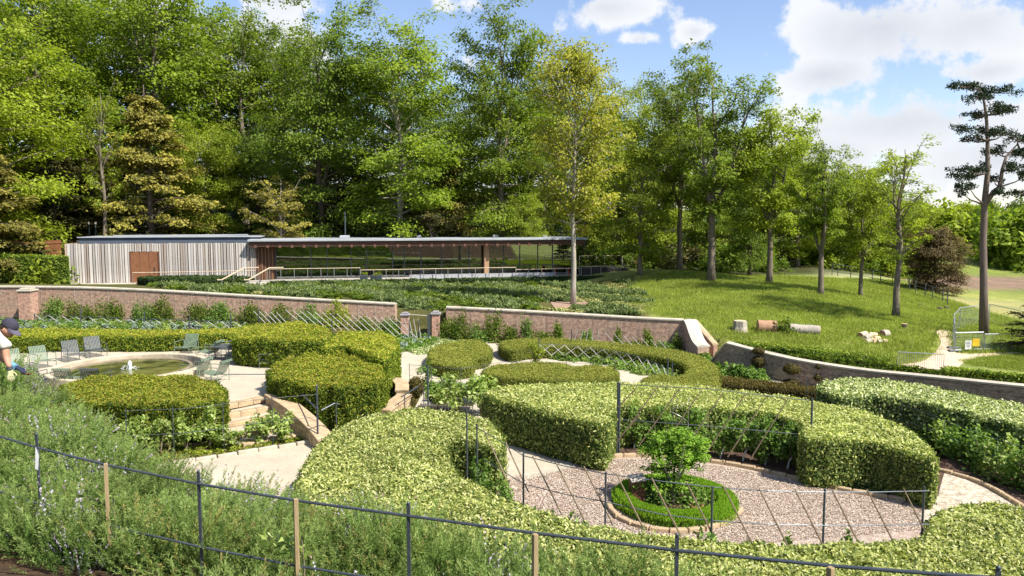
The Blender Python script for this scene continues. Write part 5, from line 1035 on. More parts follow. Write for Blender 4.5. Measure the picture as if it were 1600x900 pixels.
# plants at the foot of the back wall, climbers
wallb = [bush_mesh('wall_plant', m, .45, .55, 420, (.13, .075), clumps=12) for m in (L_DARK, L_SHRUB, L_DHEDGE)]
low = [bush_mesh('low_plant', L_SHRUB, .35, .3, 200, (.12, .07), clumps=8), bush_mesh('low_plant', L_SHRUBP, .32, .26, 200, (.11, .06), clumps=8), bush_mesh('low_plant', L_SILV, .3, .22, 180, (.11, .06), clumps=8)]
gc_pale = [bush_mesh('ground_cover', L_VARIW, .28, .12, 170, (.07, .05), clumps=9)]
gc_grn = [bush_mesh('ground_cover', L_LIGHT, .28, .12, 170, (.07, .05), clumps=9), bush_mesh('ground_cover', L_BOX, .28, .10, 170, (.07, .05), clumps=9)]
cover_px('herb_border', [(-60, 500), (60, 502), (200, 506), (380, 509), (380, 513), (200, 516), (-60, 516)], low, 'mixed grey and green herbs between the lattice and the low golden hedge', 8)
cover_px('flower_border', [(700, 522), (800, 526), (900, 530), (1080, 545), (1060, 541), (900, 522), (800, 519), (700, 516)], low[:2], 'low leafy border along the foot of the right hand brick wall', 7)
cover_px('pale_ground_cover', [(640, 545), (660, 530), (700, 528), (735, 535), (700, 540), (672, 552), (650, 555)], gc_pale, 'pale flowering ground cover beside the gateway path', 34)
cover_px('pale_ground_cover', [(722, 529), (780, 524), (860, 526), (860, 531), (790, 535), (735, 536)], gc_pale, 'pale flowering ground cover behind the crescent hedge', 34)
cover_px('bed_plants', [(600, 535), (640, 525), (690, 522), (690, 532), (655, 545), (625, 552)], low, 'leafy plants tangled under the leaning canes near the gateway', 8)
cover_px('moss_cover', [(200, 724), (300, 716), (400, 700), (488, 686), (470, 678), (380, 690), (200, 708)], gc_grn, 'creeping green cover on the soil of the apple bed', 26)
cover_px('bed_plants', [(660, 605), (760, 600), (770, 615), (700, 620), (660, 612)], low, 'grey green low plants in the narrow bed beyond the fig trees', 10)
cover_px('comfrey_patch', [(1095, 566), (1130, 568), (1190, 592), (1200, 604), (1150, 592), (1100, 576)], [bush_mesh('comfrey', L_SHRUB, .42, .5, 300, (.17, .09), clumps=9)], 'lush bright green plants between the crescent and the brown wall', 7)
cover_px('lattice_border', [(850, 548), (950, 556), (1030, 574), (1062, 592), (1030, 596), (940, 570), (850, 560)], low[:2], 'bright leafy plants inside the diamond lattice', 10)
cover_px('wood_chips', [(520, 700), (700, 700), (700, 800), (520, 800)], gc_grn[:1], 'creeping cover under the variegated hedge', .01)
# climbers on the walls: single plants ---------------------------------
def plant(name, mats, loc, rx, h, label, cat='shrub', group=None, n=500, leaf=(.12, .07), stem=.02, stem_h=.35, z0=None, clumps=12, up=.5, stems=1, white=False):
    o = empty(name, loc); tag(o, label, cat, group); mb = MB()
    for k in range(stems): a = random.uniform(0, 6.28); e = (math.cos(a) * rx * .35, math.sin(a) * rx * .35, h * .75); mb.tube([(math.cos(a) * .02, math.sin(a) * .02, -.05), (e[0] * .5, e[1] * .5, h * .4), e], [stem, stem * .7, stem * .3], 5)
    so_ = mb.build('stem', M_PALE if white else M_STEM, o)
    if stems > 1: so_['kind'] = 'stuff'
    zc = h * stem_h; fo = link(bpy.data.objects.new('foliage', bush_mesh('foliage', mats, rx, h - zc if z0 is None else (h - z0), n, leaf, up=up, clumps=clumps)), o); fo.location = (0, 0, zc if z0 is None else z0); return o
cl = 0
def on_bw(u, W_, off):
    # point on wall face polyline for image column u
    P = catmull([tuple(p) for p in W_], 8, closed=False); k = ray(u, 480).x
    for a, b in zip(P, P[1:]):
        fa, fb = a.x - k * a.y, b.x - k * b.y
        if fa * fb <= 0: q = a.lerp(b, fa / (fa - fb)); t = (b - a).normalized(); return Vector((q.x + t.y * off, q.y - t.x * off, q.z))
    return P[-1] if abs(P[-1].x / P[-1].y - k) < abs(P[0].x / P[0].y - k) else P[0]
for u, hh, rx, where in [(90, 1.5, .95, 'just right of the broad pier'), (135, 1.5, 1.0, 'second in the row right of the broad pier'), (178, 1.45, .95, 'third in the row, above the lattice'), (232, 1.45, .8, 'between two gaps of bare brick'), (262, 1.5, .8, 'left of the middle of the wall'),
                         (315, 1.5, .95, 'in the middle of the left hand wall'), (352, 1.35, .9, 'spreading, right of the middle'), (395, 1.2, .9, 'just left of the leaning canes'), (440, 1.2, .9, 'behind the first leaning canes'), (485, 1.2, .9, 'behind the leaning canes'),
                         (528, 1.45, .75, 'pale green and upright behind the leaning canes'), (570, 1.2, .9, 'behind the right hand leaning canes'), (608, 1.1, .8, 'at the gateway end of the left hand wall')]:
    p = on_bw(u, BW, .45); z = g(p.x, p.y - .2); o = plant('wall_shrub', L_LIGHT if u == 528 else (L_DARK if cl % 3 else L_SHRUB), (p.x, p.y, z), rx, hh, 'shrub trained on the left brick wall, ' + where, n=1700, leaf=(.14, .08), z0=.05, clumps=20, stems=3, group='shrubs trained on the brick walls'); o.scale.y = .45; cl += 1
for u, hh, rx, where in [(706, 1.3, .7, 'beside the right gate pier'), (722, 1.65, .6, 'tall, second from the gate pier'), (748, 1.0, .8, 'low, third from the gate pier'), (773, 1.75, .6, 'tall pillar shaped one'), (800, 1.0, .7, 'low one left of centre'), (823, 1.5, .45, 'narrow pillar at centre'), (848, .9, .7, 'low one right of centre'),
                         (873, 1.45, .4, 'thin pillar right of centre'), (920, 1.2, .35, 'thin one over the lattice'), (967, 1.2, .35, 'thin one above the lattice end'), (1013, 1.2, .35, 'second last before the white curve'), (1042, .8, .9, 'broad dark one by the white curve'), (1060, 1.3, .3, 'against the foot of the white curve'), (985, .7, .9, 'low spreading one behind the lattice')]:
    p = on_bw(u, BW2, .4); z = g(p.x, p.y - .2); o = plant('wall_shrub', L_DARK if cl % 3 else L_SHRUB, (p.x, p.y, z), rx, hh, 'climber on the right brick wall, ' + where, n=1300, leaf=(.13, .075), z0=.05, clumps=18, stems=3, group='shrubs trained on the brick walls'); o.scale.y = .5; cl += 1
# wall support wires' battens (thin vertical wires every so often)
wv = empty('wall_wires', tuple(on_bw(300, BW, .03))); tag(wv, 'thin vertical training wires fixed to the left brick wall', 'wires')
for u in range(66, 610, 26):
    p = on_bw(u, BW, .03) - wv.location; MB().tube([(p.x, p.y, -1.6), (p.x, p.y, -.15 + p.z)], .005, 4, cap=False).build('wire', M_GCANE, wv)
wv2 = empty('wall_wires', tuple(on_bw(880, BW2, .03))); tag(wv2, 'thin vertical training wires fixed to the right brick wall', 'wires')
for u in range(712, 1060, 24):
    p = on_bw(u, BW2, .03) - wv2.location; MB().tube([(p.x, p.y, -1.4), (p.x, p.y, -.12 + p.z)], .004, 4, cap=False).build('wire', M_IRON, wv2)
# topiary along the brown wall
def topiary(u, v, r, tiers, label):
    p = PF(u, v); o = empty('topiary', p); tag(o, label, 'topiary'); z = 0
    MB().tube([(0, 0, -.1), (0, 0, tiers[-1][0])], .03, 6).build('stem', M_STEM, o)
    for (zc, rr_, fl) in tiers:
        n = int(900 * rr_ * rr_ / .09); q = rdir(n); P = q * np.array([rr_, rr_, rr_ * fl]) * RNG.uniform(.92, 1.06, (n, 1)); P[:, 2] += zc
        Nn = unit(q + rdir(n) * .6); D = unit(rdir(n)); D = unit(D - Nn * (D * Nn).sum(1, keepdims=True)); f = link(bpy.data.objects.new('clipped_foliage', leafmesh('clipped_foliage', P, D, Nn, .08, .04, L_TOPI)), o)
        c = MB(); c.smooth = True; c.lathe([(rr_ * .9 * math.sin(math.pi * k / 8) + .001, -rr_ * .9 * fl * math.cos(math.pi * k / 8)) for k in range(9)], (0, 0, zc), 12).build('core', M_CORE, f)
topiary(1151, 578, 1, [(.85, .30, .72), (.25, .28, .5)], 'clipped yew ball on a stem, leftmost against the brown wall')
topiary(1184, 590, 1, [(1.25, .26, .6), (.75, .30, .8)], 'two tiered clipped yew against the brown wall')
topiary(1236, 604, 1, [(.78, .36, .62), (.2, .34, .3)], 'flattened yew ball above a clipped disc by the brown wall')
topiary(1277, 606, 1, [(.45, .16, .9), (.95, .10, 1.2)], 'small thin topiary at the right of the row on the brown wall')
topiary(650, 622, 1, [(.42, .32, 1.25)], 'dark rounded yew at the foot of the lower stair')
topiary(636, 643, 1, [(.34, .30, 1.1)], 'second dark rounded yew in front of the first by the lower stair')
# =================================================================== POOL
def pool():
    c = PZ(203, 571, .45); o = empty('round_pool', (c.x, c.y, 0)); tag(o, 'large round stone pool with a raised inner basin on the terrace', 'pool')
    a = MB(); a.lathe([(2.86, 0), (2.86, .42), (2.84, .45), (2.66, .45), (2.64, .42), (2.64, -.05)], n=64); a.build('outer_rim', M_POOL, o)
    a = MB(); a.lathe([(2.64, .05), (2.1, .05)], n=64); a.build('channel', surf('wet_stone', (.16, .12, .08), (.09, .07, .045), .4, 3), o)
    a = MB(); a.lathe([(2.24, 0), (2.24, .34), (2.22, .36), (2.12, .36), (2.10, .34), (2.1, 0)], n=64); i = a.build('inner_rim', surf('wet_rim', (.30, .24, .16), (.18, .14, .09), .5, 3), o)
    m, nt, ou = newmat('pool_water'); N = nt.nodes.new; L = nt.links.new
    p = N('ShaderNodeBsdfPrincipled'); p.inputs['Base Color'].default_value = (.06, .075, .02, 1); p.inputs['Roughness'].default_value = .06; p.inputs['IOR'].default_value = 1.33; L(p.outputs[0], ou.inputs[0])
    tc = N('ShaderNodeTexCoord'); ns = N('ShaderNodeTexNoise'); ns.inputs['Scale'].default_value = 5; ns.inputs['Detail'].default_value = 4; L(tc.outputs['Object'], ns.inputs['Vector'])
    n2 = N('ShaderNodeTexNoise'); n2.inputs['Scale'].default_value = 1.6; n2.inputs['Detail'].default_value = 6; L(tc.outputs['Object'], n2.inputs['Vector']); r = N('ShaderNodeValToRGB'); r.color_ramp.elements[0].color = (.035, .045, .012, 1); r.color_ramp.elements[1].color = (.16, .16, .045, 1); r.color_ramp.elements[0].position = .4; r.color_ramp.elements[1].position = .62; L(n2.outputs['Fac'], r.inputs[0]); L(r.outputs[0], p.inputs['Base Color'])
    b = N('ShaderNodeBump'); b.inputs['Strength'].default_value = .12; b.inputs['Distance'].default_value = .05; L(ns.outputs['Fac'], b.inputs['Height']); L(b.outputs[0], p.inputs['Normal'])
    w = MB(); w.lathe([(0.001, .31), (2.11, .31)], n=64); wo = w.build('water', m, o)
    j = MB(); j.smooth = True; j.lathe([(.06, 0), (.05, .08), (.075, .18), (.07, .25), (.035, .31), (.001, .33)], (0, 0, .31), 12)
    jm = surf('foam', (.9, .92, .94), (.75, .8, .84), .3, 20); fo = j.build('fountain_jet', jm); fo.location = (c.x, c.y, 0); tag(fo, 'small white bubbling fountain jet in the middle of the pool', 'fountain')
    dr = MB()
    for k in range(40): a_ = random.uniform(0, 6.28); r_ = random.uniform(.1, .34); dr.box((math.cos(a_) * r_, math.sin(a_) * r_, .32 + random.random() * .25 * (1 - r_ / .4)), (.02, .02, .02))
    d_ = dr.build('spray', jm, fo); d_['kind'] = 'stuff'
pool()
# =================================================================== CHAIRS
def chair(metal):
    o = empty('garden_chair'); w, dp = .66, .72
    for sx in (-1, 1):
        x = sx * w / 2
        MB().tube([(x, -.33, 0), (x, -.33, .56)], .013, 6).build('leg', metal, o); MB().tube([(x, .40, 0), (x, .40, .56)], .013, 6).build('leg', metal, o)
        MB().tube([(x, -.33, .56), (x, .40, .56)], .014, 6).build('armrest', metal, o); MB().tube([(x, -.33, .24), (x, .40, .20)], .012, 6).build('side_rail', metal, o)
    MB().tube([(-w / 2, -.33, .28), (w / 2, -.33, .28)], .012, 6).build('cross_rail', metal, o); MB().tube([(-w / 2, .36, .2), (w / 2, .36, .2)], .012, 6).build('cross_rail', metal, o)
    for nm, pts in (('seat', [(-.36, .33), (-.30, .36), (0, .31), (.24, .27), (.30, .30)]), ('backrest', [(.30, .30), (.40, .52), (.50, .76), (.53, .80), (.57, .79), (.585, .74)])):
        mb = MB()
        for k in range(11):
            x = -w / 2 + .05 + (w - .1) * k / 10; vs = []
            for (y, z) in pts: vs += [(x - .018, y, z), (x + .018, y, z), (x + .018, y + .004, z - .006), (x - .018, y + .004, z - .006)]
            n = len(pts); fs = [(i * 4 + q, i * 4 + (q + 1) % 4, (i + 1) * 4 + (q + 1) % 4, (i + 1) * 4 + q) for i in range(n - 1) for q in range(4)]; mb.add(vs, fs)
        mb.box((0, pts[2][0], pts[2][1] - .012), (w - .04, .02, .01)); s_ = mb.build(nm, metal, o); s_['kind'] = 'stuff'
    return o
def copy_tree(o):
    c = o.copy(); COL.objects.link(c)
    for ch in o.children:
        k = ch.copy(); COL.objects.link(k); k.parent = c; k.matrix_parent_inverse = ch.matrix_parent_inverse.copy()
        for g2 in ch.children: q = g2.copy(); COL.objects.link(q); q.parent = k
    return c
# (u, v of the foot, heading of the back of the chair in degrees: 0 = back away from camera, colour, label)
CH = [(300 - 9, 553, -8, 'g', 'green slatted chair facing the pool from its far side'), (150, 557, 46, 'd', 'dark grey slatted chair behind the pool, nearest its far rim'), (116, 564, 48, 'd', 'dark grey slatted chair, second from the far rim of the pool'),
      (68, 574, 55, 'g', 'green slatted chair left of the two dark ones'), (24, 580, 50, 'g', 'green chair half hidden behind the gardener'), (325, 561, -100, 'g', 'green chair left of the dark low table'), (372, 565, -95, 'g', 'green chair right of the dark low table'),
      (350, 556, -60, 'd', 'dark chair partly behind the low table'), (421, 573, -80, 'd', 'dark chair beside the large golden hedge'), (438, 568, -75, 'g', 'green chair half hidden by the large golden hedge'),
      (334, 596, -105, 'g', 'green chair right of the pool, turned to the left, nearest the steps'), (305, 592, -110, 'g', 'green chair touching the right side of the pool'), (72, 606, 160, 'd', 'dark chair with its back to the camera, left of the low three'),
      (112, 607, 178, 'g', 'green chair with its back to the camera between two dark ones'), (152, 607, 184, 'd', 'dark chair with its back to the camera, nearest the block hedge')]
protos = {'g': chair(M_GREENMETAL), 'd': chair(M_GREYMETAL)}; first = {'g': True, 'd': True}
for (u, v, hd_, c_, lab) in CH:
    o = protos[c_] if first[c_] else copy_tree(protos[c_]); first[c_] = False
    p = PZ(u, v, 0.012); o.location = p; o.rotation_euler = (0, 0, R(hd_)); o.scale = (1.05, 1.05, 1.05); tag(o, lab, 'chair', 'slatted steel chairs round the pool')
tb2 = empty('low_table', PZ(347, 562, .012)); tag(tb2, 'dark grey low table among the chairs on the terrace', 'table')
MB().box((0, 0, .60), (.9, .75, .025), bev=.005).build('table_top', M_GREYMETAL, tb2)
for sx in (-.42, .42):
    for sy in (-.34, .34): MB().box((sx, sy, .295), (.03, .03, .59)).build('leg', M_GREYMETAL, tb2)
dr_ = empty('drain_channel', PZ(395, 584, .0)); tag(dr_, 'thin dark drain line across the pale terrace gravel', 'drain'); a, b = PZ(318, 585, .02) - dr_.location, PZ(432, 585, .02) - dr_.location
MB().tube([(a.x, a.y, .012), (b.x, b.y, .012)], .03, 4).build('channel', M_IRON, dr_)
# =================================================================== TERRACE STEPS, STONE RAMPS
def steps():
    o = empty('terrace_steps', PF(395, 660)); tag(o, 'wide shallow steps with honey stone risers and gravel treads', 'stairs'); b0 = o.location.copy()
    rows = [((342, 634), (422, 618)), ((350, 648), (440, 632)), ((356, 662), (452, 644)), ((366, 678), (456, 664)), ((380, 694), (470, 678))]
    zz = [.03, -.17, -.32, -.46, -.60]
    sheet('gravel_terrace', [tuple(PZ(u, v, 0)[:2]) for u, v in ((328, 636), (380, 628), (428, 619), (434, 604), (380, 606), (335, 612))], M_GRAVEL, .026, smooth=1, cell=.3)
    for i, ((ul, vl), (ur, vr)) in enumerate(rows):
        a, b = PZ(ul, vl, zz[i]), PZ(ur, vr, zz[i]); t = (b - a).normalized(); nrm = Vector((t.y, -t.x, 0)); L_ = (b - a).length; k = 0
        while k < L_ - .1:                          # each riser is a row of single stones
            w = min(random.uniform(.45, .8), L_ - k); c = a + t * (k + w / 2) - nrm * .12; m = MB().box((0, 0, 0), (w - .015, .26, .2), bev=.02).build('stone', M_STONE, o); m.location = (c.x - b0.x, c.y - b0.y, zz[i] - .1 - b0.z + random.uniform(-.01, .01)); m.rotation_euler.z = math.atan2(t.y, t.x); k += w
        dp_ = 2.6 if i == 0 else 1.05; c = (a + b) / 2 - nrm * (.22 + dp_ / 2); m = MB().box((0, 0, 0), (L_ + .2, dp_, .12)).build('tread', M_GRAVEL, o); m.location = (c.x - b0.x, c.y - b0.y, (zz[i] - .09 if i else -.044) - b0.z); m.rotation_euler.z = math.atan2(t.y, t.x)
steps()
def slab_run(name, tops, w, label, mat=M_STONE, drop=1.2, piece=.55):
    """sloping dwarf wall with separate coping stones; tops = world points on the centre of its top"""
    P = catmull([tuple(p) for p in tops], 6, closed=False); o = empty(name, tuple(P[0])); tag(o, label, 'wall'); vs = []; uv = []; L = 0; fs = []
    for i, p in enumerate(P):
        t = P[min(i + 1, len(P) - 1)] - P[max(i - 1, 0)]; t.z = 0; t.normalize(); n = Vector((t.y, -t.x, 0)); q = p - P[0]
        if i: L += (P[i] - P[i - 1]).length
        for sgn in (1, -1):
            e = q + n * sgn * w * .42; vs += [(e.x, e.y, e.z - drop), (e.x, e.y, e.z - .05)]; uv.append(L)
    F = []; U = []
    for i in range(len(P) - 1):
        for s0, flip in ((0, False), (2, True)):
            f = (i * 4 + s0, (i + 1) * 4 + s0, (i + 1) * 4 + s0 + 1, i * 4 + s0 + 1); l0, l1 = uv[i * 2], uv[(i + 1) * 2]; uq = [(l0, vs[f[0]][2]), (l1, vs[f[1]][2]), (l1, vs[f[2]][2]), (l0, vs[f[3]][2])]
            if flip: f = f[::-1]; uq = uq[::-1]
            F.append(f); U += uq
    for f in ((0, 1, 3, 2), tuple(len(vs) - 4 + k for k in (0, 2, 3, 1))): F.append(f); U += [(0, 0), (0, .5), (.3, .5), (.3, 0)]
    MB().add(vs, F, U).build('wall_body', M_HONEYB, o)
    tot = sum((b - a).length for a, b in zip(P, P[1:])); n = max(1, int(tot / piece)); acc = [0]
    for a, b in zip(P, P[1:]): acc.append(acc[-1] + (b - a).length)
    def at(q):
        for i in range(1, len(P)):
            if acc[i] >= q - 1e-6: return P[i - 1].lerp(P[i], (q - acc[i - 1]) / max(1e-6, acc[i] - acc[i - 1]))
        return P[-1]
    for k in range(n):
        a, b = at(tot * k / n), at(tot * (k + 1) / n); c = (a + b) / 2 - P[0]; d = b - a; s_ = MB().box((0, 0, 0), (d.length * .97, w, .09), bev=.015).build('coping_stone', mat, o)
        s_.location = c; s_.rotation_euler = (0, -math.asin(max(-1, min(1, d.z / d.length))), math.atan2(d.y, d.x))
M_HONEYB = brickm('honey_rubble', (.52, .40, .25), (.36, .26, .15), (.42, .34, .22), bw=.3, bh=.09, dirt=(.25, .18, .10))
slab_run('stair_wall', [PZ(425, 616, .12), PZ(455, 634, .02), PZ(490, 664, -.25), PZ(512, 690, -.52)], .55, 'honey stone cheek wall sloping down beside the terrace steps')
slab_run('stair_wall', [PZ(512, 692, -.55), PZ(560, 676, -.58), PZ(600, 656, -.5), PZ(618, 646, -.42)], .5, 'honey stone wall at the foot of the large golden hedge')
slab_run('stair_wall', [PZ(598, 642, -.30), PZ(618, 628, -.22), PZ(633, 617, -.18)], .55, 'flat coped honey wall climbing towards the gateway path')
slab_run('stair_wall', [PZ(628, 611, -.12), PZ(628, 600, .0), PZ(620, 593, .05), PZ(604, 592, .05)], .5, 'hooked upper end of the honey stone wall by the gateway path')
# iron handrails of the stairs
def rail(name, pts, posts, label, r=.022):
    o = empty(name, tuple(pts[0])); tag(o, label, 'handrail'); b = Vector(pts[0]); MB().tube([Vector(p) - b for p in pts], r, 6).build('handrail', M_IRON, o)
    for (p, h) in posts: q = Vector(p) - b; MB().tube([q, q - Vector((0, 0, h))], r * .85, 6).build('post', M_IRON, o)
    return o
d1 = PZ(512, 692, -.6).y
a, b, c_, e = PY(440, 583, 27.3), PY(498, 641, d1 + .2), PY(523, 630, d1 + .3), PY(531, 632, d1 + .3)
rail('iron_handrail', [PY(425, 582, 27.6), a, PY(497, 641, d1 + .3)], [(PY(427, 582, 27.5), 1.0), (PY(446, 589, 27), 1.0), (PY(470, 614, 25.2), .9), (PY(495, 641, d1 + .3), .7)], 'dark iron handrail sloping down the honey stone cheek wall')
rail('iron_handrail', [PY(502, 641, d1), c_, e], [(PY(525, 631, d1 + .3), .85)], 'short bent iron rail end at the foot of the steps')
pst = empty('iron_post', PF(497, 700)); tag(pst, 'tall thin iron post at the corner of the apple bed', 'post'); hh = PY(499, 606, pst.location.y).z - pst.location.z
MB().tube([(0, 0, 0), (0, 0, hh)], .03, 6).build('shaft', M_IRON, pst); k_ = MB(); k_.smooth = True; k_.lathe([(.001, -.05), (.045, -.02), (.045, .02), (.001, .05)], (0, 0, hh + .04), 8).build('finial', M_IRON, pst)
a, b = PY(634, 616, 25.4), PY(655, 603, 26.5)
rail('iron_handrail', [PY(627, 620, 25), a, b, PY(663, 605, 25.8)], [(PY(662, 605, 25.5), 1.0), (PY(632, 618, 25.2), .9)], 'iron handrail beside the lower stair near the two dark yews')
# =================================================================== FIG TREES AND ESPALIERS
def figtree(u, v, vt, w, label, mat=L_SHRUB, stems=3, leaf=(.16, .10), n=700, group='young fruit trees in the beds', name='fruit_tree', lean=.1):
    p = PF(u, v); h = PY(u, vt, p.y).z - p.z; rx = w / 2 / FPX * p.y; o = empty(name, p); tag(o, label, 'fruit tree', group)
    tops = []
    for k in range(stems):
        a = 2.1 * k + random.random(); e = Vector((math.cos(a) * rx * .6, math.sin(a) * rx * .6, h * random.uniform(.72, .9))); MB().tube([(0, 0, -.05), (e.x * .2 + lean * .1, e.y * .2, h * .35), (e.x * .6, e.y * .6, h * .6), e], [.035, .028, .02, .01], 6).build('trunk' if k == 0 else 'branch', M_STEM, o)
    f = link(bpy.data.objects.new('foliage', bush_mesh('foliage', mat, rx, h * .42, n, leaf, z0=.01, clumps=16, up=.3)), o); f.location = (0, 0, h * .6); return o
figtree(715, 648, 586, 74, 'open young fig tree in front of the lower gravel path', L_SHRUBP); figtree(752, 650, 590, 60, 'young fig tree right of the first, against the long hedge end', L_SHRUBP); figtree(685, 642, 612, 36, 'small fig leaning over the pale slab', L_SHRUBP, n=350)
figtree(668, 604, 566, 30, 'tiny round headed tree on a thin stem by the gateway path', L_SHRUB, 1, (.1, .06), 400)
figtree(836, 575, 536, 34, 'bright green bushy young tree inside the crescent hedge', L_LIGHT, 2, (.12, .07), 450)
figtree(438, 690, 642, 52, 'small apple tree standing right of the others before the steps', L_SHRUBP, 3, (.13, .07), 520); figtree(404, 694, 648, 54, 'small apple tree in the middle before the steps', L_SHRUBP, 3, (.13, .07), 520); figtree(352, 704, 668, 50, 'low apple tree left before the steps', L_SHRUBP, 3, (.13, .07), 420)
esp = 0
for (u, v, vt, w) in [(172, 712, 660, 50), (212, 712, 652, 56), (250, 710, 655, 50), (290, 706, 650, 52), (328, 700, 640, 46)]:
    figtree(u, v, vt, w, 'pale leaved apple espalier in front of the block hedge, ' + ['leftmost', 'second from left', 'in the middle', 'second from right', 'rightmost'][esp], L_SHRUBP, 2, (.12, .065), 620, 'apple espaliers before the golden hedge', 'apple_espalier'); esp += 1
# big espaliers in front of the long variegated hedge, white stems
esp = 0
for (u, v, vt) in [(990, 706, 612), (1035, 712, 620), (1080, 716, 622), (1125, 722, 628), (1160, 726, 630), (1195, 732, 632), (1230, 738, 640)]:
    p = PF(u, v - 4); h = PY(u, vt + 18, p.y).z - p.z; o = empty('apple_espalier', p); tag(o, 'leafy espaliered apple with a whitened stem before the long hedge, ' + ['first by the left post', 'second', 'third, behind the small tree', 'fourth', 'fifth', 'sixth', 'last before the right block'][esp], 'fruit tree', 'apple espaliers before the long variegated hedge')
    MB().tube([(0, 0, -.03), (.04, 0, .22), (.12, 0, .38)], [.03, .026, .022], 7).build('trunk', surf('white_stem', (.72, .70, .64), (.5, .48, .42), .8, 8), o)
    for k in range(3): MB().tube([(.1, 0, .35), (.1 + (k - 1) * .3, 0, .6), (.1 + (k - 1) * .42, 0, h * .85)], [.02, .015, .008], 5).build('branch', M_STEM, o)
    f = link(bpy.data.objects.new('foliage', bush_mesh('foliage', L_SHRUB, .46, h * .45, 900, (.12, .065), z0=.01, clumps=20)), o); f.location = (.05, 0, h * .56); f.scale.y = .7; esp += 1
esp = 0
for (u, v, vt) in [(1395, 664, 632), (1418, 676, 640), (1445, 694, 650), (1475, 706, 655), (1505, 720, 664), (1535, 735, 668), (1568, 752, 676), (1600, 765, 684), (1640, 780, 690)]:
    p = PF(u, v); h = PY(u, vt, p.y).z - p.z; plant('currant_bush', L_SHRUB if esp % 3 else L_SHRUBP, p, .62, max(.7, h * .95), 'leafy bush in front of the silvery hedge, ' + ['first at the left', 'second', 'third', 'fourth', 'fifth', 'sixth', 'seventh', 'eighth, by the cobbled path', 'last, past the picture edge'][esp], 'bush', 'bushes before the silvery hedge', n=900, leaf=(.13, .085), z0=.02, clumps=20, stems=3); esp += 1
# =================================================================== TRELLISES
def screen(name, base, top_uv, posts, canes, label, cane_mat, wires=(), pr=.03, cr=.017, cat='trellis', postm=M_IRON):
    """base: function u -> ground point; posts (u, vtop); canes ((ub, vb), (ut, vt)) all in the plane that passes through the base line"""
    p0 = base(posts[0][0]); o = empty(name, tuple(p0)); tag(o, label, cat); b = p0.copy()
    def onp(u, v):
        q = base(u); return PY(u, v, q.y)
    for (u, vt) in posts:
        q = base(u); t = onp(u, vt); MB().tube([q - b - Vector((0, 0, .05)), Vector((q.x, q.y, t.z)) - b], pr, 6).build('post', postm, o)
    for (u1, v1), (u2, v2) in canes:
        a, c = onp(u1, v1), onp(u2, v2); MB().tube([a - b, c - b], [cr, cr * .75], 5).build('cane', cane_mat, o)
    for w in wires: MB().tube([onp(u, v) - b for u, v in w], .011, 4).build('wire', M_IRON, o)
    return o
def lin(u0, p0, u1, p1): return lambda u: p0.lerp(p1, (u - u0) / (u1 - u0))
# behind the small tree, before the long hedge
bA = lin(962, PF(964, 712), 1265, PF(1265, 742))
screen('cane_trellis', bA, None, [(962, 597), (965, 598), (1265, 622)], [((962 + 35 * k, 694 + 4 * k), (1028 + 34 * k, 604 + 3 * k)) for k in range(7)] + [((966, 636), (996, 604)), ((962, 690), (1000, 648))],
       'tall trellis of leaning hazel canes in front of the long variegated hedge', M_CANE, [[(962, 600), (1110, 608), (1265, 626)], [(962, 655), (1110, 666), (1265, 680)]], cr=.02)
# front trellis on the near side of the red gravel circle
def curve(pts):
    P = catmull([tuple(p) for p in pts], 10, closed=False)
    def f(u):
        k = ray(u, 600).x
        for a, c in zip(P, P[1:]):
            fa, fb = a.x - k * a.y, c.x - k * c.y
            if fa * fb <= 0: return a.lerp(c, fa / (fa - fb + 1e-9))
        return P[0].copy() if abs(P[0].x - k * P[0].y) < abs(P[-1].x - k * P[-1].y) else P[-1].copy()
    return f
bs_pts = [hit(u, v, FL, 1.2) for u, v in [(690, 672), (752, 738), (818, 782), (950, 817), (1060, 831), (1200, 843), (1320, 840), (1452, 826)]]
for p in bs_pts: p.z = float(FL(p.x, p.y)) 
bF = curve(bs_pts)
tops = [(746, 668), (818, 712), (868, 726), (910, 732), (950, 741), (1015, 750), (1060, 755), (1130, 763), (1187, 767), (1245, 768), (1300, 769), (1355, 769), (1412, 768)]
def topv(u): 
    for a, c in zip(tops, tops[1:]): 
        if a[0] <= u <= c[0]: return a[1] + (c[1] - a[1]) * (u - a[0]) / (c[0] - a[0])
    return tops[0][1] if u < tops[0][0] else 767
screen('cane_trellis', bF, None, [(729, 640), (745, 662), (818, 708), (948, 738), (1117, 760), (1295, 764), (1452, 760)], [((u + 46 - (u < 800) * 10, topv(u) + 88 - (u < 800) * 14), (u, topv(u) - 4)) for u in (755, 790, 832, 868, 912, 962, 1018, 1072, 1130, 1186, 1242, 1300, 1355, 1412)],
       'long front trellis of leaning hazel canes and iron posts curving round the red gravel circle', M_CANE, [[(u, topv(u)) for u in (745, 780, 818, 880, 948, 1040, 1117, 1200, 1295, 1370, 1452)], [(u, topv(u) + 44 + (u > 1000) * 8) for u in (755, 818, 880, 948, 1040, 1117, 1200, 1295, 1370, 1452)]], cr=.019, pr=.022)
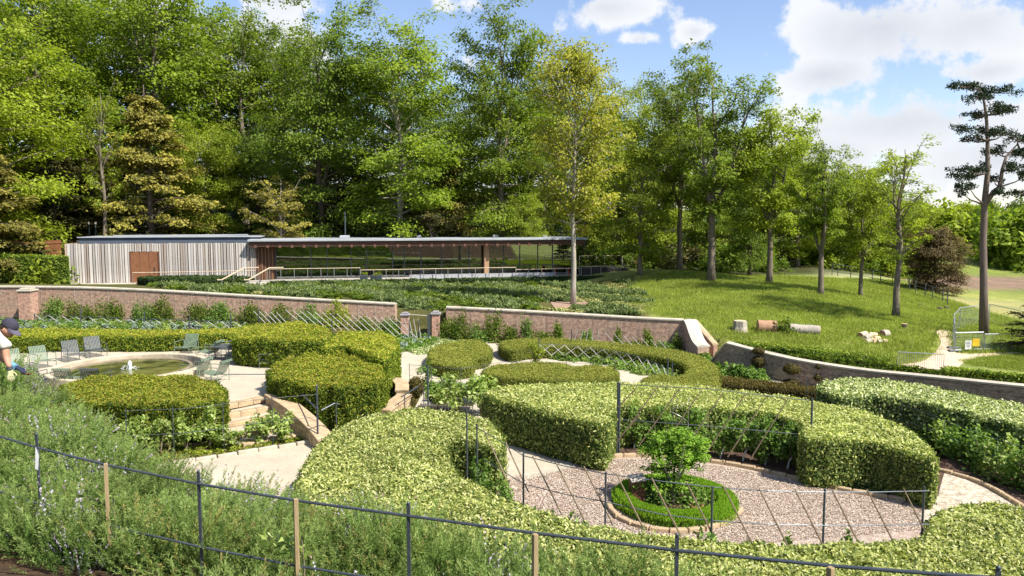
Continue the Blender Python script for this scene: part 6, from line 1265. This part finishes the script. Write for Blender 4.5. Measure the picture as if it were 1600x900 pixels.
# small plants among the canes
esp = 0
for (u, dv, w) in [(745, 20, 1.0), (770, 14, 1.1), (795, 14, .9), (865, 6, .8), (900, 8, .9), (1010, 6, .7), (1055, 4, .7), (1105, 8, .9), (1120, 8, .7), (1240, 4, .8), (1340, 6, .8), (1195, 0, .6)]:
    q = bF(u); h = 1.0 + dv * .012; plant('cordon_apple', L_SHRUB, q, .30 * w, h * w + .35, 'young cordon apple growing up the front trellis, ' + ['first at the left', 'second', 'third', 'fourth', 'fifth', 'left of the green ring', 'before the green ring', 'right of the green ring', 'beside the previous one', 'in the middle right', 'far right', 'thin one right of centre'][esp], 'fruit tree', 'cordon apples on the front trellis', n=420, leaf=(.11, .06), z0=.45, clumps=10, stems=1, stem=.014); esp += 1
# leaning canes before the left wall
bL = lin(400, PF(400, 516), 690, PF(690, 535))
screen('cane_trellis', bL, None, [(405, 485), (520, 490), (640, 500), (655, 500)], [((410 + 9 * k + 14, 514 + .75 * k), (396 + 9 * k, 486 + .55 * k)) for k in range(5)] + [((455 + 11.5 * k + 26, 514 + 1.1 * k), (446 + 11.5 * k, 484 + .9 * k)) for k in range(16)] + [((640 + 6 * k, 530), (632 + 7 * k, 498)) for k in range(4)],
       'row of grey canes leaning left in front of the brick wall up to the gateway', M_GCANE, [[(400, 496), (640, 506)]], cr=.022)
# diamond lattice fences
def diamonds(u0, v0, u1, v1, hb, n): 
    out = []
    for k in range(n):
        a = u0 + (u1 - u0) * k / n; b = u0 + (u1 - u0) * (k + 1) / n; va = v0 + (v1 - v0) * k / n; vb = v0 + (v1 - v0) * (k + 1) / n
        out += [((a, va), (b, vb - hb)), ((a, va - hb), (b, vb))]
    return out
bD = lin(55, PF(55, 507), 385, PF(385, 516))
screen('lattice_fence', bD, None, [(55, 490), (130, 480), (231, 487), (300, 492), (362, 490)], diamonds(55, 505, 385, 516, 13, 16), 'low diamond lattice of grey canes before the left brick wall', M_GCANE, [[(55, 492), (385, 503)]], cr=.02, cat='fence')
bE = curve([PF(838, 563), PF(900, 565), PF(980, 577), PF(1035, 592), PF(1052, 604)])
dm = []
us = [842, 862, 882, 902, 922, 942, 962, 980, 996, 1011, 1024, 1036, 1045]; vv = [555, 555, 556, 558, 560, 563, 566, 570, 574, 579, 584, 590, 596]
for i in range(len(us) - 1): dm += [((us[i], vv[i]), (us[i + 1], vv[i + 1] - 17)), ((us[i], vv[i] - 17), (us[i + 1], vv[i + 1]))]
screen('lattice_fence', bE, None, [(842, 528), (1043, 560), (1050, 566)], dm, 'curved diamond lattice inside the crescent shaped hedge', M_GCANE, [[(u, v - 17) for u, v in zip(us, vv)]], cr=.018, cat='fence')
bG = lin(890, PF(890, 552), 1060, PF(1060, 562))
screen('cane_trellis', bG, None, [(893, 515), (1058, 545)], [((889 + 9 * k, 531 + .4 * k), (895 + 8 * k, 515 + .2 * k)) for k in range(6)] + [((960 + 14 * k, 536 + 2 * k), (946 + 14 * k, 520 + 2 * k)) for k in range(7)], 'small fan of grey canes behind the crescent hedge', M_GCANE, cr=.018)
pal = empty('picket_gate', PF(1093, 560)); tag(pal, 'little bundle of upright grey pales at the foot of the white curve', 'gate')
for k in range(8): MB().box((-.25 + .09 * k, .02 * k, .38), (.03, .03, .85)).build('pale', M_GCANE, pal)
MB().box((.06, .07, .62), (.75, .03, .04)).build('rail', M_GCANE, pal)
sb = empty('stone_bench', PF(1115, 561)); tag(sb, 'pale stone bench in the gap between the white curve and the brown wall', 'bench'); MB().box((0, 0, .42), (1.5, .5, .12), bev=.03).build('seat', M_PALE, sb); MB().box((-.5, 0, .18), (.2, .4, .36), bev=.02).build('leg', M_PALE, sb); MB().box((.5, 0, .18), (.2, .4, .36), bev=.02).build('leg', M_STONE, sb)
def fence_line(name, pts, n, h, label, wires, r=.009):
    P = catmull([tuple(p) for p in pts], 8, closed=False); o = empty(name, tuple(P[0])); tag(o, label, 'fence'); b = P[0]
    for k in range(n): q = P[round(k * (len(P) - 1) / (n - 1))]; MB().tube([q - b, q - b + Vector((0, 0, h))], r * 1.3, 5).build('post', M_IRON, o)
    for w in wires: MB().tube([q - b + Vector((0, 0, w)) for q in P], r * .7, 4).build('wire', M_IRON, o)
fence_line('wire_fence', [PF(200, 722), PF(300, 716), PF(400, 700), PF(497, 688)], 5, 1.5, 'thin post and wire support in the apple bed before the golden block hedge', (.75, 1.45))
fence_line('wire_fence', [PF(640, 606), PF(720, 612), PF(800, 600), PF(960, 604), ], 7, 1.0, 'low post and wire fence running behind the fig trees', (.5, .95))
fence_line('wire_fence', [PF(1260, 640), PF(1350, 668), PF(1440, 700), PF(1530, 740), PF(1620, 775)], 6, 1.3, 'post and wire support among the bushes before the silvery hedge', (.7, 1.2))
pt = empty('iron_post', PF(669, 648)); tag(pt, 'tall dark iron post beside the two clipped yews', 'post'); MB().tube([(0, 0, 0), (0, 0, 1.75)], .035, 6).build('shaft', M_IRON, pt)
rg = empty('grating_bench', PF(690, 645)); tag(rg, 'low white slab with a ribbed front behind the fig trees', 'slab'); MB().box((.2, .3, .32), (1.9, .9, .1), bev=.02).build('top', M_PALE, rg)
for k in range(18): MB().box((-.72 + .108 * k, -.12, .14), (.03, .03, .28)).build('rib', M_ALU, rg)
# =================================================================== RING BED WITH THE SMALL TREE
def ringbed():
    c = PF(1053, 790); r = 100 / FPX * c.y; n = 30; out = [(c.x + r * math.cos(a), c.y + r * .98 * math.sin(a)) for a in np.linspace(0, 2 * math.pi, n, endpoint=False)]
    # ring of lime green cover
    o = empty('ring_hedge', c); tag(o, 'low lime green ring of planting round the small layered tree', 'hedge')
    N_ = 30000; a = RNG.uniform(0, 6.283, N_); q = np.sqrt(RNG.uniform(.40, 1.0, N_)) * r; edge = np.minimum((r - q) / .12, (q - r * .63) / .12).clip(0, 1); z = .34 * np.sqrt(edge) + lump(q * np.cos(a) * 2, q * np.sin(a) * 2) * .03 - RNG.random(N_) * .04
    low_ = (edge < .3); z = np.where(low_, RNG.uniform(.0, .3, N_) , z)
    P = np.stack([q * np.cos(a), q * np.sin(a), z], 1); D = unit(np.stack([RNG.normal(0, .4, N_), RNG.normal(0, .4, N_), np.ones(N_)], 1)); f = link(bpy.data.objects.new('foliage', leafmesh('foliage', P, D, unit(rdir(N_)), .085, .018, L_LIME, np.clip(RNG.normal(.6, .25, N_), 0, 1))), o); f['kind'] = 'stuff'
    m = MB(); m.lathe([(r * .66, .0), (r * .68, .25), (r * .93, .25), (r * .97, 0)], n=40); m.build('core', surf('ring_core', (.05, .10, .015), (.03, .05, .01), .95, 8), o)
    m = MB(); m.lathe([(.001, .06), (r * .69, .03)], n=40); so2 = m.build('soil', M_SOIL, o)
    # the tree: several leaning stems, layered lively foliage
    t = empty('small_mulberry', (c.x - .02, c.y + .05, c.z)); tag(t, 'small layered bright green tree in the ring bed', 'tree')
    H = PY(1050, 672, c.y).z - c.z
    for k in range(5):
        a_ = k * 1.26; e = Vector((math.cos(a_) * .5, math.sin(a_) * .5, H * (.55 + .08 * k))); MB().tube([(0, 0, 0), (e.x * .15, e.y * .15, H * .3), (e.x * .6, e.y * .6, H * .5), e], [.05, .04, .025, .01], 6).build('trunk' if k == 0 else 'branch', M_BARKP, t)
    lay = [(-.45, 0, .30, .55), (.05, -.1, .34, .45), (-.35, .05, .48, .45), (.25, 0, .55, .5), (-.2, 0, .66, .62), (.42, 0, .72, .55), (-.62, 0, .74, .35), (.05, .1, .80, .7), (.55, 0, .86, .42), (-.25, 0, .92, .42), (.15, 0, .97, .32), (.6, .05, .62, .35)]
    PP = []; 
    for (x, y, z, rr_) in lay:
        nn = int(1150 * rr_); q = RNG.uniform(0, 1, nn) ** .5 * rr_; a_ = RNG.uniform(0, 6.283, nn); arm = 1 + .45 * np.cos(a_ * 5 + x * 9); PP.append(np.stack([x * .95 + q * np.cos(a_) * arm * .8, y + q * np.sin(a_) * arm * .8, z * H + RNG.normal(0, .045, nn) - .22 * (q) ** 2], 1))
    PP = np.concatenate(PP); nn = len(PP); Nn = unit(rdir(nn) * .6 + np.array([0, 0, 1])); D = unit(rdir(nn)); D = unit(D - Nn * (D * Nn).sum(1, keepdims=True))
    link(bpy.data.objects.new('crown', leafmesh('crown', PP, D, Nn, .095 * RNG.uniform(.7, 1.3, nn), .05, L_FIG)), t)
    plant('leafy_shrub', L_SHRUB, (c.x + .55, c.y + .0, c.z), .55, .75, 'mid green bushy plant under the small layered tree', 'shrub', n=900, leaf=(.10, .055), z0=.02, clumps=18, stems=2)
    plant('leafy_shrub', L_SHRUB, (c.x - .35, c.y - .05, c.z), .5, .6, 'darker leafy plant beside the wooden box in the ring bed', 'shrub', n=700, leaf=(.10, .055), z0=.02, clumps=16, stems=2)
    bx = empty('wooden_box', PF(995, 787)); bx.location.z += .0; tag(bx, 'dark brown wooden box with a pale sloping lid in the ring bed', 'box')
    MB().box((0, 0, .32), (.34, .26, .64), rz=.2, bev=.01).build('body', surf('dark_wood', (.14, .06, .035), (.08, .035, .02), .6, 4, stretch=(4, 4, .6)), bx); l_ = MB().box((0, 0, 0), (.40, .32, .04), rz=.2, bev=.008).build('lid', surf('pale_lid', (.48, .42, .36)), bx); l_.location = (0, 0, .67); l_.rotation_euler = (.25, 0, 0)
ringbed()
pot = empty('terracotta_pot', PF(1088, 800)); tag(pot, 'low reddish pot lying in the soil of the ring bed', 'pot'); m = MB(); m.smooth = True; m.lathe([(.001, .02), (.12, .02), (.17, .14), (.18, .18), (.15, .18), (.1, .06), (.001, .06)], n=14).build('body', surf('terracotta', (.42, .20, .12)), pot)
hoop = empty('wire_obelisk', PF(1060, 716)); tag(hoop, 'thin spiral wire plant support before the long variegated hedge', 'support')
MB().tube([(.28 * math.cos(a), .28 * math.sin(a), .25 + a * .13) for a in np.linspace(0, 12.5, 60)], .008, 4).build('spiral', M_ALU, hoop)
for a in (0, 2.1, 4.2): MB().tube([(.28 * math.cos(a), .28 * math.sin(a), 0), (.28 * math.cos(a), .28 * math.sin(a), 1.9)], .006, 4).build('leg', M_ALU, hoop)
# =================================================================== LAWN THINGS
M_CUT = surf('cut_wood', (.72, .55, .34), (.55, .38, .22), .8, 6, bump=.2); M_CUTR = surf('red_cut_wood', (.42, .25, .15), (.28, .15, .09), .8, 6, bump=.3)
def stump(u, v, w, vt, label, bark=M_BARKP, cut=M_CUT):
    p = PG(u, v); r = w / 2 / FPX * p.y; h = PY(u, vt, p.y).z - p.z; o = empty('tree_stump', p); tag(o, label, 'stump'); m = MB(); m.smooth = False; n = 18; vs = []; prof = [(1.5, -.1), (1.22, .06), (1.03, h * .45), (1.0, h * .97), (.97, h)]
    for q, z in prof: vs += [(r * q * (1 + .07 * math.sin(k * 1.9) + (.16 * math.sin(k * 2.5) if z < .1 else 0)) * math.cos(2 * math.pi * k / n), r * q * (1 + .07 * math.sin(k * 1.9)) * math.sin(2 * math.pi * k / n), z) for k in range(n)]
    m.add(vs, [(i * n + k, i * n + (k + 1) % n, (i + 1) * n + (k + 1) % n, (i + 1) * n + k) for i in range(4) for k in range(n)]).build('bark', bark, o)
    MB().lathe([(.001, h + .012), (r * .95, h + .004)], n=18).build('cut_face', cut, o)
stump(1156, 518, 20, 501, 'pale cut tree stump on the lawn above the white curved wall end')
stump(1413, 515, 8, 506, 'small dark stump below the thin lone tree', M_BARKD); stump(1438, 479, 7, 475, 'tiny dark stump left of a pair in the far meadow', M_BARKD, M_BARK); stump(1468, 486, 8, 480, 'dark stump, left of the pair in the far meadow', M_BARKD, M_BARK); stump(1479, 485, 7, 479, 'dark stump, right of the pair in the far meadow', M_BARKD, M_BARK)
def log(a, b, r, label, bark=M_BARKP, cut=M_CUT, group=None):
    a, b = Vector(a), Vector(b); o = empty('felled_log', tuple(a)); tag(o, label, 'log', group); d = b - a; m = MB(); pts = [d * (k / 6) + Vector((0, 0, r * .9 + .008 * math.sin(k * 2.1))) for k in range(7)]
    m.smooth = True; m.tube(pts, [r * (1 + .03 * math.sin(k * 1.7)) for k in range(7)], 16, cap=False).build('bark', bark, o); t = d.normalized()
    for q, sgn in ((pts[0], -1), (pts[-1], 1)): c = MB(); c.tube([q - t * .005 * sgn, q + t * .012 * sgn], r * .985, 12); c.build('cut_face', cut, o)
log(PG(1184, 519), PG(1212, 520), .34, 'reddish peeled log lying left of the leafy heap', M_CUTR, M_CUTR); log(PG(1234, 521), PG(1280, 524), .27, 'long grey barked log right of the leafy heap')
plant('branch_heap', L_DARK, PG(1226, 521), .7, .75, 'heap of cut leafy branches between the two logs', 'branches', n=500, leaf=(.16, .09), z0=.0, clumps=12, stems=3)
for i, (u1, v1, u2, v2, r) in enumerate([(1344, 529, 1352, 526, .16), (1350, 534, 1358, 530, .17), (1359, 528, 1370, 529, .16), (1352, 537, 1360, 536, .13), (1362, 535, 1368, 537, .13), (1371, 537, 1377, 537, .12), (1380, 536, 1385, 536, .11), (1378, 527, 1386, 526, .2), (1366, 533, 1373, 532, .12)]):
    log(PG(u1, v1), PG(u2, v2), r, 'short sawn log in the lawn pile, ' + ['leftmost', 'leaning in the middle', 'lying across the top', 'low at the front left', 'front centre', 'front right pair, left one', 'front right pair, right one', 'apart at the upper right with a red end', 'between the centre ones'][i], M_BARKP if i % 2 else M_CUT, M_CUTR if i in (0, 7) else M_CUT, 'sawn logs scattered on the lawn')
M_GALV = surf('galvanised', (.36, .38, .40), (.28, .30, .32), .45, 10, metal=.4, bump=0)
def meshm():
    m, nt, o = newmat('fence_mesh'); N = nt.nodes.new; L = nt.links.new; tc = N('ShaderNodeTexCoord'); b = N('ShaderNodeTexBrick'); b.offset = 0; b.inputs['Scale'].default_value = 1; b.inputs['Brick Width'].default_value = .06; b.inputs['Row Height'].default_value = .15; b.inputs['Mortar Size'].default_value = .0022
    L(tc.outputs['UV'], b.inputs['Vector']); d = N('ShaderNodeBsdfPrincipled'); d.inputs['Base Color'].default_value = (.4, .43, .45, 1); t = N('ShaderNodeBsdfTransparent'); mx = N('ShaderNodeMixShader'); L(b.outputs['Fac'], mx.inputs[0]); L(t.outputs[0], mx.inputs[1]); L(d.outputs[0], mx.inputs[2]); L(mx.outputs[0], o.inputs[0]); return m
M_MESH = meshm()
def panel(a, b, h, label):
    a, b = Vector(a), Vector(b); o = empty('fence_panel', tuple(a)); tag(o, label, 'fence panel', 'temporary mesh fence round the pine'); d = b - a; up = Vector((0, 0, h))
    MB().tube([Vector((0, 0, .05)), up, d + up, d + Vector((0, 0, .05))], .022, 6).build('frame', M_GALV, o); MB().tube([Vector((0, 0, .12)), d + Vector((0, 0, .12))], .018, 6).build('bottom_rail', M_GALV, o)
    w = d.length; MB().add([(0, 0, .12), (d.x, d.y, d.z + .12), (d.x, d.y, d.z + h), (0, 0, h)], [(0, 1, 2, 3)], [(0, 0), (w, 0), (w, h), (0, h)]).build('mesh_infill', M_MESH, o)
    for q in (Vector(), d): MB().box((q.x, q.y, q.z + .05), (.6, .22, .12), bev=.02).build('foot_block', M_IRON, o)
FQ = [PG(1490, 545), PG(1489, 528), PG(1499, 514), PG(1545, 505), PG(1600, 520), PG(1680, 540)]
lab = ['nearest panel at its left corner', 'second panel along its left side', 'curved far left panel', 'far panel behind the pine', 'far right panel']
for i in range(5): panel(FQ[i], FQ[i + 1], 1.25, 'temporary mesh fence round the pine, ' + lab[i])
N0 = PG(1492, 550); N1 = PG(1535, 549); N2 = PG(1580, 548); 
panel(N0, N1, .95, 'temporary mesh fence round the pine, front left panel carrying the white and yellow signs'); panel(N1 + Vector((.08, 0, 0)), N2, .85, 'temporary mesh fence round the pine, front right panel')
for u, v, w, h, col, nm, lb in ((1513, 539, .30, .44, (.85, .85, .82), 'white_notice', 'small white notice on the mesh fence'), (1525, 535, .34, .36, (.80, .52, .03), 'yellow_sign', 'small yellow sign on the mesh fence')):
    q = PY(u, v, N0.y - .06); o = MB().box((0, 0, 0), (w, .01, h)).build(nm, surf(nm, col, rough=.5, bump=0, scale=2)); o.location = q; tag(o, lb, 'sign')
    if nm[0] == 'w':
        for k in range(4): MB().box((random.uniform(-.02, .02), -.008, .15 - .08 * k), (.2, .004, .03)).build('print_line', M_IRON, o)
hd2 = empty('metal_hurdle', PG(1402, 576)); tag(hd2, 'thin grey hurdle barrier beside the lawn path behind the hedge', 'barrier'); d = PG(1474, 580) - hd2.location
MB().tube([(0, 0, .1), (0, 0, .75), (d.x, d.y, d.z + .75), (d.x, d.y, d.z + .1)], .02, 5).build('frame', M_GALV, hd2)
for k in range(1, 22): q = d * (k / 22); MB().tube([(q.x, q.y, q.z + .1), (q.x, q.y, q.z + .75)], .008, 4).build('bar', M_GALV, hd2)
fp = [PG(u, v) for u, v in [(1300, 430), (1350, 438), (1400, 449), (1440, 464), (1480, 478)]]
fence_line('field_fence', fp, 14, 1.2, 'thin dark fence crossing the far meadow', (.4, .8, 1.15), r=.03)
# =================================================================== NEAR FENCE
def nearfence():
    def along(u, d0=None):           # point on the fence line for column u
        k = ray(u, 700).x; # n.p = 3.59
        y = 3.59 / (.423 * k + .906); return y
    o = empty('estate_fence', PY(310, 760, along(310))); o.location.z = 4.28; tag(o, 'dark iron estate fence with two rails crossing the foreground', 'fence'); b = o.location.copy()
    def pt(u, v): return PY(u, v, along(u)) - b
    for name, lst, r in (('top_rail', [(-60, 662), (0, 682), (57, 699), (165, 726), (310, 756), (462, 782), (638, 806), (836, 833), (1058, 860), (1298, 884), (1480, 898), (1700, 912)], .009), ('lower_rail', [(-60, 748), (0, 768), (57, 786), (165, 820), (310, 854), (462, 884), (638, 912), (836, 944), (1058, 976)], .008)):
        MB().tube([pt(u, v) for u, v in lst], r, 8).build(name, M_IRON, o)
    ps = []
    for (u, v) in [(57, 680), (310, 738), (638, 788), (1058, 838), (1560, 890)]:
        t = pt(u, v); q = t + b; zg = g(q.x, q.y); h = q.z - zg + .1; p_ = MB().box((0, 0, -h / 2), (.020, .010, h), rz=R(-12), bev=.002).build('post', M_IRON, o); p_.location = t
        nb_ = MB(); nb_.smooth = True; nb_.lathe([(.001, -.010), (.010, -.005), (.010, .005), (.001, .010)], n=8).build('finial', M_IRON, p_).location = (0, 0, .008)
    tg = MB(); t = pt(57, 700); tg.add([(0, -.012, .01), (.03, -.012, .0), (.012, -.014, -.17), (-.012, -.013, -.16)], [(0, 3, 2, 1)]).build('plastic_tie', surf('white_tie', (.8, .8, .78), bump=0), o).location = t
    for i, (u, v) in enumerate([(165, 724), (462, 779), (836, 834), (1298, 886)]):
        q = PY(u, v, along(u) - .02); zg = g(q.x, q.y); s_ = MB().box((0, 0, (q.z - zg) / 2 - .1), (.026, .026, q.z - zg + .2), rz=.5, bev=.003).build('timber_stake', M_STAKE); s_.location = (q.x, q.y, zg); tag(s_, 'square timber stake tied to the foreground fence, ' + ['leftmost of four', 'second from the left', 'second from the right', 'rightmost, at the lower right'][i], 'stake', 'timber stakes on the foreground fence')
        if i < 2:
            pl = empty('apple_whip', (q.x + .02, q.y + .03, zg)); tag(pl, ['young apple shoot with curled leaves on the leftmost stake', 'young apple shoot on the second stake'][i], 'young tree')
            hh_ = q.z - zg; MB().tube([(0, 0, 0), (.015, 0, hh_ * .4), (.0, .01, hh_ * .66)], [.008, .006, .004], 6).build('stem', M_STEM, pl)
            MB().tube([(0, 0, hh_ * .55), (-.12, .04, hh_ * .60), (-.28, .1, hh_ * .62)], [.005, .004, .002], 5).build('branch', M_STEM, pl)
            nn = 60; t_ = RNG.random(nn); P = np.stack([-.30 * t_ + .05 + RNG.normal(0, .03, nn), .1 * t_ + RNG.normal(0, .03, nn), hh_ * (.56 + .06 * t_) + RNG.normal(.0, .035, nn)], 1); D = unit(rdir(nn) + np.array([-.3, 0, .5])); Nn = unit(rdir(nn) + np.array([0, 0, .6]))
            for k in range(nn): pass
            link(bpy.data.objects.new('leaves', leafmesh('leaves', P, D, Nn, .075 * RNG.uniform(.7, 1.2, nn), .026, L_SHRUBP)), pl)['kind'] = 'stuff'
nearfence()
# =================================================================== GARDENER
def skinbody(name, verts, edges, mat, parent, sub=1, smooth=True):
    me = bpy.data.meshes.new(name); me.from_pydata([v[:3] for v in verts], edges, []); o = link(bpy.data.objects.new(name, me), parent)
    md = o.modifiers.new('skin', 'SKIN'); md.use_smooth_shade = True
    for i, v in enumerate(verts): sv = me.skin_vertices[0].data[i]; sv.radius = (v[3], v[4] if len(v) > 4 else v[3]); sv.use_root = (i == 0)
    sb_ = o.modifiers.new('sub', 'SUBSURF'); sb_.levels = sub; sb_.render_levels = sub + 1; me.materials.append(mat); return o
def gardener():
    D_ = 10.0; root = PY(-62, 560, D_ + .1); gz = g(root.x, root.y); o = empty('person', (root.x, root.y, gz)); tag(o, 'person in a dark cap and pale t-shirt bending over the rosemary at the left edge', 'person'); b = o.location.copy()
    Q = lambda u, v, dy=0: PY(u, v, D_ + dy) - b
    skin = surf('skin', (.55, .29, .19), (.45, .22, .14), .55, 8, bump=.05); shirt = surf('pale_shirt', (.62, .60, .50), (.42, .41, .34), .9, 7, bump=.5, bscale=9); trs = surf('work_trousers', (.10, .10, .10), (.06, .06, .06), .9, 6, bump=.3); navy = surf('navy_cloth', (.025, .032, .07), (.015, .02, .045), .8, 8); capm = surf('cap_cloth', (.05, .045, .065), (.032, .03, .045), .85, 14, bump=.2)
    pel, ch, nk, hd_ = Q(-62, 545), Q(-18, 522), Q(-1, 517), Q(11, 513)
    ls, rs_ = Q(-6, 528, -.2), Q(-8, 526, .2)
    V = [(*pel, .07, .09), (*pel.lerp(ch, .5), .09, .11), (*ch, .09, .13), (*nk, .055), (*hd_, .06)]; E = [(0, 1), (1, 2), (2, 3), (3, 4)]
    def chain(start, pts):
        k = start
        for p in pts: V.append(tuple(p)); E.append((k, len(V) - 1)); k = len(V) - 1
    chain(2, [(*Q(-4, 532, -.20), .065), (*Q(8, 540, -.24), .055), (*Q(9, 556, -.25), .046), (*Q(11, 562, -.26), .044), (*Q(15, 575, -.28), .030)])
    chain(2, [(*Q(-6, 534, .20), .065), (*Q(-2, 548, .22), .05), (*Q(2, 560, .2), .045), (*Q(20, 571, .12), .030)])
    kn = [Vector((pel.x + .22, pel.y - .12, .42)), Vector((pel.x + .2, pel.y + .14, .42))]
    for i_, k_ in enumerate(kn):
        sy = -.12 if i_ == 0 else .12; chain(0, [(pel.x, pel.y + sy, pel.z - .06, .06), (*k_, .045), (k_.x - .12, k_.y, .12, .05), (k_.x - .10, k_.y, .04, .045), (k_.x + .08, k_.y, .03, .04)])
    skinbody('body', V, E, skin, o)
    S_ = [(*pel.lerp(ch, .02), .155, .185), (*pel.lerp(ch, .5), .155, .185), (*ch, .15, .19), (*nk.lerp(ch, .35), .085, .10)]; SE = [(0, 1), (1, 2), (2, 3)]
    for sy in (-1, 1):
        S_ += [(*Q(-4, 531, .20 * sy), .085), (*Q(9, 539, .24 * sy), .075), (*Q(12, 546, .25 * sy), .078)]; n = len(S_); SE += [(2, n - 3), (n - 3, n - 2), (n - 2, n - 1)]
    skinbody('t_shirt', S_, SE, shirt, o)
    Tt = [(*pel, .17, .20), (*pel.lerp(ch, .16), .145, .175)]; TE = [(0, 1)]
    for i_, k_ in enumerate(kn):
        sy = -.12 if i_ == 0 else .12; Tt += [(pel.x, pel.y + sy, pel.z - .07, .125), (*k_, .09), (k_.x - .12, k_.y, .14, .075), (k_.x - .12, k_.y, .06, .07)]; n = len(Tt); TE += [(0, n - 4), (n - 4, n - 3), (n - 3, n - 2), (n - 2, n - 1)]
    skinbody('trousers', Tt, TE, trs, o)
    for k_ in kn: m = MB(); m.smooth = True; m.lathe([(.001, .0), (.055, .0), (.06, .05), (.045, .10), (.001, .12)], (0, 0, 0), 12); s_ = m.build('boot', capm, o); s_.location = (k_.x, k_.y, 0); s_.scale = (2.3, .9, 1)
    # head in profile, looking down to the right
    h = empty('head', tuple(hd_ + Vector((.02, 0, .0)))); h.parent = o; h.rotation_euler = (0, R(38), 0)
    def ell(name, c, rad, mat, n=20, f=None, par=h):
        m = MB(); m.smooth = True; vs = []
        for i in range(n + 1):
            for k in range(n):
                a, e = 2 * math.pi * k / n, math.pi * i / n; x, y, z = math.sin(e) * math.cos(a), math.sin(e) * math.sin(a), math.cos(e)
                if f: x, y, z = f(x, y, z)
                vs.append((c[0] + x * rad[0], c[1] + y * rad[1], c[2] + z * rad[2]))
        m.add(vs, [(i * n + k, (i + 1) * n + k, (i + 1) * n + (k + 1) % n, i * n + (k + 1) % n) for i in range(n) for k in range(n)]); return m.build(name, mat, par)
    def face(x, y, z):
        if x > .6 and abs(y) < .3: x += .22 * math.exp(-((z + .12) / .16) ** 2) * (1 - abs(y) / .3)      # nose
        if x > .3: x += .06 * math.exp(-((z + .55) / .12) ** 2) - .05 * math.exp(-((z - .12) / .1) ** 2) * (abs(y) > .15)
        if z < -.4: x += .12; y *= .85
        return x, y, z
    ell('face', (0, 0, 0), (.098, .078, .122), skin, 28, face); ell('hair', (-.022, 0, .022), (.092, .082, .108), surf('dark_hair', (.05, .03, .02), rough=.8))
    for sy in (-1, 1): ell('ear', (-.005, .077 * sy, -.01), (.018, .01, .032), skin, 10); ell('eye', (.083, .03 * sy, .012), (.010, .011, .007), surf('eye', (.6, .58, .55), rough=.3), 8)
    ell('mouth', (.094, 0, -.068), (.012, .024, .006), surf('lips', (.36, .15, .12)), 8)
    cp = ell('cap', (-.008, 0, .045), (.112, .09, .10), capm, 20, lambda x, y, z: (x, y, max(z, -.12)))
    m = MB(); vs = []
    for k in range(13):
        a = R(-80 + 160 * k / 12); vs += [(.085 * math.cos(a) + .0, .085 * math.sin(a), .0), (.085 * math.cos(a) + .085 * math.cos(a) ** .7, .082 * math.sin(a), -.02 - .02 * abs(math.sin(a)))]
    m.add(vs + [(x, y, z - .006) for x, y, z in vs], [(2 * k, 2 * k + 1, 2 * k + 3, 2 * k + 2) for k in range(12)] + [(26 + 2 * k, 26 + 2 * k + 2, 26 + 2 * k + 3, 26 + 2 * k + 1) for k in range(12)] + [(2 * k + 1, 26 + 2 * k + 1, 26 + 2 * k + 3, 2 * k + 3) for k in range(12)])
    br = m.build('brim', surf('brim_cloth', (.11, .10, .14), (.08, .07, .10), .8, 14), cp); br.location = (.012, 0, .045)
    # gloves: palm and five fingers each
    def glove(name, w, d, mat, curl=.5):
        d = d.normalized(); side = d.cross(Vector((0, 0, 1))).normalized(); up = side.cross(d); V = [(*w, .032), (*(w + d * .05), .036, .022), (*(w + d * .09), .036, .02)]; E = [(0, 1), (1, 2)]
        for k in range(4):
            r0 = w + d * .095 + side * (-.033 + .022 * k); l = (.062, .072, .068, .052)[k]; p1_ = r0 + d * l * .5; p2_ = p1_ + (d - up * curl).normalized() * l * .5; n = len(V); V += [(*r0, .011), (*p1_, .010), (*p2_, .008)]; E += [(2, n), (n, n + 1), (n + 1, n + 2)]
        t0 = w + d * .04 - side * .035; n = len(V); V += [(*t0, .013), (*(t0 - side * .03 + d * .03), .011), (*(t0 - side * .035 + d * .06), .009)]; E += [(1, n), (n, n + 1), (n + 1, n + 2)]
        return skinbody(name, V, E, mat, o)
    glove('glove', Q(15, 577, -.28), Vector((.15, -.1, -1)), surf('pale_glove', (.52, .50, .28), (.40, .38, .2), .85, 12)); MB().tube([Q(14.5, 573.5, -.28), Q(15.2, 577, -.28)], .041, 12).build('wristband', M_IRON, o)
    glove('glove', Q(24, 573, .1), Vector((1, 0, -.6)), navy, .3); MB().tube([Q(16, 568, .14), Q(25, 574, .1)], [.036, .045], 10).build('glove_cuff', surf('blue_cuff', (.18, .38, .55), (.13, .28, .42)), o)
    sc_ = empty('pruning_snips', tuple(Q(40, 584, .1) + b)); tag(sc_, 'small reddish pruning snips held in the navy glove', 'snips'); MB().tube([(-.06, 0, .03), (0, 0, 0), (.08, -.01, .005)], [.012, .012, .004], 6).build('blade', surf('red_handle', (.22, .08, .05)), sc_); MB().tube([(-.06, .0, -.0), (0, 0, 0), (.07, .01, -.02)], [.012, .012, .004], 6).build('blade', surf('red_handle', (.22, .08, .05)), sc_)
gardener()
